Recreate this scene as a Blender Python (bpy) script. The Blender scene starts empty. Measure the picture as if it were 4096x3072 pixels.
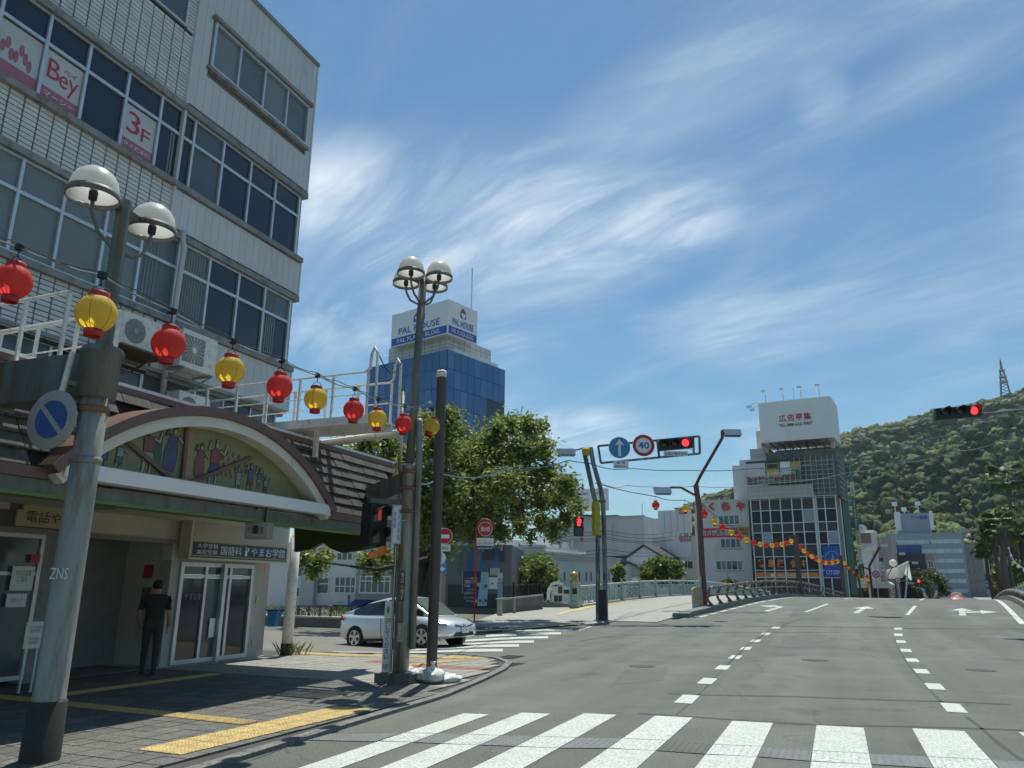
import bpy, math, random
import numpy as np
from mathutils import Vector as V, Matrix

# ------------------------------------------------------------------ camera, sky, sun, exposure
SC = bpy.context.scene
COL = SC.collection
FPX = 3044.0                       # focal length in pixels of the 4096-wide photograph
PITCH, ROLL, YAW, EYE = math.atan(810/3044), math.atan(118/11439), math.radians(22.5), 1.7
FW = V((-math.sin(YAW)*math.cos(PITCH), math.cos(YAW)*math.cos(PITCH), math.sin(PITCH)))
_rt = V((math.cos(YAW), math.sin(YAW), 0)); _up = _rt.cross(FW)
RT = _rt*math.cos(ROLL) + _up*math.sin(ROLL); UP = _up*math.cos(ROLL) - _rt*math.sin(ROLL)
CAM = V((0, 0, EYE))
cd = bpy.data.cameras.new('camera'); cam = bpy.data.objects.new('camera', cd); COL.objects.link(cam)
cam.matrix_world = Matrix(((RT.x, UP.x, -FW.x, 0), (RT.y, UP.y, -FW.y, 0), (RT.z, UP.z, -FW.z, EYE), (0, 0, 0, 1)))
cd.sensor_width = 36; cd.sensor_fit = 'HORIZONTAL'; cd.lens = 36*FPX/4096; cd.clip_start = .05; cd.clip_end = 20000
SC.camera = cam
SUN_EL, SUN_AZ = math.radians(71), math.radians(-17)      # azimuth from +Y towards +X
SUN = V((math.sin(SUN_AZ)*math.cos(SUN_EL), math.cos(SUN_AZ)*math.cos(SUN_EL), math.sin(SUN_EL)))
ld = bpy.data.lights.new('sun', 'SUN'); ld.energy = 4.4; ld.angle = math.radians(.53); ld.color = (1, .985, .88)
sun = bpy.data.objects.new('sun', ld); COL.objects.link(sun); sun.location = (0, 0, 60)
sun.rotation_euler = SUN.to_track_quat('Z', 'Y').to_euler()

W = bpy.data.worlds.new('World'); SC.world = W; W.use_nodes = True
nt = W.node_tree; nt.nodes.clear(); N = nt.nodes.new; LK = nt.links.new
out = N('ShaderNodeOutputWorld'); bg = N('ShaderNodeBackground'); LK(bg.outputs[0], out.inputs[0])
sky = N('ShaderNodeTexSky'); sky.sky_type = 'NISHITA'; sky.sun_disc = False
sky.sun_elevation = SUN_EL; sky.sun_rotation = SUN_AZ; sky.altitude = 0; sky.air_density = 1.1; sky.dust_density = 0.25; sky.ozone_density = 7.0
bg.inputs[1].default_value = .09
# thin cirrus: streaky noise on the direction, projected on a high flat layer
geo = N('ShaderNodeNewGeometry'); sep = N('ShaderNodeSeparateXYZ')
tc = N('ShaderNodeTexCoord'); LK(tc.outputs['Generated'], sep.inputs[0])
def M2(op, a, b=None, cl=False):
    n = N('ShaderNodeMath'); n.operation = op; n.use_clamp = cl
    for i, v in enumerate((a, b)):
        if v is None: continue
        if isinstance(v, (int, float)): n.inputs[i].default_value = v
        else: LK(v, n.inputs[i])
    return n.outputs[0]
zz = M2('MAXIMUM', sep.outputs[2], .02); zd = M2('ADD', zz, .12)
cx = M2('DIVIDE', sep.outputs[0], zd); cy = M2('DIVIDE', sep.outputs[1], zd)
comb = N('ShaderNodeCombineXYZ'); LK(cx, comb.inputs[0]); LK(cy, comb.inputs[1])
def warp_noise(rot, scl, off, scale, detail, rough, dist):
    mp = N('ShaderNodeMapping'); mp.vector_type = 'TEXTURE'; LK(comb.outputs[0], mp.inputs[0])
    mp.inputs['Rotation'].default_value = (0, 0, rot); mp.inputs['Scale'].default_value = tuple(1/q for q in scl); mp.inputs['Location'].default_value = off
    nz = N('ShaderNodeTexNoise'); LK(mp.outputs[0], nz.inputs['Vector'])
    nz.inputs['Scale'].default_value = scale; nz.inputs['Detail'].default_value = detail
    nz.inputs['Roughness'].default_value = rough; nz.inputs['Distortion'].default_value = dist
    return nz.outputs[0]
def ramp(v, a, b, lo=0., hi=1.):
    m = N('ShaderNodeMapRange'); m.interpolation_type = 'SMOOTHSTEP'; LK(v, m.inputs[0])
    m.inputs[1].default_value = a; m.inputs[2].default_value = b; m.inputs[3].default_value = lo; m.inputs[4].default_value = hi
    return m.outputs[0]
def sky_uv(x, y):                                                # where a direction of the photograph meets the cloud layer
    d = (FW*FPX + RT*(x-2048) - UP*(y-1536)).normalized(); z_ = max(d.z, .02)+.12; return d.x/z_, d.y/z_
def patch(pa, pb, width, soft=1.0):                               # long soft patch of cirrus between two directions
    (ax, ay), (bx, by) = sky_uv(*pa), sky_uv(*pb); L = math.hypot(bx-ax, by-ay); th = math.atan2(by-ay, bx-ax)
    sb = N('ShaderNodeVectorMath'); sb.operation = 'SUBTRACT'; LK(comb.outputs[0], sb.inputs[0]); sb.inputs[1].default_value = ((ax+bx)/2, (ay+by)/2, 0)
    rt_ = N('ShaderNodeVectorRotate'); rt_.rotation_type = 'Z_AXIS'; LK(sb.outputs[0], rt_.inputs[0]); rt_.inputs['Angle'].default_value = -th
    sc_ = N('ShaderNodeVectorMath'); sc_.operation = 'MULTIPLY'; LK(rt_.outputs[0], sc_.inputs[0]); sc_.inputs[1].default_value = (2/L, 2/width, 0)
    ln = N('ShaderNodeVectorMath'); ln.operation = 'LENGTH'; LK(sc_.outputs[0], ln.inputs[0]); return ramp(ln.outputs['Value'], 1.15, .15, 0, soft)
(_ax, _ay), (_bx, _by) = sky_uv(1500,1150), sky_uv(3300,250); CA = math.atan2(_by-_ay, _bx-_ax)
wisp = ramp(warp_noise(CA, (.62, 1.5, 1), (3.1, 1.7, 0), 2.1, 9, .6, 1.2), .33, .72)
fine = ramp(warp_noise(CA+.12, (.5, 2.6, 1), (.2, 5.7, 0), 3.2, 8, .6, 1.2), .30, .75, .55, 1.)
big = ramp(warp_noise(CA, (1, .7, 1), (1.3, .45, 0), .85, 3, .5, .3), .50, .74, 0, .55)
thin = ramp(warp_noise(CA-.2, (.4, 1.4, 1), (7.3, 2.2, 0), 1.4, 8, .62, .8), .46, .85, 0, .30)
pm = None
for pa, pb, w_, so in (((1150,1120),(3050,760),.85,1.0),((1900,800),(3500,90),.30,.7),((1200,500),(1600,1050),.6,.85),((2200,980),(3050,800),.45,1.0),((2000,1750),(2700,1720),.75,.8),((3100,420),(3420,330),.2,.5),((1330,1950),(2100,1500),.9,.45)):
    p_ = patch(pa, pb, w_, so); pm = p_ if pm is None else M2('MAXIMUM', pm, p_)
cm = M2('MULTIPLY', M2('MULTIPLY', M2('MAXIMUM', pm, big), wisp), fine)
cm = M2('ADD', cm, M2('MULTIPLY', pm, .16))
cm = M2('ADD', cm, M2('MULTIPLY', thin, fine), True)
cm = M2('MULTIPLY', cm, .92)
tint = N('ShaderNodeMixRGB'); tint.blend_type = 'MULTIPLY'; tint.inputs[0].default_value = 1; LK(sky.outputs[0], tint.inputs[1]); tint.inputs[2].default_value = (.80, 1.04, .98, 1)   # cooler, greener clear sky
mix = N('ShaderNodeMixRGB'); LK(cm, mix.inputs[0]); LK(tint.outputs[0], mix.inputs[1]); mix.inputs[2].default_value = (10.0, 10.7, 11.1, 1)
LK(mix.outputs[0], bg.inputs[0])
SC.view_settings.view_transform = 'Standard'; SC.view_settings.look = 'None'
SC.view_settings.exposure = 0.22; SC.view_settings.gamma = 1; SC.view_settings.use_curve_mapping = False
SC.cycles.max_bounces = 5; SC.cycles.transparent_max_bounces = 12; SC.cycles.use_denoising = True
SC.cycles.caustics_reflective = False; SC.cycles.caustics_refractive = False

# ------------------------------------------------------------------ photo pixel -> place (a pixel gives a direction; a plane gives the distance)
def cr(ox, oy, s): return lambda x, y: (ox+s*x, oy+s*y)
c1 = cr(0,0,.5877); c2 = cr(0,600,.5877); c3 = cr(0,1400,.5877); c4 = cr(0,2100,.5877)
d1 = cr(1100,1000,.422); d2 = cr(1200,1600,.5425); d3 = cr(1200,2300,.5425); d4 = cr(2200,1600,.5425)
d5 = cr(2900,1500,.5426); d6 = cr(3400,1400,.6327); d7 = cr(2300,2300,.812)
e1 = cr(1500,2000,.4069); e2 = cr(2400,1900,.3315); e3 = cr(3350,2000,.2712); e4 = cr(3700,1900,.3317)
e5 = cr(1150,2000,.3014); e6 = cr(2700,2250,.3617); e7 = cr(0,1400,.3618); e8 = cr(2100,1900,.3315)
g1 = cr(400,1250,.4069); g2 = cr(0,1850,.3917); g3 = cr(1300,1500,.4821)
def ray(p): return (FW*FPX + RT*(p[0]-2048) - UP*(p[1]-1536)).normalized()
def hit(p, p0, n):
    d = ray(p); n = V(n); return CAM + d*((V(p0)-CAM).dot(n)/d.dot(n))
def onX(p, X): return hit(p, (X,0,0), (1,0,0))
def onY(p, Y): return hit(p, (0,Y,0), (0,1,0))
def onZ(p, z): return hit(p, (0,0,z), (0,0,1))
TH = math.radians(7.1)
BD = V((math.sin(TH), math.cos(TH), 0)); BR = V((math.cos(TH), -math.sin(TH), 0)); B0 = V((0, 35, 0)); ZU = V((0,0,1))
def B(s, t, z=0.): return B0 + BD*(s-35) + BR*t + V((0,0,z))       # place in the bridge's own frame
def onS(p, s): return hit(p, B(s,0), BD)
def onT(p, t): return hit(p, B(35,t), BR)
def prof(Y):                                                    # height of the humped bridge along the road
    if Y < 20: return 0.
    if Y < 35: return .5*.04/15*(Y-20)**2
    if Y < 48: return .3+.04*(Y-35)
    if Y < 80: return .82+.04*(Y-48)-.00125*(Y-48)**2
    if Y < 95: return .82-.04*(Y-80)
    if Y < 106: return max(.22-.04*(Y-95)+.001818*(Y-95)**2, 0)
    return 0.
def off(Y): return 0. if Y < 31 else (.125/16*(Y-31)**2 if Y < 39 else .125*(Y-35))
def onR(p):
    d = ray(p); lo, hi = 1., 400.; t = lo
    while t < hi:
        q = CAM + d*t
        if q.z <= prof(q.y): break
        t *= 1.01
    a, b = t/1.01, t
    for _ in range(30):
        m = (a+b)/2; q = CAM+d*m
        if q.z <= prof(q.y): b = m
        else: a = m
    return CAM + d*b
def R(t, Y, dz=0.): return V((t+off(Y), Y, prof(Y)+dz))

# ------------------------------------------------------------------ mesh collecting
class MB:
    def __init__(s): s.v = []; s.f = []; s.m = []; s.mi = 0
    def add(s, vs, fs):
        n = len(s.v); s.v += [tuple(p) for p in vs]; s.f += [tuple(n+i for i in f) for f in fs]; s.m += [s.mi]*len(fs); return s
    def hexa(s, a, b):                                            # a: 4 bottom corners ccw, b: 4 top corners
        return s.add(list(a)+list(b), [(3,2,1,0),(4,5,6,7),(0,1,5,4),(1,2,6,5),(2,3,7,6),(3,0,4,7)])
    def box(s, c, sz, ax=None):                                  # centre, full size, optional axes
        c = V(c); x, y, z = ax if ax else (V((1,0,0)),V((0,1,0)),V((0,0,1)))
        x, y, z = x*(sz[0]/2), y*(sz[1]/2), z*(sz[2]/2)
        return s.hexa([c-x-y-z,c+x-y-z,c+x+y-z,c-x+y-z],[c-x-y+z,c+x-y+z,c+x+y+z,c-x+y+z])
    def lohi(s, lo, hi):
        return s.box([(a+b)/2 for a,b in zip(lo,hi)],[abs(b-a) for a,b in zip(lo,hi)])
    def bar(s, p, q, w, h, up=ZU):                               # rectangular bar p->q
        p, q = V(p), V(q); d = (q-p); L = d.length; d = d/L
        x = d.cross(V(up));
        if x.length < 1e-4: x = d.cross(V((1,0,0)))
        x.normalize(); u = x.cross(d)
        return s.box((p+q)/2, (w, L, h), (x, d, u))
    def tube(s, pts, r, n=8, cap=True):
        pts = [V(p) for p in pts]; k = len(pts); rr = r if isinstance(r,(list,tuple)) else [r]*k
        base = len(s.v); T = []
        for i in range(k):
            t = (pts[min(i+1,k-1)]-pts[max(i-1,0)]).normalized(); T.append(t)
        a = T[0].cross(ZU)
        if a.length < .05: a = T[0].cross(V((1,0,0)))
        a.normalize(); vs = []; fs = []
        for i in range(k):
            a = (a - T[i]*a.dot(T[i])).normalized(); bb = T[i].cross(a)
            for j in range(n):
                th = 2*math.pi*j/n; vs.append(pts[i]+(a*math.cos(th)+bb*math.sin(th))*rr[i])
        for i in range(k-1):
            for j in range(n): fs.append((i*n+j, i*n+(j+1)%n, (i+1)*n+(j+1)%n, (i+1)*n+j))
        if cap: fs += [tuple(range(n-1,-1,-1)), tuple(range((k-1)*n, k*n))]
        return s.add(vs, fs)
    def lathe(s, c, prof_, n=16, ax=None, cap=True):                        # prof_: list of (radius, height)
        c = V(c); x, y, z = ax if ax else (V((1,0,0)),V((0,1,0)),V((0,0,1)))
        vs = []; fs = []; k = len(prof_)
        for r, h in prof_:
            for j in range(n):
                th = 2*math.pi*j/n; vs.append(c+(x*math.cos(th)+y*math.sin(th))*r+z*h)
        for i in range(k-1):
            for j in range(n): fs.append((i*n+j, i*n+(j+1)%n, (i+1)*n+(j+1)%n, (i+1)*n+j))
        if cap and prof_[0][0] > 1e-6: fs.append(tuple(range(n-1,-1,-1)))
        if cap and prof_[-1][0] > 1e-6: fs.append(tuple(range((k-1)*n,k*n)))
        return s.add(vs, fs)
    def prism(s, poly, ext):                                      # polygon (3d points) pushed along ext
        poly = [V(p) for p in poly]; e = V(ext); n = len(poly)
        return s.add(poly+[p+e for p in poly], [tuple(range(n-1,-1,-1)), tuple(range(n,2*n))]+[(i,(i+1)%n,n+(i+1)%n,n+i) for i in range(n)])
    def sheet(s, poly): return s.add(poly, [tuple(range(len(poly)))])
    def ball(s, c, r, n=12, k=8, sc=(1,1,1)):
        return s.lathe(c, [(0 if i in (0,k) else r*sc[0]*math.sin(math.pi*i/k), -r*sc[2]*math.cos(math.pi*i/k)) for i in range(k+1)], n)
    def mesh(s, name, mats, smooth=False):
        me = bpy.data.meshes.new(name); me.from_pydata(s.v, [], s.f)
        for m in (mats if isinstance(mats,(list,tuple)) else [mats]): me.materials.append(M(m) if isinstance(m,str) else m)
        if any(s.m): me.polygons.foreach_set('material_index', s.m)
        if smooth: me.polygons.foreach_set('use_smooth', [True]*len(me.polygons))
        me.update(); return me
    def obj(s, name, mat, parent=None, smooth=False): return link(name, s.mesh(name, mat, smooth), parent)
def link(name, me, parent=None, loc=None, rotz=None):
    o = bpy.data.objects.new(name, me); COL.objects.link(o)
    if loc is not None: o.location = loc
    if rotz is not None: o.rotation_euler = (0,0,rotz)
    if parent is not None:
        o.parent = parent
        if loc is None: o.matrix_parent_inverse = Matrix.LocRotScale(parent.location, parent.rotation_euler, parent.scale).inverted()
    return o
def tag(o, label, cat, group=None):
    o['label'] = label; o['category'] = cat
    if group: o['group'] = group
    return o
def thing(name, label, cat, loc=(0,0,0), rotz=0., group=None):
    o = bpy.data.objects.new(name, None); COL.objects.link(o); o.location = loc; o.rotation_euler = (0,0,rotz); o.empty_display_size = .2
    return tag(o, label, cat, group)
def struct(o): o['kind'] = 'structure'; return o
def stuff(o): o['kind'] = 'stuff'; return o
def dup(root, loc, rotz=None, label=None, scale=None):
    r = root.copy(); COL.objects.link(r); r.location = loc
    if rotz is not None: r.rotation_euler = (0,0,rotz)
    if scale: r.scale = (scale,)*3
    if label: r['label'] = label
    for ch in root.children:
        c = ch.copy(); COL.objects.link(c); c.parent = r
        for g in ch.children:
            d = g.copy(); COL.objects.link(d); d.parent = c
    return r

# ------------------------------------------------------------------ materials
MATS = {}
def M(k): return MATS[k]
def mat(key, col, rough=.6, metal=0., var=.12, scale=3., stain=0., stain_col=(.1,.06,.03), bump=0., bscale=40., emit=None, alpha=None, spec=.5, streak=False, coat=0., trans=0., grain=0.):
    m = bpy.data.materials.new(key); m.use_nodes = True; nt = m.node_tree; nd = nt.nodes; L = nt.links.new
    b = nd['Principled BSDF']; b.inputs['Roughness'].default_value = rough; b.inputs['Metallic'].default_value = metal
    b.inputs['Specular IOR Level'].default_value = spec; b.inputs['Coat Weight'].default_value = coat; b.inputs['Base Color'].default_value = (*col, 1)
    if trans: b.inputs['Transmission Weight'].default_value = trans
    g = nd.new('ShaderNodeNewGeometry'); oi = nd.new('ShaderNodeObjectInfo')
    def noise(sc, det=5, ro=.6, stretch=None):
        n = nd.new('ShaderNodeTexNoise'); n.inputs['Scale'].default_value = sc; n.inputs['Detail'].default_value = det; n.inputs['Roughness'].default_value = ro
        if stretch:
            mp = nd.new('ShaderNodeMapping'); mp.inputs['Scale'].default_value = stretch; L(g.outputs['Position'], mp.inputs[0]); L(mp.outputs[0], n.inputs['Vector'])
        else: L(g.outputs['Position'], n.inputs['Vector'])
        return n.outputs[0]
    def mr(v, a, b_, lo, hi):
        n = nd.new('ShaderNodeMapRange'); L(v, n.inputs[0])
        for i, x in enumerate((a,b_,lo,hi)): n.inputs[1+i].default_value = x
        return n.outputs[0]
    cur = None
    if var or grain:
        hv = nd.new('ShaderNodeHueSaturation'); hv.inputs['Color'].default_value = (*col,1)
        v = mr(noise(scale, 6, .65, (1,1,.25) if streak else None), .25, .75, 1-var, 1+var)
        if grain:
            mm = nd.new('ShaderNodeMath'); mm.operation = 'MULTIPLY'; L(v, mm.inputs[0]); L(mr(noise(grain, 2, .5), .3, .7, .62, 1.38), mm.inputs[1]); v = mm.outputs[0]
        mo = nd.new('ShaderNodeMath'); mo.operation = 'MULTIPLY'; L(v, mo.inputs[0]); L(mr(oi.outputs['Random'], 0, 1, 1-var*.4, 1+var*.4), mo.inputs[1])
        L(mo.outputs[0], hv.inputs['Value']); cur = hv.outputs[0]
        L(mr(noise(scale*2.3, 4), .3, .7, max(rough-.1,0), min(rough+.1,1)), b.inputs['Roughness'])
    if stain:
        mx = nd.new('ShaderNodeMixRGB'); mx.inputs[2].default_value = (*stain_col,1)
        if cur: L(cur, mx.inputs[1])
        else: mx.inputs[1].default_value = (*col,1)
        L(mr(noise(scale*1.7, 8, .7, (1,1,.14) if streak else None), .62-stain*.25, .8-stain*.2, 0, 1), mx.inputs[0]); cur = mx.outputs[0]
    if cur: L(cur, b.inputs['Base Color'])
    if bump:
        bp = nd.new('ShaderNodeBump'); bp.inputs['Strength'].default_value = bump; bp.inputs['Distance'].default_value = .02
        L(noise(bscale, 4), bp.inputs['Height']); L(bp.outputs[0], b.inputs['Normal'])
    if emit: b.inputs['Emission Color'].default_value = (*col,1); b.inputs['Emission Strength'].default_value = emit
    if alpha is not None: b.inputs['Alpha'].default_value = alpha
    MATS[key] = m; return m
mat('asphalt', (.126,.131,.112), .85, var=.10, scale=.35, bump=.5, bscale=120, grain=90, stain=.25, stain_col=(.075,.077,.072))
mat('asphalt_seal', (.045,.045,.045), .7, var=.2, scale=4)
mat('asphalt_new', (.098,.102,.09), .85, var=.1, scale=1, grain=90)
mat('paint_white', (.50,.52,.475), .6, var=.07, scale=2.5, stain=.24, stain_col=(.3,.3,.28), bump=.3, bscale=90, grain=45)
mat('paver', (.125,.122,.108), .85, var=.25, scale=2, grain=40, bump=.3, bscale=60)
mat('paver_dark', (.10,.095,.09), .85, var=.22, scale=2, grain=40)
mat('paver_light', (.29,.28,.25), .85, var=.15, scale=1.5, grain=35, stain=.2, stain_col=(.24,.22,.19))
mat('paver_red', (.26,.11,.07), .85, var=.2, scale=3, grain=40)
mat('paver_joint', (.06,.058,.052), .9, var=.2, scale=5)
mat('walk_light', (.30,.30,.262), .85, var=.10, scale=.8, grain=30, stain=.2, stain_col=(.24,.23,.2))
mat('kerb', (.17,.167,.152), .85, var=.2, scale=3, grain=30, stain=.3, stain_col=(.1,.1,.09))
mat('tactile', (.52,.38,.15), .75, var=.16, scale=3, grain=50, stain=.35, stain_col=(.33,.24,.1), bump=.2)
mat('yellow_paint', (.52,.40,.19), .75, var=.16, scale=3, stain=.35, stain_col=(.36,.3,.18))
mat('tact_grey', (.15,.155,.155), .6, var=.2, scale=4)
mat('ground', (.17,.16,.14), .9, var=.2, scale=.1)
mat('water', (.05,.07,.06), .08, var=.1, scale=.5, bump=.2, bscale=2)
mat('concrete', (.40,.39,.36), .85, var=.18, scale=1.4, stain=.35, stain_col=(.17,.16,.14), streak=True)
mat('concrete_dark', (.16,.15,.135), .9, var=.25, scale=1.5, stain=.35, stain_col=(.06,.055,.05), streak=True)
mat('panel', (.62,.615,.60), .55, var=.06, scale=1.2, stain=.12, stain_col=(.34,.32,.29), streak=True)
mat('tile', (.66,.65,.62), .5, var=.12, scale=3, stain=.1, stain_col=(.36,.33,.3))
mat('tile_joint', (.06,.06,.06), .9, var=.2, scale=5)
mat('ledge', (.30,.29,.275), .8, var=.25, scale=2.2, stain=.5, stain_col=(.12,.11,.10))
mat('alu', (.62,.63,.63), .4, .5, var=.08, scale=4, stain=.1, stain_col=(.3,.3,.3))
mat('glass_dark', (.018,.026,.036), .06, var=0, spec=.7, bump=.12, bscale=.9)
mat('glass_far', (.02,.022,.026), .2, var=.3, scale=.6, spec=.22)
mat('wall_light', (.44,.43,.39), .7, var=.1, scale=2, stain=.12, stain_col=(.3,.28,.25))
mat('glass_mid', (.10,.12,.125), .12, var=.15, scale=.8, spec=.6)
mat('glass_blind', (.20,.225,.22), .25, var=.08, scale=.6, spec=.55)
mat('glass_curtain', (.13,.165,.18), .3, var=.1, scale=1, spec=.5)
mat('curtain', (.20,.235,.24), .9, var=.12, scale=5)
mat('white', (.78,.77,.75), .55, var=.06, scale=2, stain=.08, stain_col=(.45,.42,.38))
mat('white_clean', (.78,.78,.77), .5, var=.04, scale=1)
mat('white_rust', (.74,.72,.67), .55, var=.1, scale=5, stain=.34, stain_col=(.28,.15,.08))
mat('cream', (.66,.62,.53), .7, var=.1, scale=1.6, stain=.15, stain_col=(.35,.31,.25), streak=True)
mat('beige_sign', (.52,.45,.27), .7, var=.1, scale=3)
mat('wall_grey', (.27,.265,.25), .85, var=.15, scale=1.2, stain=.2, stain_col=(.15,.14,.13))
mat('wall_dark', (.14,.14,.135), .85, var=.15, scale=1.5)
mat('slate', (.085,.078,.068), .95, var=.3, scale=4, stain=.3, stain_col=(.04,.04,.038), streak=True)
mat('slate_back', (.03,.03,.03), .9)
mat('maroon', (.16,.085,.068), .45, var=.15, scale=3, stain=.25, stain_col=(.09,.055,.045))
mat('green_trim', (.12,.19,.06), .6, var=.15, scale=2)
mat('awning_green', (.035,.06,.02), .8, var=.15, scale=2)
mat('steel_green', (.25,.265,.245), .5, .2, var=.2, scale=3.5, stain=.62, stain_col=(.17,.085,.04), streak=True)
mat('steel_green_dark', (.14,.155,.14), .55, .2, var=.18, scale=3, stain=.6, stain_col=(.12,.07,.035), streak=True)
mat('base_black', (.03,.028,.026), .75, var=.25, scale=6)
mat('post_brown', (.085,.062,.052), .5, .1, var=.15, scale=3, stain=.1, stain_col=(.16,.11,.07))
mat('rust', (.20,.11,.06), .8, var=.3, scale=8)
mat('rail_brown', (.16,.12,.095), .42, .4, var=.15, scale=3, stain=.2, stain_col=(.3,.27,.23))
mat('lamp_red_brown', (.115,.045,.035), .45, .1, var=.15, scale=3)
mat('black', (.015,.015,.015), .5, var=.1, scale=4)
mat('black_soft', (.03,.03,.03), .8, var=.15, scale=4)
mat('wire', (.02,.02,.022), .7, var=0)
mat('rope_blue', (.03,.12,.19), .8, var=.2, scale=9)
mat('rope_grey', (.25,.25,.23), .8, var=.2, scale=9)
mat('lantern_red', (.60,.085,.075), .7, var=.22, scale=5, spec=.25)
mat('lantern_yellow', (.68,.52,.10), .7, var=.2, scale=5, spec=.25)
mat('lantern_rim', (.42,.02,.025), .5, var=.06, scale=6)
for k, c in (('lantern_red',(1,.08,.06)),('lantern_yellow',(1,.75,.06))):
    m_ = M(k); n_ = m_.node_tree.nodes; b_ = n_['Principled BSDF']; tl = n_.new('ShaderNodeBsdfTranslucent'); tl.inputs[0].default_value = (*c,1)
    ms = n_.new('ShaderNodeMixShader'); ms.inputs[0].default_value = .42; lk = m_.node_tree.links.new
    lk(b_.outputs[0], ms.inputs[1]); lk(tl.outputs[0], ms.inputs[2]); lk(ms.outputs[0], n_['Material Output'].inputs[0])
mat('dome', (.80,.78,.72), .35, var=.06, scale=8, stain=.15, stain_col=(.5,.46,.4))
m_ = M('dome'); n_ = m_.node_tree.nodes; tl = n_.new('ShaderNodeBsdfTranslucent'); tl.inputs[0].default_value = (.85,.85,.82,1); ms = n_.new('ShaderNodeMixShader'); ms.inputs[0].default_value = .55
m_.node_tree.links.new(n_['Principled BSDF'].outputs[0], ms.inputs[1]); m_.node_tree.links.new(tl.outputs[0], ms.inputs[2]); m_.node_tree.links.new(ms.outputs[0], n_['Material Output'].inputs[0])
mat('bulb', (.85,.84,.8), .2, var=0)
mat('poster_white', (.56,.56,.54), .5, var=.05, scale=3)
mat('sign_grey', (.34,.33,.30), .6, var=.12, scale=5, stain=.2, stain_col=(.2,.19,.16))
mat('sign_blue', (.025,.09,.27), .45, var=.06, scale=4)
mat('sign_bluelite', (.05,.24,.52), .45, var=.06, scale=4)
mat('sign_cyan', (.28,.52,.62), .5, var=.06, scale=4)
mat('sign_red', (.48,.02,.03), .45, var=.06, scale=4)
mat('sign_white', (.78,.78,.77), .5, var=.05, scale=3)
mat('ink', (.03,.03,.035), .6, var=0)
mat('ink_blue', (.03,.10,.42), .55, var=0)
mat('ink_navy', (.02,.045,.15), .55, var=0)
mat('ink_red', (.50,.04,.06), .55, var=0)
mat('ink_grey', (.25,.25,.25), .6, var=0)
mat('navy', (.028,.06,.14), .5, var=.08, scale=3)
mat('navy_board', (.02,.035,.09), .5, var=.08, scale=3)
mat('gold', (.55,.36,.06), .5, var=.1, scale=4)
mat('gold_finial', (.55,.35,.10), .4, .3, var=.15, scale=10)
mat('pink', (.42,.15,.19), .5, var=.06, scale=3)
mat('orange', (.75,.22,.03), .5, var=.1, scale=3)
mat('yellow_wrap', (.52,.42,.03), .65, var=.2, scale=7, bump=.5, bscale=20)
mat('red_light', (1,.03,.04), .4, var=0, emit=2.2)
mat('red_light_dim', (.9,.05,.06), .4, var=0, emit=.22)
mat('lens_off', (.035,.04,.035), .2, var=0, spec=.6)
mat('tube_light', (.9,.95,.92), .4, var=0, emit=2.2)
mat('balu_green', (.30,.41,.375), .5, .1, var=.1, scale=4, stain=.12, stain_col=(.2,.2,.16))
mat('stone', (.33,.31,.28), .8, var=.2, scale=4, stain=.25, stain_col=(.14,.13,.12))
mat('chrome', (.62,.62,.60), .22, .9, var=.08, scale=3)
mat('bark', (.055,.045,.035), .9, var=.3, scale=9, bump=.6, bscale=15)
mat('bark_palm', (.12,.09,.065), .9, var=.3, scale=6, bump=.6, bscale=12)
mat('skin', (.42,.25,.17), .55, var=.05, scale=6)
mat('hair', (.012,.011,.011), .6, var=.15, scale=30)
mat('cloth_black', (.03,.03,.034), .85, var=.15, scale=9)
mat('cloth_trouser', (.045,.043,.042), .85, var=.15, scale=9)
mat('shoe', (.05,.045,.045), .6, var=.1, scale=9)
mat('car_silver', (.70,.72,.74), .3, .45, var=0, coat=.7)
mat('rubber', (.018,.018,.018), .8, var=.15, scale=8)
mat('sandbag', (.70,.69,.66), .75, var=.12, scale=9, bump=.8, bscale=28, stain=.15, stain_col=(.35,.3,.24))
mat('blue_panel', (.03,.12,.30), .12, var=.08, scale=.2, spec=.7)
mat('blue_panel2', (.045,.16,.36), .12, var=.08, scale=.2, spec=.7)
mat('grey_tile', (.52,.53,.53), .6, var=.06, scale=.3)
mat('bld_white', (.68,.675,.66), .75, var=.07, scale=.25, stain=.1, stain_col=(.38,.36,.33), streak=True)
mat('bld_offwhite', (.60,.575,.53), .75, var=.07, scale=.25, stain=.15, stain_col=(.3,.28,.25), streak=True)
mat('bld_grey', (.46,.47,.48), .75, var=.07, scale=.2, stain=.1, stain_col=(.25,.25,.25), streak=True)
mat('bld_grey_dk', (.19,.195,.20), .75, var=.1, scale=.2)
mat('bld_bluegrey', (.29,.34,.39), .5, var=.06, scale=.2, spec=.5)
mat('bld_brown', (.20,.125,.10), .8, var=.12, scale=.3)
mat('bld_pink', (.42,.33,.31), .8, var=.08, scale=.4)
mat('bld_dark', (.06,.06,.062), .7, var=.15, scale=.3)
mat('corrugated', (.56,.575,.585), .6, var=.08, scale=.5, stain=.22, stain_col=(.31,.31,.31), streak=True)
mat('roof_tile', (.05,.05,.055), .7, var=.2, scale=2)
mat('scaffold', (.42,.42,.40), .5, .4, var=.1, scale=2)
mat('tent', (.82,.82,.80), .6, var=.03, scale=.5)
m_ = M('tent'); n_ = m_.node_tree.nodes; tl = n_.new('ShaderNodeBsdfTranslucent'); tl.inputs[0].default_value = (.9,.9,.88,1); ms = n_.new('ShaderNodeMixShader'); ms.inputs[0].default_value = .6
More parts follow.
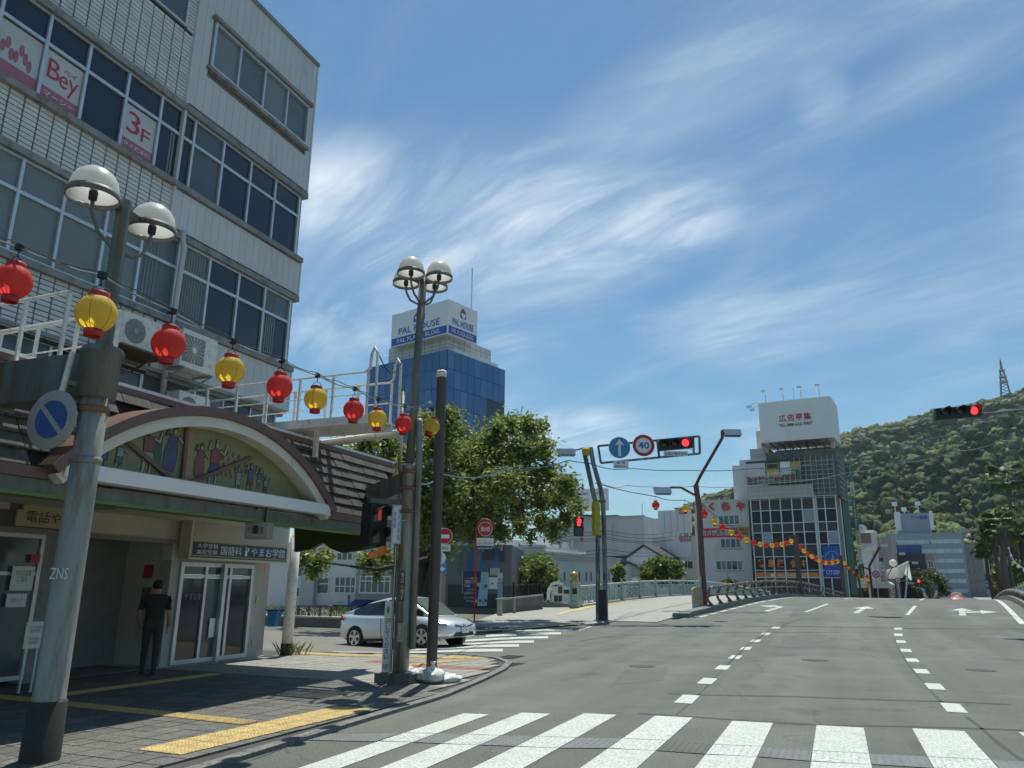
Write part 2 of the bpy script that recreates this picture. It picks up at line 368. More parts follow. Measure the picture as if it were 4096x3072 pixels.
m_.node_tree.links.new(n_['Principled BSDF'].outputs[0], ms.inputs[1]); m_.node_tree.links.new(tl.outputs[0], ms.inputs[2]); m_.node_tree.links.new(ms.outputs[0], n_['Material Output'].inputs[0])
mat('glass_lit', (.50,.62,.64), .3, var=.2, scale=.3)
mat('canopy_low', (.52,.54,.52), .6, var=.08, scale=.3, stain=.15, stain_col=(.3,.3,.28))
mat('sign_green', (.03,.22,.15), .6, var=.1, scale=.5)
mat('taxi', (.62,.17,.07), .35, var=.04, scale=3)
def leafmat(key, c0, c1, tr=.35):
    m = bpy.data.materials.new(key); m.use_nodes = True; n = m.node_tree.nodes; L = m.node_tree.links.new; b = n['Principled BSDF']
    g = n.new('ShaderNodeNewGeometry'); rp = n.new('ShaderNodeMixRGB'); rp.inputs[1].default_value = (*c0,1); rp.inputs[2].default_value = (*c1,1)
    L(g.outputs['Random Per Island'], rp.inputs[0]); L(rp.outputs[0], b.inputs['Base Color']); b.inputs['Roughness'].default_value = .48
    t = n.new('ShaderNodeBsdfTranslucent'); hs = n.new('ShaderNodeHueSaturation'); hs.inputs['Value'].default_value = 1.5; hs.inputs['Hue'].default_value = .48; L(rp.outputs[0], hs.inputs['Color']); L(hs.outputs[0], t.inputs[0])
    x = n.new('ShaderNodeMixShader'); x.inputs[0].default_value = tr; L(b.outputs[0], x.inputs[1]); L(t.outputs[0], x.inputs[2]); L(x.outputs[0], n['Material Output'].inputs[0]); MATS[key] = m
leafmat('leaf', (.075,.13,.026), (.24,.29,.08), .48)
leafmat('leaf_bush', (.06,.105,.018), (.17,.22,.04))
leafmat('leaf_palm', (.05,.085,.03), (.13,.17,.06), .3)
leafmat('leaf_far', (.03,.06,.012), (.09,.12,.025))
leafmat('grass', (.08,.12,.03), (.2,.24,.08))

# worn asphalt: tyre bands along the lanes, oil spots and fine cracks on top of the base material
def wear_asphalt():
    m = M('asphalt'); n = m.node_tree.nodes; L = m.node_tree.links.new; b = n['Principled BSDF']; src = b.inputs['Base Color'].links[0].from_socket; g = n.new('ShaderNodeNewGeometry')
    def nz(scale, stretch, det=5, lo=.35, hi=.65, a=0., c=1.):
        mp = n.new('ShaderNodeMapping'); mp.inputs['Scale'].default_value = stretch; L(g.outputs['Position'], mp.inputs[0]); t = n.new('ShaderNodeTexNoise'); t.inputs['Scale'].default_value = scale; t.inputs['Detail'].default_value = det; L(mp.outputs[0], t.inputs['Vector'])
        r = n.new('ShaderNodeMapRange'); r.inputs[1].default_value = lo; r.inputs[2].default_value = hi; r.inputs[3].default_value = a; r.inputs[4].default_value = c; L(t.outputs[0], r.inputs[0]); return r.outputs[0]
    def mul(col, fac):
        x = n.new('ShaderNodeMixRGB'); x.blend_type = 'MULTIPLY'; x.inputs[0].default_value = 1; L(col, x.inputs[1]); L(fac, x.inputs[2]); return x.outputs[0]
    c = mul(src, nz(1.1, (1,.035,1), 3, .35, .65, .86, 1.12)); c = mul(c, nz(.9, (1,.6,1), 6, .60, .72, 1., .72)); c = mul(c, nz(38, (1,1,1), 2, .3, .7, .72, 1.28)); c = mul(c, nz(.22, (1,1,1), 4, .35, .65, .92, 1.08))
    vo = n.new('ShaderNodeTexVoronoi'); vo.feature = 'DISTANCE_TO_EDGE'; vo.inputs['Scale'].default_value = .23; wn = n.new('ShaderNodeTexNoise'); wn.inputs['Scale'].default_value = .9; wn.inputs['Detail'].default_value = 6; L(g.outputs['Position'], wn.inputs['Vector'])
    ad = n.new('ShaderNodeMixRGB'); ad.blend_type = 'ADD'; ad.inputs[0].default_value = 1.0; L(g.outputs['Position'], ad.inputs[1]); L(wn.outputs['Color'], ad.inputs[2]); L(ad.outputs[0], vo.inputs['Vector'])
    r = n.new('ShaderNodeMapRange'); r.inputs[1].default_value = .0; r.inputs[2].default_value = .0045; r.inputs[3].default_value = .62; r.inputs[4].default_value = 1.; L(vo.outputs['Distance'], r.inputs[0]); c = mul(c, r.outputs[0]); L(c, b.inputs['Base Color'])
wear_asphalt()
# ------------------------------------------------------------------ lettering
def text(body, m, parent, at, right, up, w=None, h=None, name='lettering', bold=0., res=2, line=1.0):
    c = bpy.data.curves.new(name, 'FONT'); c.body = body; c.resolution_u = res; c.align_x = 'CENTER'; c.align_y = 'CENTER'; c.space_line = line; c.offset = bold
    tmp = bpy.data.objects.new('tmp_text', c); me = bpy.data.meshes.new_from_object(tmp)
    bpy.data.objects.remove(tmp); bpy.data.curves.remove(c)
    me.name = name; co = np.empty(len(me.vertices)*3); me.vertices.foreach_get('co', co); co = co.reshape(-1,3)
    lo, hi = co.min(0), co.max(0); mid = (lo+hi)/2; ex = np.maximum(hi-lo, 1e-6)
    sx = w/ex[0] if w else h/ex[1]; sy = h/ex[1] if h else sx
    r_, u_, a_ = np.array(V(right).normalized()), np.array(V(up).normalized()), np.array(V(at))
    p = (co-mid); p = p[:,0:1]*sx*r_ + p[:,1:2]*sy*u_ + a_
    me.vertices.foreach_set('co', p.ravel()); me.materials.clear(); me.materials.append(M(m)); me.update()
    return link(name, me, parent)

# ------------------------------------------------------------------ flat face addressed by photo pixels
class Face:
    """a wall face: p0 a point, n outward normal; right runs to the viewer's right"""
    def __init__(s, p0, n):
        s.p = V(p0); s.n = V(n).normalized(); s.u = ZU.copy(); s.r = s.u.cross(s.n).normalized()
    def uv(s, px):
        q = hit(px, s.p, s.n)-s.p; return q.dot(s.r), q.z
    def at(s, a, z, d=0.): return V((s.p.x, s.p.y, s.p.z)) + s.r*a + V((0,0,z)) + s.n*d
    def box(s, mb, a0, a1, z0, z1, d0, d1):
        return mb.hexa([s.at(a0,z0,d0),s.at(a1,z0,d0),s.at(a1,z0,d1),s.at(a0,z0,d1)],[s.at(a0,z1,d0),s.at(a1,z1,d0),s.at(a1,z1,d1),s.at(a0,z1,d1)])
    def rect(s, pa, pb):                                          # two pixel corners -> a0,a1,z0,z1
        a, b = s.uv(pa), s.uv(pb); return min(a[0],b[0]), max(a[0],b[0]), min(a[1],b[1]), max(a[1],b[1])
    def brect(s, pa, pb):                                         # bounding box of slanted lettering: heights taken at its middle
        a, b = s.uv(pa), s.uv(pb); xm = (pa[0]+pb[0])/2; z0, z1 = s.uv((xm,pa[1]))[1], s.uv((xm,pb[1]))[1]; return min(a[0],b[0]), max(a[0],b[0]), min(z0,z1), max(z0,z1)
    def plate(s, name, m, parent, r, d0, d1): return s.box(MB(), *r, d0, d1).obj(name, m, parent)
    def label(s, body, m, parent, r, d, **k):
        a0,a1,z0,z1 = r; return text(body, m, parent, s.at((a0+a1)/2,(z0+z1)/2,d), s.r, s.u, a1-a0, z1-z0, **k)
    def window(s, parent, r, d=0., cols=2, rows=1, frame='alu', pane='glass_dark', fw=.06, name='window', proud=.05, sill=False):
        """window = frame bars (mesh) with panes as its children"""
        a0,a1,z0,z1 = r; mb = MB()
        s.box(mb, a0, a0+fw, z0, z1, d-.02, d+proud); s.box(mb, a1-fw, a1, z0, z1, d-.02, d+proud)
        s.box(mb, a0+fw, a1-fw, z0, z0+fw, d-.02, d+proud); s.box(mb, a0+fw, a1-fw, z1-fw, z1, d-.02, d+proud)
        rs = rows if isinstance(rows, (list,tuple)) else [(i+1)/rows for i in range(rows-1)]
        for i in range(1, cols):
            x = a0+(a1-a0)*i/cols; s.box(mb, x-fw*.4, x+fw*.4, z0+fw, z1-fw, d-.02, d+proud*.8)
        for f in rs:
            z = z0+(z1-z0)*f; s.box(mb, a0+fw, a1-fw, z-fw*.4, z+fw*.4, d-.02, d+proud*.6)
        w = mb.obj(name, frame, parent); zs = [z0]+[z0+(z1-z0)*f for f in rs]+[z1]
        for i in range(cols):
            for j in range(len(zs)-1):
                q = pane[(i*7+j*3)%len(pane)] if isinstance(pane,(list,tuple)) else pane
                s.plate('pane', q, w, (a0+(a1-a0)*i/cols+fw*.45, a0+(a1-a0)*(i+1)/cols-fw*.45, zs[j]+fw*.45, zs[j+1]-fw*.45), d-.03, d+.012)
        if sill: s.plate('sill', 'ledge', w, (a0-.08,a1+.08,z0-.1,z0-.004), d-.02, d+.12)
        return w
def solid(name, m, parent, face, a0, a1, z0, z1, depth): return face.box(MB(), a0, a1, z0, z1, -depth, 0).obj(name, m, parent)
# ================================================================== ground, river, road, pavements
random.seed(7)
mb = MB(); rows = [(-160,-.12),(44,-.12),(46,-4.5),(88,-4.5),(90,-.12),(1200,-.12),(3500,-.12)]
for i,(s_,z) in enumerate(rows):
    for t_ in (-2500, 2500): mb.v.append(tuple(B(s_,t_,z)))
for i in range(len(rows)-1): mb.f.append((2*i,2*i+1,2*i+3,2*i+2)); mb.m.append(0)
struct(mb.obj('ground', 'ground'))
struct(MB().sheet([B(45.2,-600,-3.2),B(45.2,600,-3.2),B(88.8,600,-3.2),B(88.8,-600,-3.2)]).obj('river_water', 'water'))
mb = MB()
def side_dip(t, y):                                             # the side street falls away from the main road
    return 0. if (y < 17.6 or t > -9.6) else -min(.4, .046*(-9.6-t))*min(1,(y-17.6)/2)*min(1,max(0,(28-y)/4))
def grid(mb, ts, ys, dz=0.):
    n = len(mb.v); k = len(ts)
    for y in ys:
        for t in ts: mb.v.append(tuple(R(t, y, dz+side_dip(t, y))))
    for i in range(len(ys)-1):
        for j in range(k-1): mb.f.append((n+i*k+j, n+i*k+j+1, n+(i+1)*k+j+1, n+(i+1)*k+j)); mb.m.append(0)
grid(mb, [-90,-40,-20,-17,-15.8,-14,-12,-10.8,-9.6,-6.9,-3,0,3,7.3,14,40], [-14,-5,5,12,17.6,18.6,19.6]+list(range(21,37)))
grid(mb, [-6.9,-3,0,3,7.3], list(range(36,112,2))+[112,140,200,300,420])
road = struct(mb.obj('road', 'asphalt', smooth=True))
# bridge body under the deck, with edge beams
mb = MB()
for a, b_ in zip(range(40,92,4), range(44,96,4)):
    for t0, t1 in ((-14.9, 7.9),):
        mb.hexa([R(t0,a,-.9),R(t1,a,-.9),R(t1,b_,-.9),R(t0,b_,-.9)], [R(t0,a,-.06),R(t1,a,-.06),R(t1,b_,-.06),R(t0,b_,-.06)])
struct(mb.obj('bridge_deck', 'concrete'))
# far town ground beyond the bridge: pavements either side of the road
def strip(name, m, t0, t1, y0, y1, dz0, dz1, step=2):
    mb = MB(); ys = list(np.arange(y0, y1, step))+[y1]
    for a, b_ in zip(ys[:-1], ys[1:]):
        mb.hexa([R(t0,a,dz0),R(t1,a,dz0),R(t1,b_,dz0),R(t0,b_,dz0)],[R(t0,a,dz1),R(t1,a,dz1),R(t1,b_,dz1),R(t0,b_,dz1)])
    return mb.obj(name, m)
struct(strip('pavement_far_left', 'walk_light', -14, -7.3, 96, 300, -.1, .13, 6))
struct(strip('pavement_far_right', 'walk_light', 7.7, 16, 96, 300, -.1, .13, 6))
walk = struct(strip('bridge_pavement', 'walk_light', -14.3, -7.32, 34, 96, -.05, .03, 1))
# near part of the bridge pavement fans out towards the corner where the double post stands
mb = MB(); pts = [onR(d4(440,1640)), onR(d4(560,1612)), onR(d4(690,1575)), onR(d4(860,1535)), onR(d4(1045,1498))]
inner = [onR(d4(120,1600)), onR(d4(250,1560)), onR(d4(430,1515)), onR(d4(650,1490)), onR(d4(800,1475))]
pav_corner = []
left = [onR(e1(860,1240)), onR(e1(1180,1125)), onR(e1(1500,1070)), onR(e1(1800,1020)), onR(e1(2150,985))]
right = [onR(e1(1300,1262)), onR(e1(1750,1240)), onR(e1(2130,1225)), onR(d4(440,1640)), onR(d4(690,1578))]
for i in range(4): mb.sheet([left[i]+V((0,0,.02)), right[i]+V((0,0,.02)), right[i+1]+V((0,0,.02)), left[i+1]+V((0,0,.02))])
mb.obj('ramp_pavement', 'walk_light', walk)
mb = MB()
for i in range(4): mb.bar(right[i]+V((0,0,.0)), right[i+1]+V((0,0,.0)), .16, .06)
for i in range(4): mb.bar(pts[i], pts[i+1], .16, .07)
mb.obj('kerb', 'kerb', walk)

# ---- near pavement on the left with its rounded corner
edge = [(-5.55,-8),(-5.55,4),(-5.7,7),(-5.8,9),(-5.88,11.4),(-6.2,13.5),(-6.6,15.6),(-7.0,16.9),(-7.75,17.9),(-8.6,18.25),(-9.4,18.25),(-11.5,17.25),(-12.85,17.0),(-16,16.9)]
mb = MB(); poly = [V((x,y,.02)) for x,y in edge]+[V((-16,-8,.02))]
mb.sheet(poly); pav = struct(mb.obj('pavement', 'paver_joint'))
# kerb stones one by one
cum = [0]
for a, b_ in zip(edge[:-1], edge[1:]): cum.append(cum[-1]+math.hypot(b_[0]-a[0], b_[1]-a[1]))
def along(d):
    for i in range(len(cum)-1):
        if d <= cum[i+1]:
            f = (d-cum[i])/(cum[i+1]-cum[i]); a, b_ = edge[i], edge[i+1]; return V((a[0]+(b_[0]-a[0])*f, a[1]+(b_[1]-a[1])*f, 0))
    return V((*edge[-1],0))
d_ = 10.
while d_ < cum[-1]-3.2:
    p, q = along(d_), along(d_+.59); MB().bar(p+V((0,0,.01)), q+V((0,0,.01)), .15, .075).obj('kerb_stone', 'kerb', pav); d_ += .6
# pavers: nearest as parts, the rest one mass
from bisect import bisect
def inside(x, y):
    if not (-12.8 < x < -5.6): return False
    c = False; P_ = [(p.x,p.y) for p in poly]; j = len(P_)-1
    for i in range(len(P_)):
        if (P_[i][1] > y) != (P_[j][1] > y) and x < (P_[j][0]-P_[i][0])*(y-P_[i][1])/(P_[j][1]-P_[i][1])+P_[i][0]: c = not c
        j = i
    return c
pv = {k: MB().lohi((-.143,-.143,0),(.143,.143,.022)).mesh('paver', k) for k in ('paver','paver_dark','paver_light','paver_red')}
cells = []
for i in range(-30, 62):
    for j in range(-45, -17):
        x = (j+.5)*.3-.0; y = (i+.5)*.3
        if y < 3 or y > 18.2: continue
        if all(inside(x+dx, y+dy) for dx in (-.2,.2) for dy in (-.2,.2)):
            if y > 12.4:
                k = 'paver_red' if abs(y-15.2+ (x+7)*.15) < .3 and x > -10 else 'paver_light'
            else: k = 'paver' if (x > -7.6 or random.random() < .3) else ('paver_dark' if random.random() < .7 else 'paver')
            cells.append((x, y, k))
cells.sort(key=lambda c: -(1/(c[0]**2+c[1]**2)) if c[0] > -9 else 0)
rest = {k: MB() for k in pv}
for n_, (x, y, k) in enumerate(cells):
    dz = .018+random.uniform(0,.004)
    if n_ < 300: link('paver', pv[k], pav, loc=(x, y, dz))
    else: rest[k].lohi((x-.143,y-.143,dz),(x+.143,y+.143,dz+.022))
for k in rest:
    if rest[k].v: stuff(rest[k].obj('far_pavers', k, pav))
# yellow tactile tiles (each tile a piece)
mbt = MB().lohi((-.145,-.145,0),(.145,.145,.006))
for i in range(6):
    for j in range(6): mbt.lathe((-.12+.048*i, -.12+.048*j, .006), [(.014,0),(.008,.005)], 5)
dots = mbt.mesh('tactile_tile', 'tactile')
mbt = MB().lohi((-.145,-.145,0),(.145,.145,.006))
for i in range(4): mbt.lohi((-.135,-.12+.07*i,.006),(.135,-.09+.07*i,.011))
bars = mbt.mesh('tactile_tile', 'tactile')
def tact(me, p, rz=0.): link('tactile_tile', me, pav, loc=(p[0],p[1],.046), rotz=rz)
for j in range(11):
    for i in range(2): tact(dots, (-6.62+.3*i+.012*j, 6.55+.3*j))
for i in range(18): tact(bars, (-6.95-.3*i, 8.15+.01*i))
for j in range(12): tact(bars, (-11.0, 8.6+.3*j), math.pi/2)
for i in range(16):
    for k in range(2): tact(dots, (-12.6+.3*i, 16.72-.3*k+(0 if i < 5 else .085*(i-5))))
for i in range(8): tact(dots, (-8.1-.1*i, 16.8-.28*i))

# ---- painted markings, as thin sheets belonging to the road
def paint(name, P, dz=.006, m='paint_white'):
    MB().sheet([p+V((0,0,dz+side_dip(p.x,p.y))) for p in P]).obj(name, m, road)
def gpt(x, y): return V((x, y, prof(y)))
barX = [(-4.90,-4.54),(-4.20,-3.80),(-3.40,-2.95),(-2.45,-1.95),(-1.43,-.92),(-.39,.17),(.74,1.33),(1.95,2.60),(3.3,3.95)]
topY = [10.2,10.62,10.95,11.18,11.22,11.36,11.65,11.95,12.3]; midH = [8.62,8.85,9.1,9.40,9.5,9.62,9.82,10.05,10.3]; midL = [8.02,8.2,8.42,8.75,8.9,9.02,9.2,9.4,9.7]
for (x0,x1), ty, mh, ml in zip(barX, topY, midH, midL):
    k = .12
    paint('crossing_bar', [gpt(x0,mh),gpt(x1,mh+k),gpt(x1,ty+k*.6),gpt(x0,ty)])
    paint('crossing_bar', [gpt(x0,4.6),gpt(x1,4.6),gpt(x1,ml+k),gpt(x0,ml)])
# embossed strip running across the bars: white plates on the bars, grey plates between them
def emboss(x0, x1, a0, a1, b0, b1, m):
    mb = MB(); P = [gpt(x0,a0),gpt(x1,b0),gpt(x1,b1),gpt(x0,a1)]; mb.sheet([p+V((0,0,.008)) for p in P])
    nx, ny = max(2,int((x1-x0)/.07)), 6
    for i in range(nx):
        for j in range(ny):
            f, g_ = (i+.5)/nx, (j+.5)/ny; y0, y1 = a0+(b0-a0)*f, a1+(b1-a1)*f
            mb.lathe((x0+(x1-x0)*f, y0+(y1-y0)*g_, .008), [(.018,0),(.009,.006)], 5)
    mb.obj('embossed_plate', m, road)
for i, (x0,x1) in enumerate(barX):
    emboss(x0, x1, midL[i]+.03, midH[i]-.03, midL[i]+.12, midH[i]+.09, 'paint_white')
    if i+1 < len(barX): emboss(x1+.01, barX[i+1][0]-.01, midL[i]+.13, midH[i]+.08, midL[i+1]+.02, midH[i+1]-.02, 'tact_grey' if i != 3 else 'asphalt_new')
emboss(-5.65, -4.92, 7.75, 8.1, 8.0, 8.58, 'tact_grey')
# dashed guide lines
for A in ([(553,612,100),(652,523,90),(729,456,78),(790,405,66),(842,362,60),(890,325,54),(940,290,54),(990,260,52)],
          [(1865,655,100),(1772,550,86),(1707,475,72),(1662,420,62),(1630,372,55),(1606,329,46),(1593,295,38),(1592,265,36)]):
    ctr = [onR(d7(x,y)) for x,y,_ in A]
    for i, c in enumerate(ctr):
        d = (ctr[min(i+1,7)]-ctr[max(i-1,0)]).normalized(); s_ = V((1,0,0))*.135; h_ = d*.5
        paint('lane_dash', [c-s_-h_, c+s_-h_, c+s_+h_, c-s_+h_])
def seg(name, t0, y0, t1, y1, w, m='paint_white', n=6, dz=.007):
    mb = MB()
    for i in range(n):
        a, b_ = i/n, (i+1)/n; ya, yb = y0+(y1-y0)*a, y0+(y1-y0)*b_; ta, tb = t0+(t1-t0)*a, t0+(t1-t0)*b_
        mb.sheet([R(ta-w/2,ya,dz),R(ta+w/2,ya,dz),R(tb+w/2,yb,dz),R(tb-w/2,yb,dz)])
    mb.obj(name, m, road)
for y0 in (42.5, 58.5, 74.5): seg('lane_line', -2.45, y0, -2.4, y0+7.5, .17); seg('lane_line', 2.15, y0-.5, 2.2, y0+7, .17)
for y0 in np.arange(37.6, 52, 1.9): seg('edge_dash', -6.35, y0, -6.35, y0+1.45, .22, n=2)
seg('edge_line', -6.3, 53, -6.2, 96, .2, n=24); seg('edge_line', 6.55, 38, 6.75, 96, .24, n=30)
seg('painted_line', 3.0, 36.6, 4.6, 36.8, .02)
def arrow(t, y, kind):
    def pl(name, P): MB().sheet([R(t+a, y+b_, .007) for a,b_ in P]).obj(name, 'paint_white', road)
    pl('arrow_marking', [(-.14,0),(.14,0),(.14,1.1),(-.14,1.1)]); pl('arrow_marking', [(-.14,1.35),(.14,1.35),(.14,2.4),(-.14,2.4)])
    if kind != 'left': pl('arrow_marking', [(-.14,2.65),(.14,2.65),(.14,3.6),(.52,3.6),(0,5.6),(-.52,3.6),(-.14,3.6)])
    if kind == 'right': pl('arrow_marking', [(.16,2.0),(.8,2.5),(.8,1.6),(1.55,2.9),(.8,4.2),(.8,3.3),(.16,2.8)])
    if kind == 'left': pl('arrow_marking', [(-.14,2.6),(.14,2.6),(.2,3.7),(-.4,4.5),(-.4,5.2),(-1.2,4.2),(-.4,3.2),(-.4,3.9),(-.12,3.5)])
arrow(-4.35, 42.6, 'left'); arrow(-.15, 42.6, 'straight'); arrow(4.45, 42.4, 'right')
# zebra across the side street, with the stop line and the corner of the kerb
for (xl,yl,xr,yr,h_) in ((240,578,1495,565,18),(820,540,1615,530,17),(1110,508,1725,500,15),(1220,474,1830,468,14),(1370,447,1925,438,13),(1490,418,2010,410,12)):
    A, B1, C, D1 = onR(d3(xl,yl)), onR(d3(xl,yl-h_)), onR(d3(xr,yr-h_)), onR(d3(xr,yr+2)); mb = MB()
    for k in range(12):
        q = [A.lerp(D1,k/12), A.lerp(D1,(k+1)/12), B1.lerp(C,(k+1)/12), B1.lerp(C,k/12)]
        mb.sheet([p+V((0,0,.012+side_dip(p.x,p.y))) for p in q])
    mb.obj('zebra_bar', 'paint_white', road)
paint('stop_line', [onR(d3(240,575)),onR(d3(330,575)),onR(d3(450,545)),onR(d3(370,545))])
paint('edge_line', [onR(d3(2050,408)),onR(d3(2065,410)),onR(d3(2160,378)),onR(d3(2140,378))])
# sealed joints, patches and covers in the asphalt
def seal(pts, w=.05, m='asphalt_seal', dz=.003):
    mb = MB(); q = [onR(d7(*p)) for p in pts]
    for a, b_ in zip(q[:-1], q[1:]):
        d = (b_-a).normalized(); s_ = V((-d.y,d.x,0))*w/2; mb.sheet([a-s_+V((0,0,dz)),b_-s_+V((0,0,dz)),b_+s_+V((0,0,dz)),a+s_+V((0,0,dz))])
    mb.obj('sealed_joint', m, road)
seal([(460,585),(700,592),(1100,600),(1500,615),(1950,628),(2150,640)], .14)
seal([(310,682),(520,695),(800,715),(1200,740),(1700,748),(2210,765)], .1)
seal([(830,252),(1200,254),(1600,262),(2100,265),(2212,266)], .3, 'asphalt_new'); seal([(600,285),(1000,282),(1300,282)], .2, 'asphalt_new')
seal([(1930,700),(1990,745),(2100,840),(2212,920)], .05); seal([(1572,305),(1590,360),(1640,440),(1750,570),(1860,680)], .035)
seal([(500,690),(640,560),(740,450),(850,345),(960,270),(1130,210)], .03); seal([(0,330),(190,300),(400,292)], .06)
seal([(1660,250),(1640,185),(1690,130)], .05, 'asphalt_new')
def cover(p, rx, ry, nm='manhole_cover'):
    c = onR(p); mb = MB(); mb.lathe(c+V((0,0,.003)), [(rx,0),(rx,.004),(rx*.9,.004),(rx*.88,.002),(0,.003)], 20); mb.obj(nm, 'asphalt_seal', road)
cover(d7(1530,205), .75, .75); cover(d7(720,228), .3, .3)
def grate(p, w, l):
    c = onR(p); mb = MB().box(c+V((0,0,.004)), (w,l,.008))
    for i in range(9): mb.box(c+V((0,-l/2+l*(i+.5)/9,.012)), (w*.92, l/18, .008))
    mb.obj('drain_grate', 'asphalt_seal', road)
grate(d3(1545,607), .5, .9); grate(d3(1540,662), .45, .8); grate(d3(1150,818), .45, .75)
cover(d7(1180,420), .32, .32); cover(d7(2000,470), .3, .3); cover(d7(330,450), .3, .3)
def repair(pts, m='asphalt_new'):
    MB().sheet([onR(d7(*p))+V((0,0,.0025)) for p in pts]).obj('asphalt_patch', m, road)
repair([(1010,300),(1240,296),(1290,352),(1020,358)]); repair([(1660,240),(2120,262),(2190,240),(1960,130),(1700,132)]); repair([(240,470),(460,455),(430,520),(180,540)])
# ================================================================== the office building on the left (road face X = -12.9)
XF = -12.9; Y1 = 15.65; Y0 = 2.6; YJ = 11.2            # tiles end and metal panels begin at YJ
blg = thing('office_building', 'grey white office building with ribbon windows, tiled left half and metal clad right half', 'building', (XF-5, 9, 0))
F = Face((XF,0,0), (1,0,0))                              # here a = Y
solid('wall', 'tile_joint', blg, F, Y0, YJ, 5.9, 16.6, .5); solid('wall', 'wall_grey', blg, F, YJ+.001, Y1-.06, 5.9, 16.3, .5)
F.box(MB(), Y0, Y1-.4, 0, 5.8, -8, -3.2).obj('ground_floor', 'wall_dark', blg)
F.box(MB(), Y0, Y1-.12, 5.95, 16.2, -12, -.52).obj('rear_block', 'bld_offwhite', blg)
mull = [5.2,6.15,7.05,7.93,8.79,9.72,10.6,11.58,12.51,13.48,14.43,15.42]
def band(z0, z1, wz0, wz1):  pass
# metal boards, one by one (bands between the window strips)
board = {}
for z0, z1, skip in ((6.05,7.1,None),(9.3,10.2,None),(12.42,13.42,None),(13.42,15.2,(11.72,15.42)),(15.2,16.5,None)):
    y = YJ+.02; k = 0
    while y < Y1-.02:
        w = min(.235, Y1-y)
        if not (skip and skip[0]-.1 < y+w/2 < skip[1]+.05):
            key = (round(w,3), z0)
            if key not in board: board[key] = MB().box((0,0,(z1-z0)/2), (.05, w-.008, z1-z0)).mesh('board', 'panel')
            link('board', board[key], blg, loc=(XF+.06, y+w/2, z0)).matrix_parent_inverse = Matrix.Translation(-blg.location)
        y += .235
for z, d, h in ((7.18,.16,.13),(9.16,.14,.14),(10.3,.16,.13),(12.25,.14,.16)):
    for a, b_ in ((Y0,YJ),(YJ+.004,Y1+.03)): F.box(MB(), a, b_, z-h/2, z+h/2, -.05, d).obj('ledge', 'ledge', blg)
F.box(MB(), YJ-.02, YJ+.05, 9.2, 16.5, .0, .11).obj('corner_trim', 'panel', blg)
F.box(MB(), YJ, Y1+.05, 16.5, 16.62, -.4, .13).obj('roof_edge', 'ledge', blg); F.box(MB(), Y0, YJ, 16.62, 16.8, -.4, .1).obj('roof_edge', 'ledge', blg)
# end wall corner returns
for z0, z1 in ((6.05,7.15),(9.22,10.25),(12.35,16.5)): F.box(MB(), Y1-.001, Y1+.05, z0, z1, -12, .10).obj('end_panel', 'panel', blg)
for z0, z1 in ((7.15,9.22),(10.25,12.35)): F.box(MB(), Y1-.1, Y1, z0, z1, -12, -.1).obj('end_wall', 'wall_grey', blg)
# ribbon windows
def ribbon(z0, zt, z1, panes, i0=0):
    for i in range(i0, len(mull)-1):
        a, b_ = mull[i], mull[i+1]; mb = MB()
        F.box(mb, a-.03, a+.03, z0, z1, -.05, .07); F.box(mb, a+.03, b_-.03, zt-.035, zt+.035, -.05, .06); F.box(mb, a+.03, b_-.03, z0, z0+.05, -.05, .06); F.box(mb, a+.03, b_-.03, z1-.05, z1, -.05, .06)
        if i == len(mull)-2: F.box(mb, b_-.03, b_+.05, z0, z1, -.05, .07)
        w = mb.obj('window', 'alu', blg); p = panes[i % len(panes)]
        F.plate('pane', p[0], w, (a+.031,b_-.031,z0+.051,zt-.036), -.04, .012); F.plate('pane', p[1], w, (a+.031,b_-.031,zt+.036,z1-.051), -.04, .014)
D_, Md, Bl, Cu = 'glass_dark','glass_mid','glass_blind','glass_curtain'
ribbon(10.38, 11.53, 12.16, [(D_,D_)]*7+[(Md,Md),(D_,D_),(D_,D_),(D_,D_),(D_,D_)])
ribbon(7.26, 8.43, 9.08, [(Bl,Bl)]*6+[(Cu,Cu),(Cu,Cu),(D_,D_),(D_,D_),(D_,Cu)])
# curtains seen in some panes: pleats as real slats in front of the glass
def pleats(a0, a1, z0, z1):
    mb = MB(); n = int((a1-a0)/.07)
    for i in range(n): x = a0+(a1-a0)*(i+.5)/n; F.box(mb, x-.022, x+.022, z0, z1, .013, .022)
    mb.obj('curtain', 'curtain', blg)
for a0,a1 in ((11.66,12.42),(10.75,11.1),(14.5,14.95)): pleats(a0,a1,7.33,8.38); pleats(a0,a1,8.48,9.0)
pleats(10.95,11.1,10.45,11.48)
# fourth floor window on the metal part, boxed frame
F.window(blg, (11.72,15.42,13.7,14.98), .05, cols=4, rows=1, pane=['glass_blind','glass_curtain'], fw=.07, proud=.09, sill=True)
F.box(MB(), 11.62, 15.5, 15.0, 15.1, 0, .2).obj('window_hood', 'ledge', blg)
F.window(blg, (4.2,10.95,14.22,16.2), .03, cols=6, rows=1, pane='glass_mid', fw=.06)
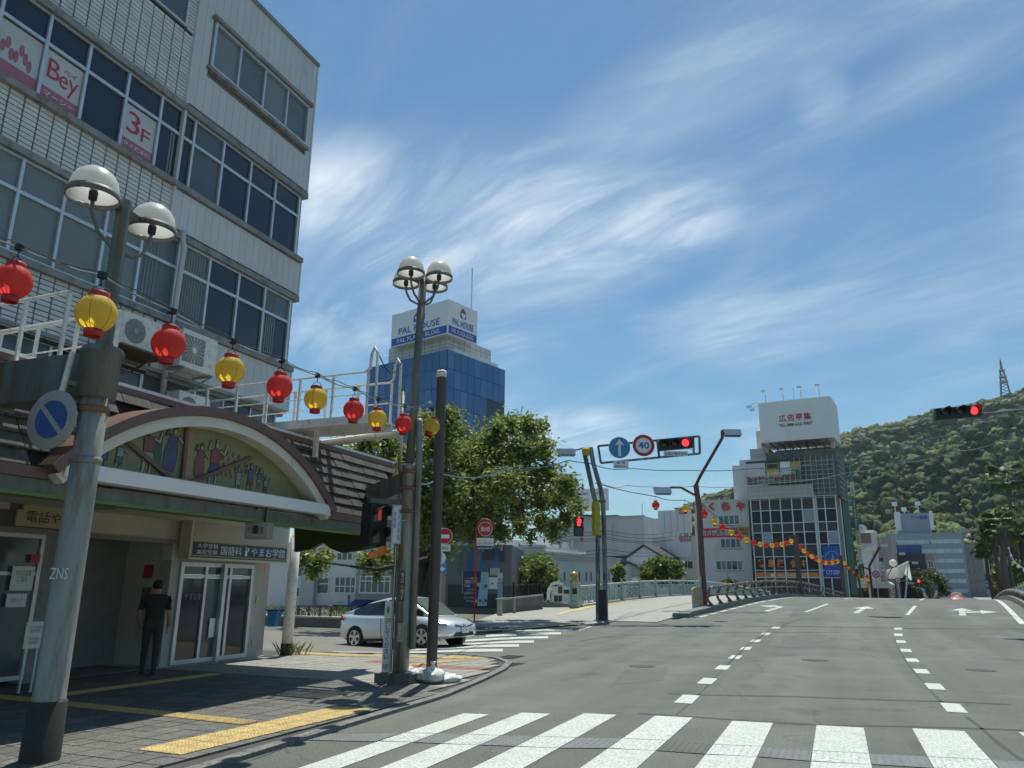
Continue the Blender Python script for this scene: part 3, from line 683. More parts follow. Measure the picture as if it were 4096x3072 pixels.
# wall tiles: three bands; nearest 300 as parts
tiles = []
for z0, z1, y0, y1 in ((5.95,7.1,3.0,YJ),(9.26,10.22,3.0,YJ),(12.36,14.18,3.0,YJ),(14.22,16.6,10.98,YJ),(14.22,16.6,3.0,4.15)):
    r_ = 0; z = z0
    while z+.06 < z1:
        y = y1
        while y-.1 > y0: tiles.append((max(y-.272,y0), y-.016, z+.01, z+.088)); y -= .288
        z += .098; r_ += 1
tiles.sort(key=lambda t: ((t[0]-9.5)**2*.6+(t[2]-13.0)**2))
tme = {}
mbr = MB()
for n_, (a,b_,z0,z1) in enumerate(tiles):
    if n_ < 300:
        key = round(b_-a,3)
        if key not in tme: tme[key] = MB().box((0,0,0),(.05,b_-a,z1-z0)).mesh('tile','tile')
        link('tile', tme[key], blg, loc=(XF+.02+random.uniform(0,.006),(a+b_)/2,(z0+z1)/2)).matrix_parent_inverse = Matrix.Translation(-blg.location)
    else: F.box(mbr, a, b_, z0, z1, -.01, .044+random.uniform(0,.006))
stuff(mbr.obj('far_tiles', 'tile', blg))
# posters in the third floor windows
def poster(a0, a1, z0, z1, rows_):
    p = F.plate('window_poster', 'poster_white', blg, (a0,a1,z0,z1), .013, .018)
    F.plate('poster_band', 'pink', p, (a0+.004,a1-.004,z0+.004,z0+(z1-z0)*.24), .018, .022)
    for body, m, fa0, fa1, fz0, fz1 in rows_:
        F.label(body, m, p, (a0+(a1-a0)*fa0, a0+(a1-a0)*fa1, z0+(z1-z0)*fz0, z0+(z1-z0)*fz1), .025, name='lettering')
poster(9.76, 10.56, 10.44, 11.46, [('3','ink_red',.12,.52,.4,.88),('F','ink_red',.58,.86,.36,.66),('(タイ式ヨガ)','sign_white',.05,.95,.06,.18)])
poster(7.97, 8.75, 10.44, 11.46, [('B','ink_red',.1,.42,.45,.85),('ey','ink_red',.42,.92,.28,.66),('ベイ','ink_red',.5,.85,.7,.82),('マーシー','sign_white',.1,.9,.06,.18)])
poster(7.1, 7.89, 10.44, 11.46, [])
for k in range(7): a = 7.2+.085*k; MB().prism([F.at(a+.05*math.cos(t_),10.95+.12*math.sin(k*1.9)+.13*math.sin(t_),.02) for t_ in [i*.785 for i in range(8)]],(.003,0,0)).obj('poster_print','pink',blg)
# downpipe
MB().tube([(XF+.14,11.56,9.3),(XF+.14,11.56,9.1),(XF+.22,11.56,8.9),(XF+.2,11.54,7.4),(XF+.12,11.58,7.15),(XF+.1,11.6,5.2)], .06, 8).obj('downpipe', 'bld_offwhite', blg, True)
# low ground-floor roof strip windows between canopy and first floor
F.window(blg, (6.0,11.2,5.2,5.95), -.1, cols=5, pane=['glass_mid','glass_dark'], fw=.07); F.window(blg, (12.6,15.4,5.25,5.98), -.1, cols=3, pane=['glass_curtain','glass_dark'], fw=.05)
F.box(MB(), Y0, Y1-.05, 3.2, 5.18, -.6, -.02).obj('lower_wall', 'wall_grey', blg); F.box(MB(), 2.6,Y1-.05,5.98,6.06,-.3,.1).obj('ledge','ledge',blg)
F.box(MB(), 11.22,12.58,5.2,5.97,-.4,-.12).obj('lower_wall','wall_dark',blg)
# ---- air conditioner units
def aircon(y, z, w, h, d, label, square):
    t = thing('air_conditioner', label, 'air conditioner', (XF+.35, y, z))
    MB().lohi((XF+.24,y-w/2,z),(XF+.24+d,y+w/2,z+h)).obj('casing', 'white_rust', t)
    xf = XF+.24+d; cy_, cz = y-w*.16, z+h*.5; r_ = h*.36
    if square: F.box(MB(), cy_-r_, cy_+r_, cz-r_, cz+r_, .24+d, .25+d).obj('fan_grille', 'wall_grey', t)
    else: MB().lathe((xf,cy_,cz), [(r_,0),(r_,.012),(r_-.012,.014),(0,.006)], 20, (V((0,1,0)),V((0,0,1)),V((1,0,0)))).obj('fan_grille', 'wall_grey', t)
    mb = MB()
    for k in range(18 if square else 10):
        a = 2*math.pi*k/(18 if square else 10); mb.bar((xf+.016,cy_+.04*math.cos(a),cz+.04*math.sin(a)),(xf+.016,cy_+r_*math.cos(a+.35),cz+r_*math.sin(a+.35)), .008,.008)
    mb.lathe((xf+.012,cy_,cz), [(.06,0),(.06,.012),(0,.014)], 12, (V((0,1,0)),V((0,0,1)),V((1,0,0)))); mb.obj('fan_guard', 'white_rust' if square else 'concrete', t)
    for s_ in (-.4,.4):
        mb = MB(); mb.bar((XF,y+s_*w,z-.03),(XF+.3+d,y+s_*w,z-.03),.04,.04); mb.bar((XF,y+s_*w,z-.3),(XF+.25+d,y+s_*w,z-.04),.03,.03)
        mb.obj('bracket', 'rust' if not square else 'scaffold', t)
    return t
aircon(10.45, 6.14, .95, .68, .36, 'air conditioner with round fan on a rusty ledge beside the lamp post', False)
aircon(11.98, 6.12, 1.0, .82, .36, 'air conditioner with square fan guard on steel brackets under the downpipe', True)
aircon(12.0, 4.98, .85, .62, .36, 'air conditioner standing low behind the canopy roof ridge', False)
mb = MB(); mb.lohi((XF,9.85,6.05),(XF+.85,11.0,6.09)); tag(mb.obj('rusty_ledge','rust'), 'rusty sheet metal ledge under the round fan air conditioner', 'ledge')
# ================================================================== shop fronts under the arcade
cram = thing('cram_school_front', 'small glass fronted shop with white walls at the end of the arcade', 'shop', (XF-1.5, 14, 0))
F.window(cram, (12.74,15.02,.05,2.14), -.02, cols=3, rows=[.86], pane=['glass_dark','glass_mid'], fw=.09, name='glass_door', proud=.07)
solid('wall', 'wall_light', cram, F, 15.03, 15.62, 0, 2.16, .3); solid('wall', 'wall_light', cram, F, 12.5, 12.735, 0, 2.16, .25)
F.box(MB(), 12.5, 15.62, 2.145, 3.0, -.3, -.02).obj('header', 'cream', cram)
F.box(MB(), 12.3, 15.6, 0, .04, -3, .1).obj('floor_slab', 'concrete', cram)
F.box(MB(), 12.7, 15.6, 0, 2.9, -3.1, -2.9).obj('rear_wall', 'wall_grey', cram)
MB().lohi((XF-2.9,12.64,0),(XF-.3,12.73,2.9)).obj('side_wall', 'cream', cram)
F.label('やまお学館', 'ink_grey', cram, (12.95,13.55,1.35,1.5), .02)
F.plate('door_notice', 'white_clean', cram, (13.75,13.92,.55,.95), .02, .03); F.plate('intercom', 'beige_sign', cram, (15.2,15.27,1.25,1.4), .0, .03); F.plate('socket_plate', 'beige_sign', cram, (15.2,15.27,.3,.42), .0, .02)
F.box(MB(), 13.95, 14.05, 0, 2.13, .0, .12).obj('door_post', 'alu', cram)
# fascia sign (tilted light box)
FS = Face((-12.5,0,0), (1,0,0)); r_ = (12.55,15.76,2.19,3.1)
sg = thing('fascia_sign', 'long shop sign of white over a navy strip with white school lettering', 'sign', (-12.6,14.1,2.2))
FS.box(MB(), *r_, -.3, 0).obj('light_box', 'cream', sg)
FS.plate('white_panel', 'wall_light', sg, (12.63,15.7,2.58,3.04), 0, .01); nv = FS.plate('navy_panel', 'navy', sg, (12.63,15.7,2.25,2.56), 0, .012)
for z0,z1 in ((2.555,2.58),(2.262,2.282)): FS.plate('gold_stripe', 'gold', sg, (12.63,15.7,z0,z1), .012, .016)
for z0, z1 in ((2.228,2.25),(3.04,3.062)): FS.plate('edge_trim', 'sign_green', sg, (12.6,15.72,z0,z1), 0, .012)
FS.label('大学受験', 'white_clean', nv, (12.74,13.35,2.43,2.53), .02); FS.label('高校受験', 'white_clean', nv, (12.74,13.35,2.3,2.4), .02)
FS.label('国語科', 'white_clean', nv, (13.45,14.1,2.31,2.5), .02); FS.label('やまお学館', 'white_clean', nv, (14.42,15.62,2.31,2.52), .02)
FS.plate('emblem', 'white_clean', nv, (14.22,14.29,2.31,2.44), .013, .018); FS.plate('emblem', 'sign_cyan', nv, (14.22,14.28,2.46,2.51), .013, .018); FS.plate('emblem', 'white_clean', nv, (14.3,14.34,2.42,2.5), .013, .018)
# hanging sign under the canopy
hs = thing('hanging_sign', 'small grey hanging light box with school name above the fascia sign', 'sign', (-11.6,13.45,2.7))
Fh = Face((0,13.3,0),(.35,-1,0)); q0 = hit(c3(1672,1172),Fh.p,Fh.n); q1 = hit(c3(1810,1282),Fh.p,Fh.n); rr = Fh.rect(c3(1672,1172),c3(1810,1282))
Fh.box(MB(), *rr, -.3, 0).obj('box', 'wall_grey', hs); Fh.plate('face_panel', 'sign_grey', hs, (rr[0]+.03,rr[1]-.03,rr[2]+.03,rr[3]-.03), 0, .01)
Fh.label('やまお学館', 'ink', hs, (rr[0]+.05,rr[1]-.05,rr[2]+.07,rr[2]+.2), .016); Fh.plate('emblem','ink',hs,((rr[0]+rr[1])/2-.04,(rr[0]+rr[1])/2+.04,rr[3]-.19,rr[3]-.05),.01,.016)
mb = MB()
for a in (rr[0]+.1, rr[1]-.1): mb.tube([Fh.at(a,rr[3],-.15),Fh.at(a,2.98,-.15)], .015, 6)
mb.obj('hanger', 'black', hs)
# open passage with dim back wall, and the phone shop
pas = thing('passage', 'dim open passage with beige header between phone shop and cram school', 'passage', (XF-1.5,11.2,0))
F.box(MB(), 9.82, 12.5, 2.58, 3.0, -.3, .0).obj('header', 'cream', pas); F.box(MB(), 9.82, 12.5, 2.5, 2.58, -.25, .06).obj('shutter_box', 'wall_grey', pas)
F.box(MB(), 9.7, 12.64, 0, 2.95, -1.6, -1.45).obj('back_wall', 'wall_grey', pas); F.box(MB(), 9.8, 12.5, 0, .03, -1.5, -.01).obj('floor_slab', 'concrete_dark', pas)
F.box(MB(), 9.8, 12.5, 2.9, 2.95, -1.5, -.3).obj('ceiling', 'wall_grey', pas); MB().lohi((XF-1.45,9.72,0),(XF-.01,9.81,2.58)).obj('side_wall', 'wall_grey', pas)
F.plate('wall_lamp', 'sign_grey', pas, (10.9,11.6,2.28,2.48), -1.45, -1.35)
Fq = Face((0,12.64,0),(0,-1,0))
for (x0,x1,z0,z1,m1,m2) in ((-13.98,-13.3,1.72,2.16,'cream','ink_red'),(-13.96,-13.28,1.2,1.69,'cream','bld_brown'),(-13.95,-13.4,.6,1.17,'cream','cream')):
    p = Fq.plate('wall_poster', m1, pas, (x0,x1,z0,z1), 0, .015)
    Fq.plate('poster_print', m2, p, (x0+(x1-x0)*.28,x0+(x1-x0)*.68,z0+(z1-z0)*.18,z0+(z1-z0)*.82), .015, .02)
ph = thing('phone_shop', 'phone shop front with glass, notices and lit tubes inside', 'shop', (XF-1.5,7,0))
F.window(ph, (4.0,9.55,.1,2.5), 0, cols=5, rows=[.72], pane='glass_mid', fw=.07, name='shop_window')
F.box(MB(), 9.56, 9.815, 0, 2.56, -.3, .04).obj('pillar', 'wall_grey', ph); F.box(MB(), 4, 9.81, 2.5, 2.6, -.2, .08).obj('header', 'wall_grey', ph); F.box(MB(), 4, 9.81, 2.6, 3.2, -.3, -.01).obj('header', 'wall_dark', ph)
mb = MB(); F.box(mb, 8.95, 10.4, 2.62, 2.9, .0, .05); F.box(mb, 9.05, 10.3, 2.9, 3.0, .0, .05); bd = mb.obj('name_board', 'beige_sign', ph); F.label('電話や', 'ink', bd, (9.12,9.78,2.7,2.9), .056)
F.plate('name_board', 'beige_sign', ph, (7.9,8.8,2.88,3.02), 0, .05)
for (a0,a1,z0,z1,b) in ((9.02,9.42,1.55,1.95,'本日の営業\nご案内'),(9.0,9.35,1.28,1.5,'お知らせ')):
    p = F.plate('notice', 'sign_white', ph, (a0,a1,z0,z1), .07, .078); F.label(b, 'ink_grey', p, (a0+.06,a1-.06,z0+(z1-z0)*.35,z1-.06), .082)
F.plate('notice', 'ink_red', ph, (9.3,9.48,2.02,2.16), .07, .078)
for z, y0, y1 in ((2.42,8.2,9.05),(2.3,9.2,9.45),(2.18,9.12,9.45),(2.05,9.14,9.42)):
    MB().tube([(XF-.6,y0,z+.1),(XF-.6,y1,z+.1)], .02, 6).obj('light_tube', 'tube_light' if y0 < 9 else 'white_clean', ph)
# A-board with hand lettering leaning beside the pillar
ab = thing('notice_board', 'white rounded notice board on legs in front of the phone shop pillar', 'sign', (XF+.35,9.45,0))
Fa = Face((XF+.35,0,0),(1,-.1,0)); ra = Fa.rect(c4(185,660),c4(285,835)); Fa.box(MB(), *ra, -.02, 0).obj('board', 'sign_white', ab); Fa.label('スマホ修理\n電池交換\n\n即日対応\nお気軽に', 'ink_grey', ab, (ra[0]+.05,ra[1]-.05,ra[2]+.06,ra[3]-.06), .004)
mb = MB()
for a in (ra[0]+.06, ra[1]-.06): mb.bar(Fa.at(a,0,-.03),Fa.at(a,ra[2]+.1,-.03),.03,.03)
mb.obj('leg', 'alu', ab)
# ================================================================== arcade canopy along the pavement
XC = -8.8; ZB, ZT = 3.04, 4.4; YE = 14.6
can = thing('arcade_canopy', 'arcade canopy with slate mansard front, painted arch and maroon trim over the pavement', 'canopy', (-10.8,9,2.9))
FC = Face((XC,0,0),(1,0,0))
MB().lohi((XF+.02,1.5,2.99),(XC-.25,YE-.3,3.05)).obj('ceiling', 'cream', can); MB().lohi((XF+.02,1.5,3.06),(XC-.35,YE-.05,3.1)).obj('roof_deck', 'slate_back', can)
FC.box(MB(), 1.5, YE, 2.74, 2.90, -.3, 0).obj('gutter', 'steel_green_dark', can); FC.box(MB(), 1.5, YE, 2.69, 2.738, -.26, .02).obj('green_strip', 'green_trim', can)
for y0,y1 in ((1.5,6.4),(12.1,YE)): FC.box(MB(), y0, y1, 2.905, 3.04, -.3, .04).obj('eave_trim', 'maroon', can)
# slates, row by row, each its own piece
slope = V((XC-.62-(XC-.05),0,ZT-ZB)); sn = V((slope.z,0,-slope.x)).normalized(); su = slope.normalized()
MB().hexa([V((XC-.09,1.5,ZB)),V((XC-.09,YE,ZB)),V((XC-.3,YE,ZB)),V((XC-.3,1.5,ZB))],[V((XC-.66,1.5,ZT)),V((XC-.66,YE+.9,ZT)),V((XC-.9,YE+.9,ZT)),V((XC-.9,1.5,ZT))]).obj('roof_backing', 'slate_back', can)
AC, AR = (6.38+12.08)/2, None; ch, ri = (12.08-6.38)/2, 1.24; AR = (ch*ch+ri*ri)/(2*ri); AZ = 3.0+ri-AR
def arch_z(y, r): 
    d = r*r-(y-AC)**2; return AZ+math.sqrt(d) if d > 0 else -9
nrow = 7; L_ = slope.length; rh = L_/nrow; n_s = 0; smesh = {}
for r_i in range(nrow):
    y = 1.5-(r_i%2)*.23
    while y < YE+.15*r_i:
        w = .46*random.choice((.8,1,1.15)); zc = ZB+slope.z*(r_i+.5)/nrow
        if arch_z(y+w/2, AR+.02) < zc-.1 and y+w < YE+.13*(r_i+1):
            c = V((XC-.05,y+w/2,ZB))+su*(rh*(r_i+.5))+sn*(.02+random.uniform(0,.012)); tilt = (su*rh-sn*.035).normalized(); tn = V((0,1,0)).cross(tilt)
            key = round(w,2)
            if key not in smesh: smesh[key] = MB().box((0,0,0),(w-.015, rh*1.06, .02),(V((0,1,0)),tilt,tn)).mesh('slate','slate')
            link('slate', smesh[key], can, loc=c).matrix_parent_inverse = Matrix.Translation(-can.location)
        y += w
MB().bar((XC-.66,1.5,ZT+.03),(XC-.66,YE+1.0,ZT+.03),.16,.09).obj('ridge_cap', 'maroon', can)
MB().bar((XC-.62,1.5,ZT+.10),(XC-.62,YE+.9,ZT+.10),.07,.05).obj('ridge_strip', 'white_rust', can)
# arch ring, reveal, mural
def arc(r, n=36):
    a0 = math.asin(min(1,ch/AR)); return [(AC+r*math.sin(-a0+2*a0*i/n), AZ+r*math.cos(-a0+2*a0*i/n)) for i in range(n+1)]
def ring(r0, r1, x0, x1):
    mb = MB(); A, B_ = arc(r0), arc(r1); fs = []; vs = []
    for (ya,za),(yb,zb) in zip(A,B_): vs += [V((x0,ya,za)),V((x1,ya,za)),V((x1,yb,zb)),V((x0,yb,zb))]
    for i in range(36):
        for j in range(4): fs.append((4*i+j,4*i+(j+1)%4,4*i+4+(j+1)%4,4*i+4+j))
    fs += [(3,2,1,0),(144,145,146,147)]
    return mb.add(vs, fs)
ring(AR-.04, AR+.1, XC-.5, XC+.22).obj('arch_rib', 'maroon', can); ring(AR-.2, AR-.045, XC-.3, XC+.16).obj('arch_soffit', 'cream', can)
MB().lohi((XC-.3,6.5,2.95),(XC+.2,11.97,3.14)).obj('white_beam', 'white_clean', can)
MB().lohi((XC-.3,6.55,3.14),(XC+.12,11.92,3.165)).obj('beam_lip', 'sign_grey', can)
XM = XC-.12
A = arc(AR-.17); pts_ = [V((XM,y,max(z,3.15))) for y,z in A if z > 3.12]
mat('mural', (.24,.235,.10), .45, var=.18, scale=1.8, stain=.1, stain_col=(.33,.27,.10))
mu = MB().prism([V((XM,pts_[0].y,3.12))]+pts_+[V((XM,pts_[-1].y,3.12))], (-.03,0,0)).obj('mural', 'mural', can)
for k, c in (('mu_red',(.20,.07,.06)),('mu_blue',(.07,.13,.21)),('mu_purple',(.07,.065,.14)),('mu_skin',(.36,.34,.26)),('mu_grey',(.27,.26,.24)),('mu_green',(.045,.09,.07)),('mu_orange',(.34,.22,.09))): mat(k, c, .5, var=.12, scale=6)
FM = Face((XM,0,0),(1,0,0))
def fig(x, yf, yh, top, leg, lean=0., arm='up', rob=False, dep=.004):
    """a painted dancer: px of the foot centre and head top in crop c3"""
    f0, h0 = FM.uv(c3(x,yf)), FM.uv(c3(x+lean*(yf-yh)*.2,yh)); H = h0[1]-f0[1]
    def P(a, z, d): return FM.at(f0[0]+a*H+lean*z*.16*H, f0[1]+z*H, d)
    def pl(pts, m, d):
        mb = MB(); mb.prism([P(a,z,dep+d) for a,z in pts],(.0014,0,0)); mb.mi = 1; k = len(pts)
        for i in range(k): mb.bar(P(*pts[i],dep+d+.0015),P(*pts[(i+1)%k],dep+d+.0015),.0016,.0075,V((1,0,0)).cross(P(*pts[(i+1)%k],0)-P(*pts[i],0)))
        mb.obj('painted_figure', [m,'ink'], mu)
    def rnd(ca, cz, ra, rz, n=10): return [(ca+ra*math.cos(2*math.pi*i/n), cz+rz*math.sin(2*math.pi*i/n)) for i in range(n)]
    if rob: pl([(-.16,.05),(.14,.0),(.18,.3),(.12,.75),(-.1,.78),(-.2,.4)], top, .004)
    else:
        pl([(-.13,.0),(-.07,.0),(.0,.38),(-.1,.42)], 'mu_skin', .004); pl([(.03,.0),(.1,.02),(.12,.2),(.05,.42),(-.02,.36),(.06,.2)], 'mu_skin', .0045)
        pl([(-.15,.3),(.13,.24),(.12,.5),(-.1,.5)], leg, .006); pl([(-.12,.48),(.12,.48),(.15,.78),(-.14,.8)], top, .008)
    pl([(.1,.74),(.26,.68),(.3,.92),(.26,.94),(.21,.74),(.1,.8)] if arm == 'up' else [(.1,.74),(.3,.6),(.34,.64),(.12,.8)], 'mu_skin', .010)
    pl([(-.12,.78),(-.24,.74),(-.2,.95),(-.16,.94),(-.17,.8),(-.08,.8)], 'mu_skin' if arm == 'up' else top, .0105)
    pl(rnd(.0,.88,.05,.075), 'mu_skin', .012); pl([(-.06,.93),(.06,.93),(.03,1.02),(-.04,1.0)], 'mu_grey' if not rob else 'mu_green', .014)
fig(985,860,505,'mu_red','mu_grey'); fig(1140,825,512,'mu_purple','mu_blue',.5,rob=True,arm='dn'); fig(790,825,615,'mu_grey','mu_blue',.4,arm='dn'); fig(690,800,575,'mu_blue','mu_blue',.2)
fig(1345,870,632,'mu_red','mu_grey',.1,rob=True,arm='dn'); fig(1435,935,605,'mu_red','mu_purple',.3); fig(1610,965,795,'mu_grey','mu_grey'); fig(1690,975,770,'mu_blue','mu_red',.2); fig(1755,940,812,'mu_blue','mu_grey'); fig(1795,1000,855,'mu_grey','mu_red')
for cx0, cy0, nx, ny, dx, dy in ((810,540,5,2,32,42),(1510,690,5,3,38,45),(700,575,4,1,18,0),(1500,800,3,2,32,35),(1720,790,3,1,25,12)):
    for i in range(nx):
        for j in range(ny):
            a, z = FM.uv(c3(cx0+dx*i+j*6, cy0+dy*j+(14 if cx0 > 1400 else 0)*i*.9)); mb = MB(); mb.prism([FM.at(a+.03*math.cos(k*.785), z+.045*math.sin(k*.785), .004) for k in range(8)], (.004,0,0)); mb.obj('painted_lantern', 'mu_red', mu)
MB().prism([FM.at(*FM.uv(c3(*p)),.001) for p in ((1230,540),(1320,520),(1300,850),(1230,880))],(.003,0,0)).obj('painted_curtain','mu_orange',mu)
MB().prism([FM.at(*FM.uv(c3(*p)),.002) for p in ((1040,640),(1110,590),(1090,840),(1050,760))],(.003,0,0)).obj('painted_curtain','mu_green',mu)
for (pa,pb) in (((1265,505),(1228,905)),((755,545),(1190,905)),((1700,735),(1255,915))):
    a, b_ = FM.uv(c3(*pa)), FM.uv(c3(*pb)); MB().bar(FM.at(*a,.03),FM.at(*b_,.03),.06,.05,V((1,0,0))).obj('brace', 'maroon', can)
# green valance at the end of the arcade, round column
mb = MB(); mb.prism([onY(e5(*q),13.6) for q in ((90,690),(90,330),(1110,380),(1110,640),(730,705),(560,640),(470,560),(300,650))],(0,.12,0)); mb.obj('valance', 'awning_green', can)
MB().prism([onX(c3(*q),-9.2) for q in ((620,1000),(830,1005),(790,1085),(650,1080))],(-.2,0,0)).obj('beam_end', 'steel_green_dark', can)
colm = thing('round_column', 'white round column with black foot at the end of the arcade', 'column', (-12.45,15.95,0))
MB().lathe((-12.45,15.95,.3), [(.135,0),(.13,2.7)], 16).obj('shaft', 'white_rust', colm, True); MB().lathe((-12.45,15.95,0), [(.15,0),(.15,.3),(.137,.31)], 16).obj('foot', 'base_black', colm, True)
b0 = thing('hanging_basket', 'blue plastic basket fixed to the wall beside the round column', 'basket', (-12.75,15.75,.9)); MB().hexa([V((-12.85,15.66,.7)),V((-12.65,15.66,.7)),V((-12.65,15.82,.7)),V((-12.85,15.82,.7))],[V((-12.88,15.64,1.1)),V((-12.58,15.64,1.1)),V((-12.58,15.86,1.1)),V((-12.88,15.86,1.1))]).obj('bin','sign_bluelite',b0)
MB().lohi((-12.9,15.62,1.06),(-12.56,15.88,1.1)).obj('rim','sign_blue',b0)
# ---- catwalks on top of the canopy
def catwalk(name_label, y0, y1, x_end, z, handles):
    t = thing('catwalk', name_label, 'catwalk', (-10.5,(y0+y1)/2,z))
    for y in (y0,y1): MB().bar((XF,y,z-.07),(x_end,y,z-.07),.06,.16).obj('deck_beam', 'white_rust', t)
    mb = MB(); x = XF+.1
    while x < x_end: mb.bar((x,y0+.03,z-.02),(x,y1-.03,z-.02),.05,.03); x += .075
    mb.obj('grating', 'white_rust', t)
    for y in (y0,y1):
        k = .85; MB().tube([(XF,y,z+k),(x_end-.05,y,z+k)], .022, 6).obj('handrail', 'white_rust', t); MB().tube([(XF,y,z+k*.5),(x_end-.05,y,z+k*.5)], .012, 6).obj('mid_rail', 'white_rust', t)
        x = x_end-.05
        while x > XF: MB().bar((x,y,z),(x,y,z+k),.04,.04).obj('post', 'white_rust', t); x -= .78
        if handles:
            x = x_end; MB().tube([(x-.1,y,z+k),(x-.02,y,z+k+.06),(x,y,z+k+.35),(x+.06,y,z+k+.47),(x+.13,y,z+k+.35),(x+.14,y,z+.1),(x+.2,y,z-.05)], .028, 8).obj('grab_handle', 'white_rust', t, True)
    for x in (-9.2,-10.8,-12.2):
        if x < x_end: MB().bar((x,(y0+y1)/2,ZT-.3),(x,(y0+y1)/2,z-.1),.08,.08).obj('support_leg', 'white_rust', t)
    return t
cw = catwalk('white rusty catwalk with grab handles crossing the canopy to the four lamp post', 11.75, 12.6, -7.75, 4.75, True)
catwalk('white rusty catwalk with plain railing behind the two lamp post', 6.1, 6.85, -8.45, 4.35, False)
MB().tube([V((-7.62,11.75,5.95)),V((-7.6,12.0,5.72)),V((-7.6,12.2,5.66)),V((-7.6,12.4,5.75)),V((-7.62,12.6,5.98))], .012, 5).obj('chain', 'black', cw)
MB().tube([(-11.6,13.0,4.45),(-7.6,12.75,4.6)], .075, 10).obj('tie_pipe', 'white_rust', cw)
# ================================================================== street furniture on the near corner
PA = V((-7.22,5.67,0)); PB = V((-7.31,12.59,0)); PC = V((-6.88,12.95,0))
def dome_lamp(parent, c, pole_top, r=.255):
    lp = MB().lathe(c, [(r*1.02,0),(r*1.0,.09),(r*.93,.17),(r*.76,.245),(r*.5,.30),(r*.2,.325),(0,.33)], 20, cap=False).obj('lamp_dome', 'dome', parent, True)
    MB().lathe(c, [(r*1.05,-.05),(r*1.1,-.05),(r*1.1,.025),(r*1.05,.025),(r*1.05,-.05)], 24, cap=False).obj('rim', 'steel_green_dark', lp, True)
    MB().lathe(c, [(0,-.06),(.045,-.06),(.05,.03),(.035,.05),(0,.05)], 10).obj('socket', 'black_soft', lp, True); MB().ball(c+V((0,0,.1)), .055, 10, 6, (1,1,1.2)).obj('bulb', 'bulb', lp, True)
    d = V((pole_top.x-c.x,pole_top.y-c.y,0)); n = d.normalized()
    MB().tube([c+V((0,0,-.05)), c+V((0,0,-.22))+n*.02, c+V((0,0,-.40))+n*.12, c+V((0,0,-.5))+n*.28, V((pole_top.x,pole_top.y,c.z-.52))-n*.05], .022, 7).obj('curved_arm', 'steel_green_dark', lp, True)
    MB().bar(c+n*r*1.05+V((0,0,-.01)), V((pole_top.x,pole_top.y,c.z-.01)), .06, .07).obj('strut', 'steel_green_dark', lp)
def onZo(p, z): return onZ(p, z)
# -- lamp post A
la = thing('lamp_post', 'rusty green lamp post with two dome lamps and a box beam, black foot', 'lamp post', PA)
MB().lathe(PA, [(.17,.55),(.15,.6),(.142,2.6),(.138,4.0)], 18).obj('column', 'steel_green', la, True); MB().lathe(PA, [(.2,0),(.18,.04),(.172,.57),(.16,.58)], 18).obj('foot', 'base_black', la, True)
MB().lathe(PA, [(.2,3.62),(.2,4.1),(.23,4.12),(.2,4.18),(.12,4.2)], 18).obj('head_collar', 'steel_green_dark', la, True)
MB().hexa([V((-7.3,5.54,3.62)),V((-7.3,5.80,3.62)),V((-13,5.80,3.75)),V((-13,5.54,3.75))],[V((-7.3,5.54,4.12)),V((-7.3,5.80,4.12)),V((-13,5.80,4.2)),V((-13,5.54,4.2))]).obj('box_beam', 'steel_green_dark', la)
for x in (-8.75,-10.4): MB().lohi((x-.02,5.51,3.60),(x+.02,5.83,4.18)).obj('beam_joint', 'steel_green_dark', la)
ptA = PA+V((-.02,0,5.98)); MB().tube([PA+V((0,0,4.15)), ptA], [.085,.075], 8).obj('upper_pole', 'steel_green_dark', la)
r1 = onZ(c2(635,305), 5.88); r2 = onZ(c2(1035,540), 5.88)
for q in (r1, r2): dome_lamp(la, q, ptA)
for z, m in ((3.45,'rust'),(2.9,'steel_green'),(3.78,'steel_green')): MB().lathe(PA+V((0,0,z)), [(.14,0),(.158,.01),(.158,.07),(.14,.08)], 18).obj('clamp_band', m, la, True)
MB().prism([PA+V((.19*math.cos(a),.19*math.sin(a),.0)) for a in [i*math.pi/4 for i in range(8)]],(0,0,.012)).obj('base_plate','base_black',la)
text('ZNS', 'white_clean', la, V((PA.x+.06,PA.y-.15,1.78)), V((.97,.25,0)), ZU, .2, .11, name='graffiti')
# -- no parking sign on it
FN = Face(V((-7.62,5.42,0)), (.12,-1,0)); c_ = hit(e7(580,770),FN.p,FN.n)
ns = thing('no_parking_sign', 'round faded blue no stopping sign with grey ring clamped to the lamp post', 'sign', (c_.x,c_.y,c_.z-.3))
ax = (FN.r, ZU, FN.n); rad = .32
MB().lathe(c_, [(rad,0),(rad,.012),(rad*.985,.016),(0,.016)], 32, ax).obj('disc', 'sign_grey', ns, True)
for sgn in (-1,1):
    P = []
    a0 = math.radians(-45+8 if sgn > 0 else 135+8); 
    for i in range(17): a = a0+math.radians(164)*i/16; P.append(c_+FN.r*(.205*math.cos(a))+ZU*(.205*math.sin(a))+FN.n*.018)
    MB().prism(P, FN.n*.004).obj('blue_field', 'sign_blue', ns)
MB().tube([c_+V((.02,.03,.2)), c_+V((.1,.03,.75))], .032, 10).obj('stub_pipe', 'white_rust', ns)
for z, dx in ((.42,.05),(-.1,.25)): MB().bar(c_+V((dx,.04,z)), V((PA.x-.12,PA.y-.05,c_.z+z-.03)), .05,.05).obj('bracket', 'steel_green', ns)
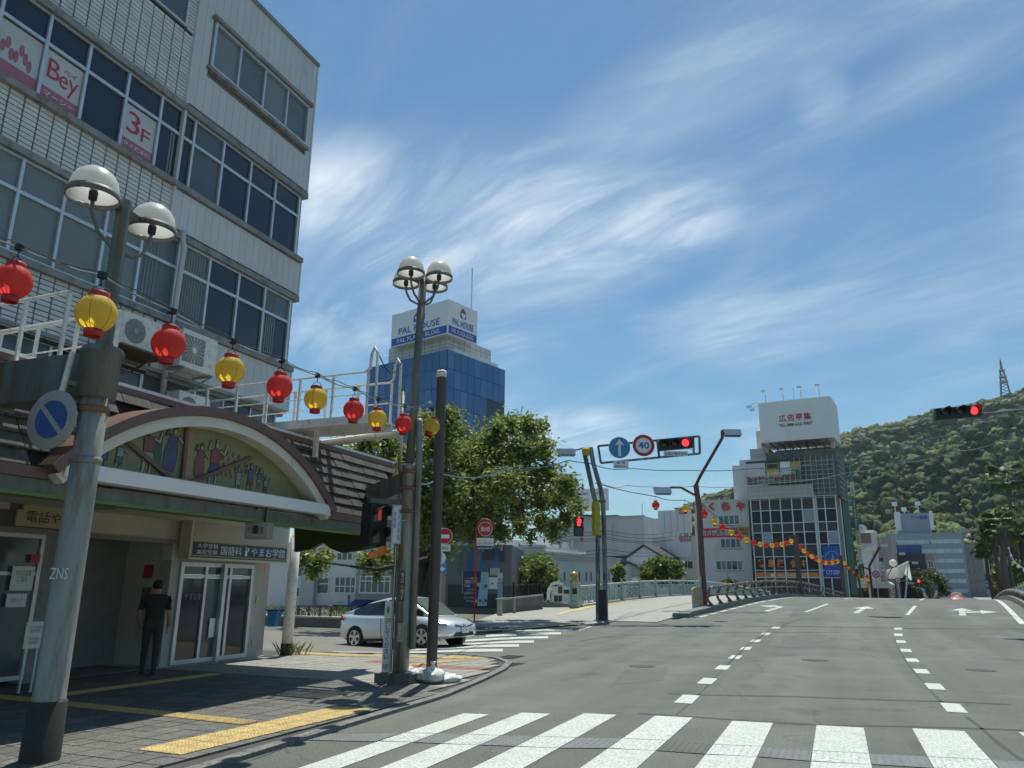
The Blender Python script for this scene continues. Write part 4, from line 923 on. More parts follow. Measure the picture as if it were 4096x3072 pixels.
# -- lamp post B with four domes
lb = thing('lamp_post', 'tall rusty green lamp post with four dome lamps at the corner', 'lamp post', PB)
MB().lathe(PB, [(.15,.05),(.145,1.2),(.14,3.85),(.15,3.86),(.15,3.92),(.1,3.94)], 18).obj('column', 'steel_green', lb, True)
MB().lohi((PB.x-.35,PB.y-.3,.0),(PB.x+.35,PB.y+.3,.2)).obj('foot_block', 'concrete_dark', lb)
ptB = PB+V((.1,.04,7.8)); MB().tube([PB+V((0,0,3.9)), PB+V((.04,.02,5.6)), ptB], [.088,.082,.078], 10).obj('upper_pole', 'steel_green_dark', lb, True)
for z in (3.0,3.43,3.75): MB().lathe(PB+V((0,0,z)), [(.142,0),(.165,.01),(.165,.06),(.142,.07)], 18).obj('clamp_band', 'rust', lb, True)
for q in ((1290,215),(1555,255),(1243,310),(1512,345)): dome_lamp(lb, onZ(d1(*q), 7.72), ptB, .25)
MB().hexa([V((-7.4,12.45,3.38)),V((-7.4,12.75,3.38)),V((-9.0,14.05,3.25)),V((-9.0,13.7,3.25))],[V((-7.4,12.45,3.75)),V((-7.4,12.75,3.75)),V((-9.0,14.05,3.7)),V((-9.0,13.7,3.7))]).obj('box_beam', 'steel_green_dark', lb)
MB().tube([PB+V((.21,.02,.6)),PB+V((.2,.02,3.0)),PB+V((.17,.02,4.75)),PB+V((.17,.02,4.82))], [.06,.06,.062,.03], 10).obj('side_pipe', 'steel_green', lb, True)
MB().tube([PB+V((-.2,-.02,.1)),PB+V((-.2,-.02,5.38))], .032, 8).obj('conduit', 'steel_green', lb, True); MB().bar(PB+V((-.24,-.02,5.38)),PB+V((-.15,-.02,5.4)),.03,.03).obj('conduit_tip','steel_green_dark',lb)
MB().tube([PB+V((-.14,-.12,.2)),PB+V((-.14,-.13,2.4))], .008, 5).obj('cable', 'white_rust', lb)
for z0, z1 in ((1.42,1.95),): MB().lohi((PB.x+.02,PB.y-.175,z0),(PB.x+.1,PB.y-.15,z1)).obj('sticker', 'maroon', lb)
text('食\nぱ\nん\n椅\n子', 'white_clean', lb, PB+V((.062,-.18,1.69)), V((1,.1,0)), ZU, .06, .48)
MB().lohi((PB.x-.0,PB.y-.172,.72),(PB.x+.11,PB.y-.15,1.05)).obj('sticker', 'bld_pink', lb); text('荻\n木\n口', 'white_clean', lb, PB+V((.055,-.178,.88)), V((1,.1,0)), ZU, .06, .28)
MB().tube([PB+V((.07,-.15,.1)),PB+V((.07,-.155,1.4))], .02, 6).obj('rust_pipe', 'rust', lb)
# push button board
vb = thing('push_board', 'narrow white board asking to push, strapped to the foot of the corner post', 'sign', PB+V((-.25,-.1,0)))
FV = Face(PB+V((-.22,-.12,0)),(.12,-1,0)); FV.box(MB(), -.075,.055,.22,.28,-.02,.0); bdv = FV.box(MB(), -.09,.05,.2,1.42,-.02,0).obj('board', 'sign_white', vb)
FV.label('押', 'ink_red', bdv, (-.06,.04,1.02,1.13), .004); FV.label('し\nて\nく\nだ\nさ\nい', 'ink', bdv, (-.06,.03,.42,1.0), .004, bold=.01); FV.label('元町', 'ink', bdv, (-.08,.04,.25,.34), .004)
MB().prism([FV.at(-.02+.03*math.cos(k*.6283),1.27+.07*math.sin(k*.6283),.001) for k in range(10)], FV.n*.003).obj('pictogram','ink_grey',bdv)
# -- pedestrian signal seen from the side
FP = Face(V((-7.75,12.32,0)),(.93,-.36,0))
ps = thing('pedestrian_signal', 'dark pedestrian signal with hoods hung at the side of the corner post', 'traffic signal', (-7.75,12.35,2.35))
FP.box(MB(), -.19,.19,2.38,3.17,-.3,0).obj('housing', 'black_soft', ps)
for zc in (2.97,2.58):
    lz = FP.plate('lens', 'lens_off', ps, (-.13,.13,zc-.13,zc+.13), .0, .01)
    if zc > 2.8: FP.plate('red_figure','red_light_dim',lz,(-.035,.035,zc-.1,zc+.1),.01,.016)
    mb = MB(); n = 10
    for i in range(n):
        a, b_ = math.pi*i/n, math.pi*(i+1)/n; p = [FP.at(.16*math.cos(x),zc-.02+.17*math.sin(x),0) for x in (a,b_)]; q = [FP.at(.16*math.cos(x),zc-.02+.17*math.sin(x),.26*(.45+.55*math.sin(x))) for x in (a,b_)]
        mb.sheet([p[0],p[1],q[1],q[0]])
    mb.obj('hood', 'black', ps)
MB().bar(V((-7.95,12.3,3.24)),PB+V((-.1,-.05,3.2)),.07,.09).obj('bracket','steel_green_dark',ps)
for k in range(3): MB().bar(PB+V((-.05,-.15,3.1-.12*k)),PB+V((.1,-.15,3.1-.12*k)),.02,.02).obj('bolt_strap','chrome',ps)
FK = Face(V((-7.47,12.42,0)),(.3,-1,0)); ra = FK.rect(g3(562,1078),g3(628,1402))
pp = thing('lane_plate', 'white plate with blue lettering for walkers and cyclists beside the signal', 'sign', (-7.47,12.42,2.4))
pl_ = FK.box(MB(), *ra, -.015, 0).obj('plate', 'sign_white', pp)
for a in ('l','r'): pass
FK.label('歩\n行\n者\n専\n用', 'ink_blue', pl_, ((ra[0]+ra[1])/2+.02,ra[1]-.03,ra[2]+.06,ra[3]-.06), .004); FK.label('自\n転\n車', 'ink_blue', pl_, (ra[0]+.03,(ra[0]+ra[1])/2-.01,ra[2]+.28,ra[3]-.12), .004)
mb = MB()
for q in ((ra[0]+.012,ra[0]+.02,ra[2]+.012,ra[3]-.012),(ra[1]-.02,ra[1]-.012,ra[2]+.012,ra[3]-.012),(ra[0]+.02,ra[1]-.02,ra[2]+.012,ra[2]+.02),(ra[0]+.02,ra[1]-.02,ra[3]-.02,ra[3]-.012)): FK.box(mb,*q,.0,.003)
mb.obj('border','ink_blue',pl_)
for p in (e5(1265,670),e5(1150,720)):
    c_ = hit(p, V((-7.7,12.3,0)),(fw_ := V((FW.x,FW.y,0)))); lab = 'orange loudspeaker horn under the pedestrian signal, '+('open mouth showing' if p[0] > 1515 else 'seen from behind')
    h = thing('signal_speaker', lab, 'speaker', c_, group='signal loudspeakers')
    ax = (V((.9,.4,0)),ZU,V((.4,-.9,0))) if p[0] > 1515 else (V((.7,.7,0)),ZU,V((-.7,-.6,-.3)).normalized())
    MB().lathe(c_, [(.03,-.12),(.05,-.06),(.085,.02),(.08,.03),(.04,-.03),(0,-.03)], 16, ax).obj('horn','orange',h,True); MB().tube([c_-ax[2]*.1, c_-ax[2]*.1+V((0,0,.15))], .012,6).obj('stem','black',h)
# -- dark brown post with open top and sandbags
pc = thing('brown_post', 'plain dark brown steel post with rusty open top beside the corner lamp post', 'post', PC)
MB().tube([PC, PC+V((0,0,5.72))], .098, 16, False).obj('shaft', 'post_brown', pc, True); MB().lathe(PC+V((0,0,5.6)), [(.098,.1),(.102,.1),(.102,.22),(.09,.24),(.088,.1)], 16).obj('rusty_top', 'white_rust', pc, True)
MB().lohi((PC.x-.32,PC.y-.3,0),(PC.x+.34,PC.y+.2,.07)).obj('foot_plate','concrete_dark',pc)
def bag(c, sx, sy, sz, rz, label):
    random.seed(int(c[0]*1000)); mb = MB(); n, k = 18, 12; vs = []
    for i in range(k+1):
        ph_ = math.pi*i/k
        for j in range(n):
            th = 2*math.pi*j/n; x, y, z = math.sin(ph_)*math.cos(th), math.sin(ph_)*math.sin(th), math.cos(ph_)
            x = math.copysign(abs(x)**.75,x); y = math.copysign(abs(y)**.75,y); w = 1+.1*math.sin(5*th+i)+.06*math.sin(9*th-2*i)+random.uniform(-.06,.06)
            vs.append(V((x*sx*w,y*sy*w,(z*.5+.5)*sz*(1+.12*math.sin(3*th))*w)))
    rot = Matrix.Rotation(rz,3,'Z'); vs = [V(c)+rot@v for v in vs]; fs = []
    for i in range(k):
        for j in range(n): fs.append((i*n+j,(i+1)*n+j,(i+1)*n+(j+1)%n,i*n+(j+1)%n))
    o = mb.add(vs, fs).obj('sandbag', 'sandbag', None, True); tag(o, label, 'sandbag')
    return o
bag(PC+V((-.22,-.22,.05)), .27,.2,.2,.3, 'white sandbag slumped on the left side of the brown post foot')
bag(PC+V((.14,-.26,.05)), .27,.18,.23,-.5, 'white sandbag with tied neck in front of the brown post')
bag(PC+V((.34,.02,.02)), .24,.18,.15,1.2, 'smaller white sandbag on the right side of the brown post foot')
MB().lathe(PC+V((.16,-.25,.24)), [(.03,0),(.05,.07),(.03,.11),(.055,.16),(0,.17)], 9).obj('neck','sandbag',bpy.data.objects['sandbag.001'])
# ================================================================== lanterns
def lantern_meshes():
    r = .1475; k = 34; pr = []
    for i in range(k+1):
        a = -1.12+2.24*i/k; pr.append((r*math.cos(a)*(1.0 if i%2 else .968), r*1.0*math.sin(a)))
    out = {}
    for nm in ('red','yellow'):
        out[nm] = MB().lathe((0,0,0), pr, 22, cap=False).mesh('paper_globe', 'lantern_'+nm, True)
    zt = r*math.sin(1.12); rr = r*math.cos(1.12)
    out['rim_t'] = MB().lathe((0,0,zt), [(rr*1.1,-.005),(rr*1.15,.0),(rr*1.15,.035),(rr*.9,.04)], 16, cap=False).mesh('top_rim','lantern_rim',True)
    out['rim_b'] = MB().lathe((0,0,-zt), [(rr*.8,-.05),(rr*1.0,-.05),(rr*1.05,.004),(rr*.8,.006),(rr*.8,-.05)], 16, cap=False).mesh('bottom_rim','lantern_rim',True)
    out['hook'] = MB().tube([V((-.06,0,zt+.03)),V((-.045,0,zt+.07)),V((0,0,zt+.1)),V((.045,0,zt+.07)),V((.06,0,zt+.03))], .004, 5).tube([V((0,0,zt+.09)),V((0,0,zt+.2))],.006,5).mesh('hook','wire')
    mb = MB()
    for j in range(6):
        a = 2*math.pi*j/6+.3; mb.tube([V((math.cos(a)*(q[0]+.001),math.sin(a)*(q[0]+.001),q[1])) for q in pr[::2]], .0022, 4)
    out['seam'] = mb.mesh('seams','lantern_rim')
    return out
LM = lantern_meshes()
def lantern(c, col, label, group, sc=1., tilt=0., full=True):
    t = thing('paper_lantern', label, 'lantern', c, random.uniform(0,6), group); t.scale = (sc,)*3; t.rotation_euler.x = tilt
    for k in ((col,'rim_t','rim_b','hook','seam') if full else (col,'rim_t','rim_b')):
        o = bpy.data.objects.new(LM[k].name.split('.')[0] if k in ('red','yellow') else LM[k].name, LM[k]); COL.objects.link(o); o.parent = t
    return t
DS = 4096/2212
near = [(28,608,38),(208,677,42),(364,743,35.5),(497,800,31),(604,835,27.5),(682,862,25),(764,886,22.5),(815,905,21),(872,916,19),(932,922,18)]
nb = ['first red lantern at the frame edge, above the left catwalk railing','yellow lantern hanging across the two lamp post','faded red lantern in front of the square fan air conditioner','yellow lantern in front of the metal clad wall under the first floor windows','red lantern in front of the building end corner','yellow lantern before the catwalk railing, against the sky','red lantern before the catwalk deck, lit from below','yellow lantern beside the grab handle at the catwalk end','red lantern touching the tall four lamp post','tilted yellow lantern against the dark brown post']
hooks = []
for i, (x,y,r_) in enumerate(near):
    Z = .295*FPX/(2*r_*DS); d = ray((x*DS,y*DS)); c = CAM+d*(Z/d.dot(FW)); random.seed(i)
    lantern(c, 'yellow' if i%2 else 'red', nb[i], 'lanterns strung between the lamp posts', tilt=.0 if i < 9 else .45); hooks.append(c+V((0,0,.31)))
p_first = hooks[0]+V((-.6,-.4,.25)); end = PB+V((.25,.2,4.75))
def cable(name, pts, r, m, label, sub=4, sagj=.0):
    q = []
    for a, b_ in zip(pts[:-1], pts[1:]):
        for k in range(sub): q.append(a.lerp(b_, k/sub)+V((random.uniform(-sagj,sagj),random.uniform(-sagj,sagj),-(.0 if sub < 2 else 4*(k/sub)*(1-k/sub))*(b_-a).length*.02+random.uniform(-sagj,sagj))))
    q.append(pts[-1]); o = MB().tube(q, r, 5).obj(name, m); tag(o, label, 'cable'); return o
cable('lantern_cable', [p_first]+hooks+[PC+V((0,-.1,4.6))], .008, 'rope_grey', 'twisted cable carrying the near string of lanterns past the lamp posts', 4, .006)
cable('lantern_cable', [p_first+V((0,0,.03))]+[h+V((0,0,.03)) for h in hooks]+[PC+V((0,-.1,4.64))], .005, 'wire', 'thin black power wire twisted along the near lantern string', 4, .014)
mb = MB()
for h in hooks: mb.box(h, (.05,.05,.05))
stuff(tag(mb.obj('wire_knots','wire'), 'black tape knots where lantern hooks meet the near cable', 'knots'))
# ================================================================== silver hatchback at the side street
def make_car(loc, rotz, paint_, label, name='parked_car', plate='17', detail=True):
    t = thing(name, label, 'car', loc, rotz)
    def add(nm, mb, m, par=None, smooth=True):
        me = mb.mesh(nm, m, smooth); o = bpy.data.objects.new(nm, me); COL.objects.link(o); o.parent = par or t; return o
    # local axes: +x forward, y left, z up; length 4.46, stations along x
    L = 4.46; hw = .865
    ST = [  # x, half width, bottom z, sill-shoulder z (max width), belt z, hood/deck half width at belt
        (-2.23,.60,.42,.62,.92,.50),(-2.12,.76,.30,.66,1.02,.63),(-1.9,.83,.24,.66,1.02,.70),(-1.5,.86,.20,.66,.985,.745),(-.9,.868,.18,.64,.95,.76),(-.2,.868,.18,.62,.925,.765),
        (.5,.868,.18,.61,.905,.765),(.95,.866,.19,.61,.90,.75),(1.35,.858,.20,.60,.86,.70),(1.75,.835,.22,.58,.79,.60),(2.0,.79,.24,.55,.72,.52),(2.15,.69,.27,.51,.655,.42),(2.23,.5,.34,.47,.58,.3)]
    vs = []; fs = []; n = 0
    for x, w, zb, zs, zt, wt in ST:
        half = [(w*.86,zb),(w*.985,zb+.08),(w,(zb+zs)/2+.03),(w*.995,zs),(w*.955,zs+(zt-zs)*.62),(wt+.05,zt-.02),(wt*.8,zt+.012),(wt*.4,zt+.026)]
        ringp = [(-y,z) for y,z in half]+[(0,zt+.03)]+[(y,z) for y,z in reversed(half)]; n = len(ringp); vs += [V((x,y,z)) for y,z in ringp]
    for i in range(len(ST)-1):
        for j in range(n-1): fs.append((i*n+j,(i+1)*n+j,(i+1)*n+j+1,i*n+j+1))
        fs.append((i*n+n-1,(i+1)*n+n-1,(i+1)*n,i*n))
    fs += [tuple(range(n)), tuple(range((len(ST)-1)*n+n-1,(len(ST)-1)*n-1,-1))]
    body = add('body', MB().add(vs, fs), paint_)
    # cabin: roof shell with pillars painted, glass panes set just proud
    RF = [(-2.05,1.03,1.055,.62,.60),(-1.55,.98,1.235,.70,.57),(-1.0,.95,1.37,.735,.57),(-.4,.93,1.462,.745,.575),(.1,.915,1.485,.75,.58),(.55,.905,1.44,.75,.575),(1.0,.90,1.22,.735,.60),(1.5,.84,.862,.66,.62)]
    vs = []; fs = []
    for x, zb, zt, wb, wt in RF:
        half = [(wb,zb-.03),(wb*.55+wt*.45,zb+(zt-zb)*.55),(wt+.03,zt-.05 if zt-zb>.1 else zt-.01),(wt*.8,zt-.006),(wt*.4,zt+.008)]
        ringp = [(-y,z) for y,z in half]+[(0,zt+.012)]+[(y,z) for y,z in reversed(half)]; n = len(ringp); vs += [V((x,y,z)) for y,z in ringp]
    for i in range(len(RF)-1):
        for j in range(n-1): fs.append((i*n+j,(i+1)*n+j,(i+1)*n+j+1,i*n+j+1))
    add('cabin', MB().add(vs, fs), paint_)
    def lerp_r(x):
        for a, b_ in zip(RF[:-1], RF[1:]):
            if x <= b_[0]:
                f = (x-a[0])/(b_[0]-a[0]); return [a[k]+(b_[k]-a[k])*f for k in range(5)]
        return RF[-1]
    def cab(x, f, s_, o=.012):
        _, zb, zt, wb, wt = lerp_r(x); y0, y1 = wb, wb*.55+wt*.45; y2 = wt+.03
        y = y0+(y1-y0)*f/.55 if f < .55 else y1+(y2-y1)*(f-.55)/.4; return V((x, s_*(y+o), zb+(zt-zb)*f))
    for s_ in (-1,1):
        for nm, xs in (('rear_side_window',(-1.62,-1.3,-1.0,-.75,-.5,-.25)),('front_side_window',(-.17,.1,.4,.7,.95)),('quarter_window',(1.0,1.12,1.24))):
            mb = MB(); top = lambda x: .86 if -1.5 < x < 1.0 else .7
            for a, b_ in zip(xs[:-1], xs[1:]):
                for f0, f1 in ((.06,.45),(.45,1)):
                    ta, tb = top(a), top(b_); q = [cab(a,max(.06,f0*ta),s_),cab(b_,max(.06,f0*tb),s_),cab(b_,f1*tb,s_),cab(a,f1*ta,s_)]
                    mb.sheet(q if s_ < 0 else q[::-1])
            add(nm, mb, 'glass_dark')
    mb = MB()
    for (xa,za),(xb,zb) in (((.62,1.425),(.8,1.345)),((.8,1.345),(1.1,1.165)),((1.1,1.165),(1.46,.905))):
        wa, wb = .54,.575; mb.sheet([V((xa,-wa,za+.012)),V((xb,-wb,zb+.012)),V((xb,wb,zb+.012)),V((xa,wa,za+.012))])
    add('windscreen', mb, 'glass_mid'); mb = MB()
    for (xa,za),(xb,zb) in (((-2.0,1.085),(-1.6,1.225)),((-1.6,1.225),(-1.05,1.365))): mb.sheet([V((xa,-.52,za+.014)),V((xb,-.52,zb+.014)),V((xb,.52,zb+.014)),V((xa,.52,za+.014))])
    add('rear_window', mb, 'glass_dark')
    # wheels
    for wx in (-1.38, 1.32):
        for s_ in (-1,1):
            c = V((wx, s_*.77, .315)); ax = (V((1,0,0)),ZU,V((0,s_,0)))
            MBa = MB().lathe(c+V((0,s_*.094,0)), [(.36,-.2),(.36,.0),(.33,.004)], 24, ax); add('wheel_arch', MBa, 'black')
            w = add('wheel', MB().lathe(c, [(.22,-.1),(.30,-.1),(.315,-.07),(.315,.09),(.30,.112),(.22,.112),(.215,.06),(0,.05)], 28, ax), 'rubber')
            mb = MB().lathe(c+V((0,s_*.11,0)), [(.215,-.05),(.222,.008),(.2,.006),(.195,-.02)], 28, ax)
            for k in range(5):
                a = 2*math.pi*k/5+.3; d = V((math.cos(a),0,math.sin(a))); e = V((-math.sin(a),0,math.cos(a))); y = V((0,s_*.115,0))
                mb.hexa([c+y*.7+d*.03-e*.03,c+y*.7+d*.2-e*.06,c+y*.7+d*.2+e*.06,c+y*.7+d*.03+e*.03],[c+y+d*.03-e*.03,c+y+d*.2-e*.055,c+y+d*.2+e*.055,c+y+d*.03+e*.03])
            mb.lathe(c+V((0,s_*.1,0)), [(.05,-.02),(.045,.022),(0,.024)], 12, ax); add('rim', mb, 'chrome', w, False)
    # lights, grille, plate, handles, mirrors, bumper openings
    for s_ in (-1,1):
        P = [(1.72,.80,.70),(1.95,.775,.64),(2.08,.66,.595),(2.05,.62,.66),(1.86,.70,.735),(1.70,.775,.77)]
        add('headlight', MB().prism([V((x+.02,s_*(y+.035),z+.005)) for x,y,z in P], (0.03,s_*.012,.012)), 'glass_curtain', None, False)
        add('tail_light', MB().prism([V((x-.01,s_*(y+.02),z)) for x,y,z in ((-2.2,.62,.86),(-2.08,.80,.84),(-1.9,.83,.98),(-2.05,.7,1.03))], (-.02,s_*.02,0)), 'ink_red', None, False)
        add('fog_lamp', MB().lathe(V((2.12,s_*.6,.40)), [(.05,0),(.055,.05),(.04,.055),(0,.05)], 12, (V((0,1,0)),ZU,V((1,0,0)))), 'chrome', None, False)
        add('door_handle', MB().box((-.75,s_*.875,.80),(.2,.03,.03)), paint_, None, False); add('door_handle', MB().box((.12,s_*.875,.78),(.2,.03,.03)), paint_, None, False)
        m = add('mirror', MB().ball(V((.78,s_*.95,.98)), .1, 12, 8, (1,1,.75)), paint_); add('mirror_arm', MB().bar(V((.82,s_*.8,.93)),V((.8,s_*.9,.96)),.05,.04), 'black', m, False)
        for xa in (-.28,.86): add('door_seam', MB().bar(V((xa,s_*.872,.30)),V((xa-.02,s_*.868,.86)),.012,.012,V((0,1,0))), 'black', None, False)
        add('sill_trim', MB().box((-.03,s_*.862,.235),(1.95,.03,.06)), 'black_soft', None, False)
    add('grille', MB().prism([V((2.2,y,z)) for y,z in ((-.42,.62),(-.1,.56),(.1,.56),(.42,.62),(.38,.585),(.1,.53),(-.1,.53),(-.38,.585))],(.05,0,0)), 'black', None, False)
    add('lower_grille', MB().prism([V((2.15,y,z)) for y,z in ((-.42,.40),(.42,.40),(.48,.29),(-.48,.29))],(.09,0,0)), 'black', None, False)
    add('badge', MB().lathe(V((2.2,0,.585)), [(.05,0),(.05,.06),(0,.062)], 16, (V((0,1,0)),ZU,V((1,0,0)))), 'chrome', None, False)
    p = add('number_plate', MB().box((2.275,0,.455),(.012,.33,.165)), 'sign_white', None, False)
    if detail:
        o = text(plate, 'ink_navy', None, (0,0,0), (0,1,0), ZU, .2, .07); o.parent = p; o.location = (2.285,0,.44)
        o = text('徳島 500', 'ink_navy', None, (0,0,0), (0,1,0), ZU, .14, .03); o.parent = p; o.location = (2.285,0,.505)
    return t
rw = V((-13.97,21.3,-.2)); hd = V((math.cos(math.radians(-11)),math.sin(math.radians(-11)),0)); lf = V((-hd.y,hd.x,0)); cc = rw+hd*1.38+lf*.77+V((0,0,.072))
car = make_car(cc, math.atan2(hd.y,hd.x), 'car_silver', 'silver hatchback car waiting beside the zebra in the side street', 'silver_car')
car.rotation_euler = (0, math.radians(-3.0), math.radians(-11))
# ================================================================== man on the pavement
def person(at, face, label, H=1.70):
    t = thing('person', label, 'person', at, face)                  # local: +x is where he faces, y left
    J = {}; E_ = []; Rd = {}
    def j(n, p, r, par=None):
        J[n] = p; Rd[n] = r
        if par: E_.append((par,n))
    j('pel',(0,0,.93),(.13,.165)); j('bel',(0,0,1.06),(.13,.17),'pel'); j('chest',(.0,0,1.26),(.135,.2),'bel'); j('sh',(-.01,0,1.40),(.11,.17),'chest'); j('nk',(.0,0,1.475),(.06,.06),'sh'); j('h0',(.02,0,1.54),(.075,.085),'nk'); j('h1',(.025,0,1.62),(.08,.1),'h0'); j('h2',(.015,0,1.68),(.055,.07),'h1')
    for s_, n in ((1,'l'),(-1,'r')):
        j('a1'+n,(-.01,s_*.19,1.40),(.065,.07),'sh'); j('a2'+n,(-.03,s_*.255,1.14),(.05,.052),'a1'+n); j('a3'+n,(.09,s_*.26,.93),(.038,.04),'a2'+n); j('a4'+n,(.14,s_*.245,.86),(.03,.042),'a3'+n)
        f = .08*s_; j('l1'+n,(.0,s_*.095,.84),(.095,.1),'pel'); j('l2'+n,(.02+f*.6,s_*.105,.49),(.068,.07),'l1'+n); j('l3'+n,(-.02+f,s_*.11,.12),(.048,.05),'l2'+n); j('l4'+n,(-.02+f,s_*.11,.055),(.05,.05),'l3'+n); j('l5'+n,(.14+f,s_*.12,.04),(.045,.035),'l4'+n)
    names = list(J); me = bpy.data.meshes.new('body'); me.from_pydata([J[n] for n in names], [(names.index(a),names.index(b_)) for a,b_ in E_], [])
    o = bpy.data.objects.new('body_tmp', me); COL.objects.link(o); sk = o.modifiers.new('s','SKIN'); sk.use_smooth_shade = True
    for i, n in enumerate(names): me.skin_vertices[0].data[i].radius = Rd[n]; me.skin_vertices[0].data[i].use_root = (n == 'pel')
    o.modifiers.new('d','SUBSURF').levels = 2
    bpy.context.view_layer.update(); m2 = bpy.data.meshes.new_from_object(o.evaluated_get(bpy.context.evaluated_depsgraph_get())); bpy.data.objects.remove(o); m2.name = 'body'
    m2.materials.clear()
    for k in ('skin','cloth_black','cloth_trouser','shoe'): m2.materials.append(M(k))
    for p in m2.polygons:
        c = p.center; r_ = abs(c.y)
        p.material_index = 3 if c.z < .1 else 2 if c.z < .98 and r_ < .215 else 0 if (c.z > 1.465 or (r_ > .2 and c.z < 1.17)) else 1; p.use_smooth = True
    b = bpy.data.objects.new('body', m2); COL.objects.link(b); b.parent = t
    def ch(nm, mb, m):
        q = bpy.data.objects.new(nm, mb.mesh(nm, m, True)); COL.objects.link(q); q.parent = t; return q
    hv = MB(); hv.ball(V((.0,0,1.635)), .098, 16, 10, (1,1,1.02)); ch('hair', hv, 'hair')
    for s_ in (-1,1):
        ch('ear', MB().ball(V((.03,s_*.098,1.60)), .028, 8, 6, (.6,1,1.1)), 'skin')
        for k in range(4): ch('finger', MB().tube([V((.155+.012*k,s_*.245,.84)),V((.165+.016*k,s_*.243,.785-.006*(k%3))),V((.15+.014*k,s_*.235,.745-.008*(k%3)))],[.010,.009,.007],6), 'skin')
        ch('thumb', MB().tube([V((.17,s_*.225,.865)),V((.205,s_*.21,.82)),V((.21,s_*.205,.785))],[.011,.010,.008],6), 'skin')
    ch('nose', MB().ball(V((.125,0,1.60)), .018, 8, 6), 'skin'); ch('mouth', MB().box((.108,0,1.555),(.01,.045,.008)), 'bld_brown')
    for s_ in (-1,1): ch('eye', MB().ball(V((.105,s_*.032,1.62)), .012, 8, 6), 'ink')
    return t
person(ground_p := onZ(c4(1000,1025), .03), math.radians(128), 'man with short dark hair in black shirt and trousers standing on the pavement')
# ================================================================== things behind the car
def post_sign(base, h, r, m, label, name='sign_post'):
    t = thing(name, label, 'sign', base); MB().tube([base, base+V((0,0,h))], r, 10).obj('pole', m, t, True); return t
def disc(c, n, rad, m, parent, name='disc', d=.02):
    n = V(n).normalized(); rt_ = ZU.cross(n).normalized(); return MB().lathe(c, [(rad,-.005),(rad,d),(0,d)], 28, (rt_,ZU,n)).obj(name, m, parent)
FCam = V((-FW.x,-FW.y,0)).normalized()                              # towards the viewer side of the street
# no entry sign cluster (beyond the brown post)
Yn = 25.5; FE = Face(onY(e1(660,1000),Yn), FCam); cA = FE.at(*FE.uv(e1(685,355)))
ne = thing('no_entry_sign', 'red no entry disc with plates and a blue arrow below on one pole', 'sign', V((cA.x-.2,cA.y+.1,0)))
MB().tube([V((cA.x-.16,cA.y+.12,0)),V((cA.x-.16,cA.y+.12,cA.z+.3))], .035, 8).obj('pole','sign_grey',ne,True)
ra = FE.rect(e1(632,278),e1(740,437)); rad = (ra[3]-ra[2])/2
w_ = disc(cA, FE.n, rad, 'sign_white', ne, 'disc', .01); disc(cA, FE.n, rad*.94, 'sign_red', ne, 'red_field', .016)
FE.plate('white_bar','sign_white',ne,FE.rect(e1(640,340),e1(732,378)),.016,.022)
p = FE.plate('plate','sign_white',ne,FE.rect(e1(627,437),e1(740,505)),-.01,.01); FE.label('軽車両を除く','ink',p,FE.rect(e1(636,455),e1(732,490)),.014)
c2_ = FE.at(*FE.uv(e1(640,570))); disc(c2_, FE.n, rad*.72, 'sign_white', ne, 'disc', .01); FE.plate('blue_slash','sign_bluelite',ne,FE.rect(e1(630,520),e1(652,620)),.01,.016)
p = FE.plate('arrow_plate','sign_bluelite',ne,FE.rect(e1(580,630),e1(703,724)),-.01,.01); ra = FE.rect(e1(612,645),e1(692,710)); zm = (ra[2]+ra[3])/2; wd = ra[1]-ra[0]
MB().prism([FE.at(a,z,.012) for a,z in ((ra[0],zm-.04),(ra[0]+wd*.55,zm-.04),(ra[0]+wd*.45,ra[2]),(ra[1],zm),(ra[0]+wd*.45,ra[3]),(ra[0]+wd*.55,zm+.04),(ra[0],zm+.04))],FE.n*.004).obj('arrow','white_clean',p)
# fire hydrant sign on a red pole
Yh = 27.5; FH = Face(onY(e1(1085,285),Yh), FCam); cH = FH.at(*FH.uv(e1(1085,285))); bh = FH.at(*FH.uv(e1(995,300)))
hy = thing('hydrant_sign', 'round red fire hydrant sign on a bent red pole', 'sign', V((bh.x,bh.y,0)))
rad = (FH.rect(e1(1030,213),e1(1140,357))[3]-FH.rect(e1(1030,213),e1(1140,357))[2])/2
disc(cH, FH.n, rad, 'sign_white', hy, 'disc', .012); disc(cH, FH.n, rad*.93, 'sign_red', hy, 'red_field', .018); FH.label('消火栓','white_clean',hy,FH.rect(e1(1038,260),e1(1132,310)),.022,bold=.012)
MB().tube([V((bh.x,bh.y,0)),V((bh.x,bh.y,cH.z-.1))]+[cH+FH.r*(-1.25*rad*math.cos(a))+V((0,0,1.35*rad*math.sin(a)-.0)) for a in [math.pi*k/8 for k in range(9)]], .03, 8).obj('pole','sign_red',hy,True)
p = FH.plate('ad_plate','sign_white',hy,FH.rect(e1(1000,372),e1(1165,450)),-.01,.01); FH.label('ネットワークカメラ','ink',p,FH.rect(e1(1010,392),e1(1100,408)),.014); FH.label('美和工業株式会社','ink_red',p,FH.rect(e1(1008,412),e1(1156,440)),.014)
p = FH.plate('ad_plate','navy',hy,FH.rect(e1(1002,451),e1(1160,490)),-.01,.01); FH.label('情報通信設備工事','white_clean',p,FH.rect(e1(1010,466),e1(1152,484)),.014); FH.plate('yellow_band','gold',hy,FH.rect(e1(985,980),e1(1003,1008)),.03,.04)
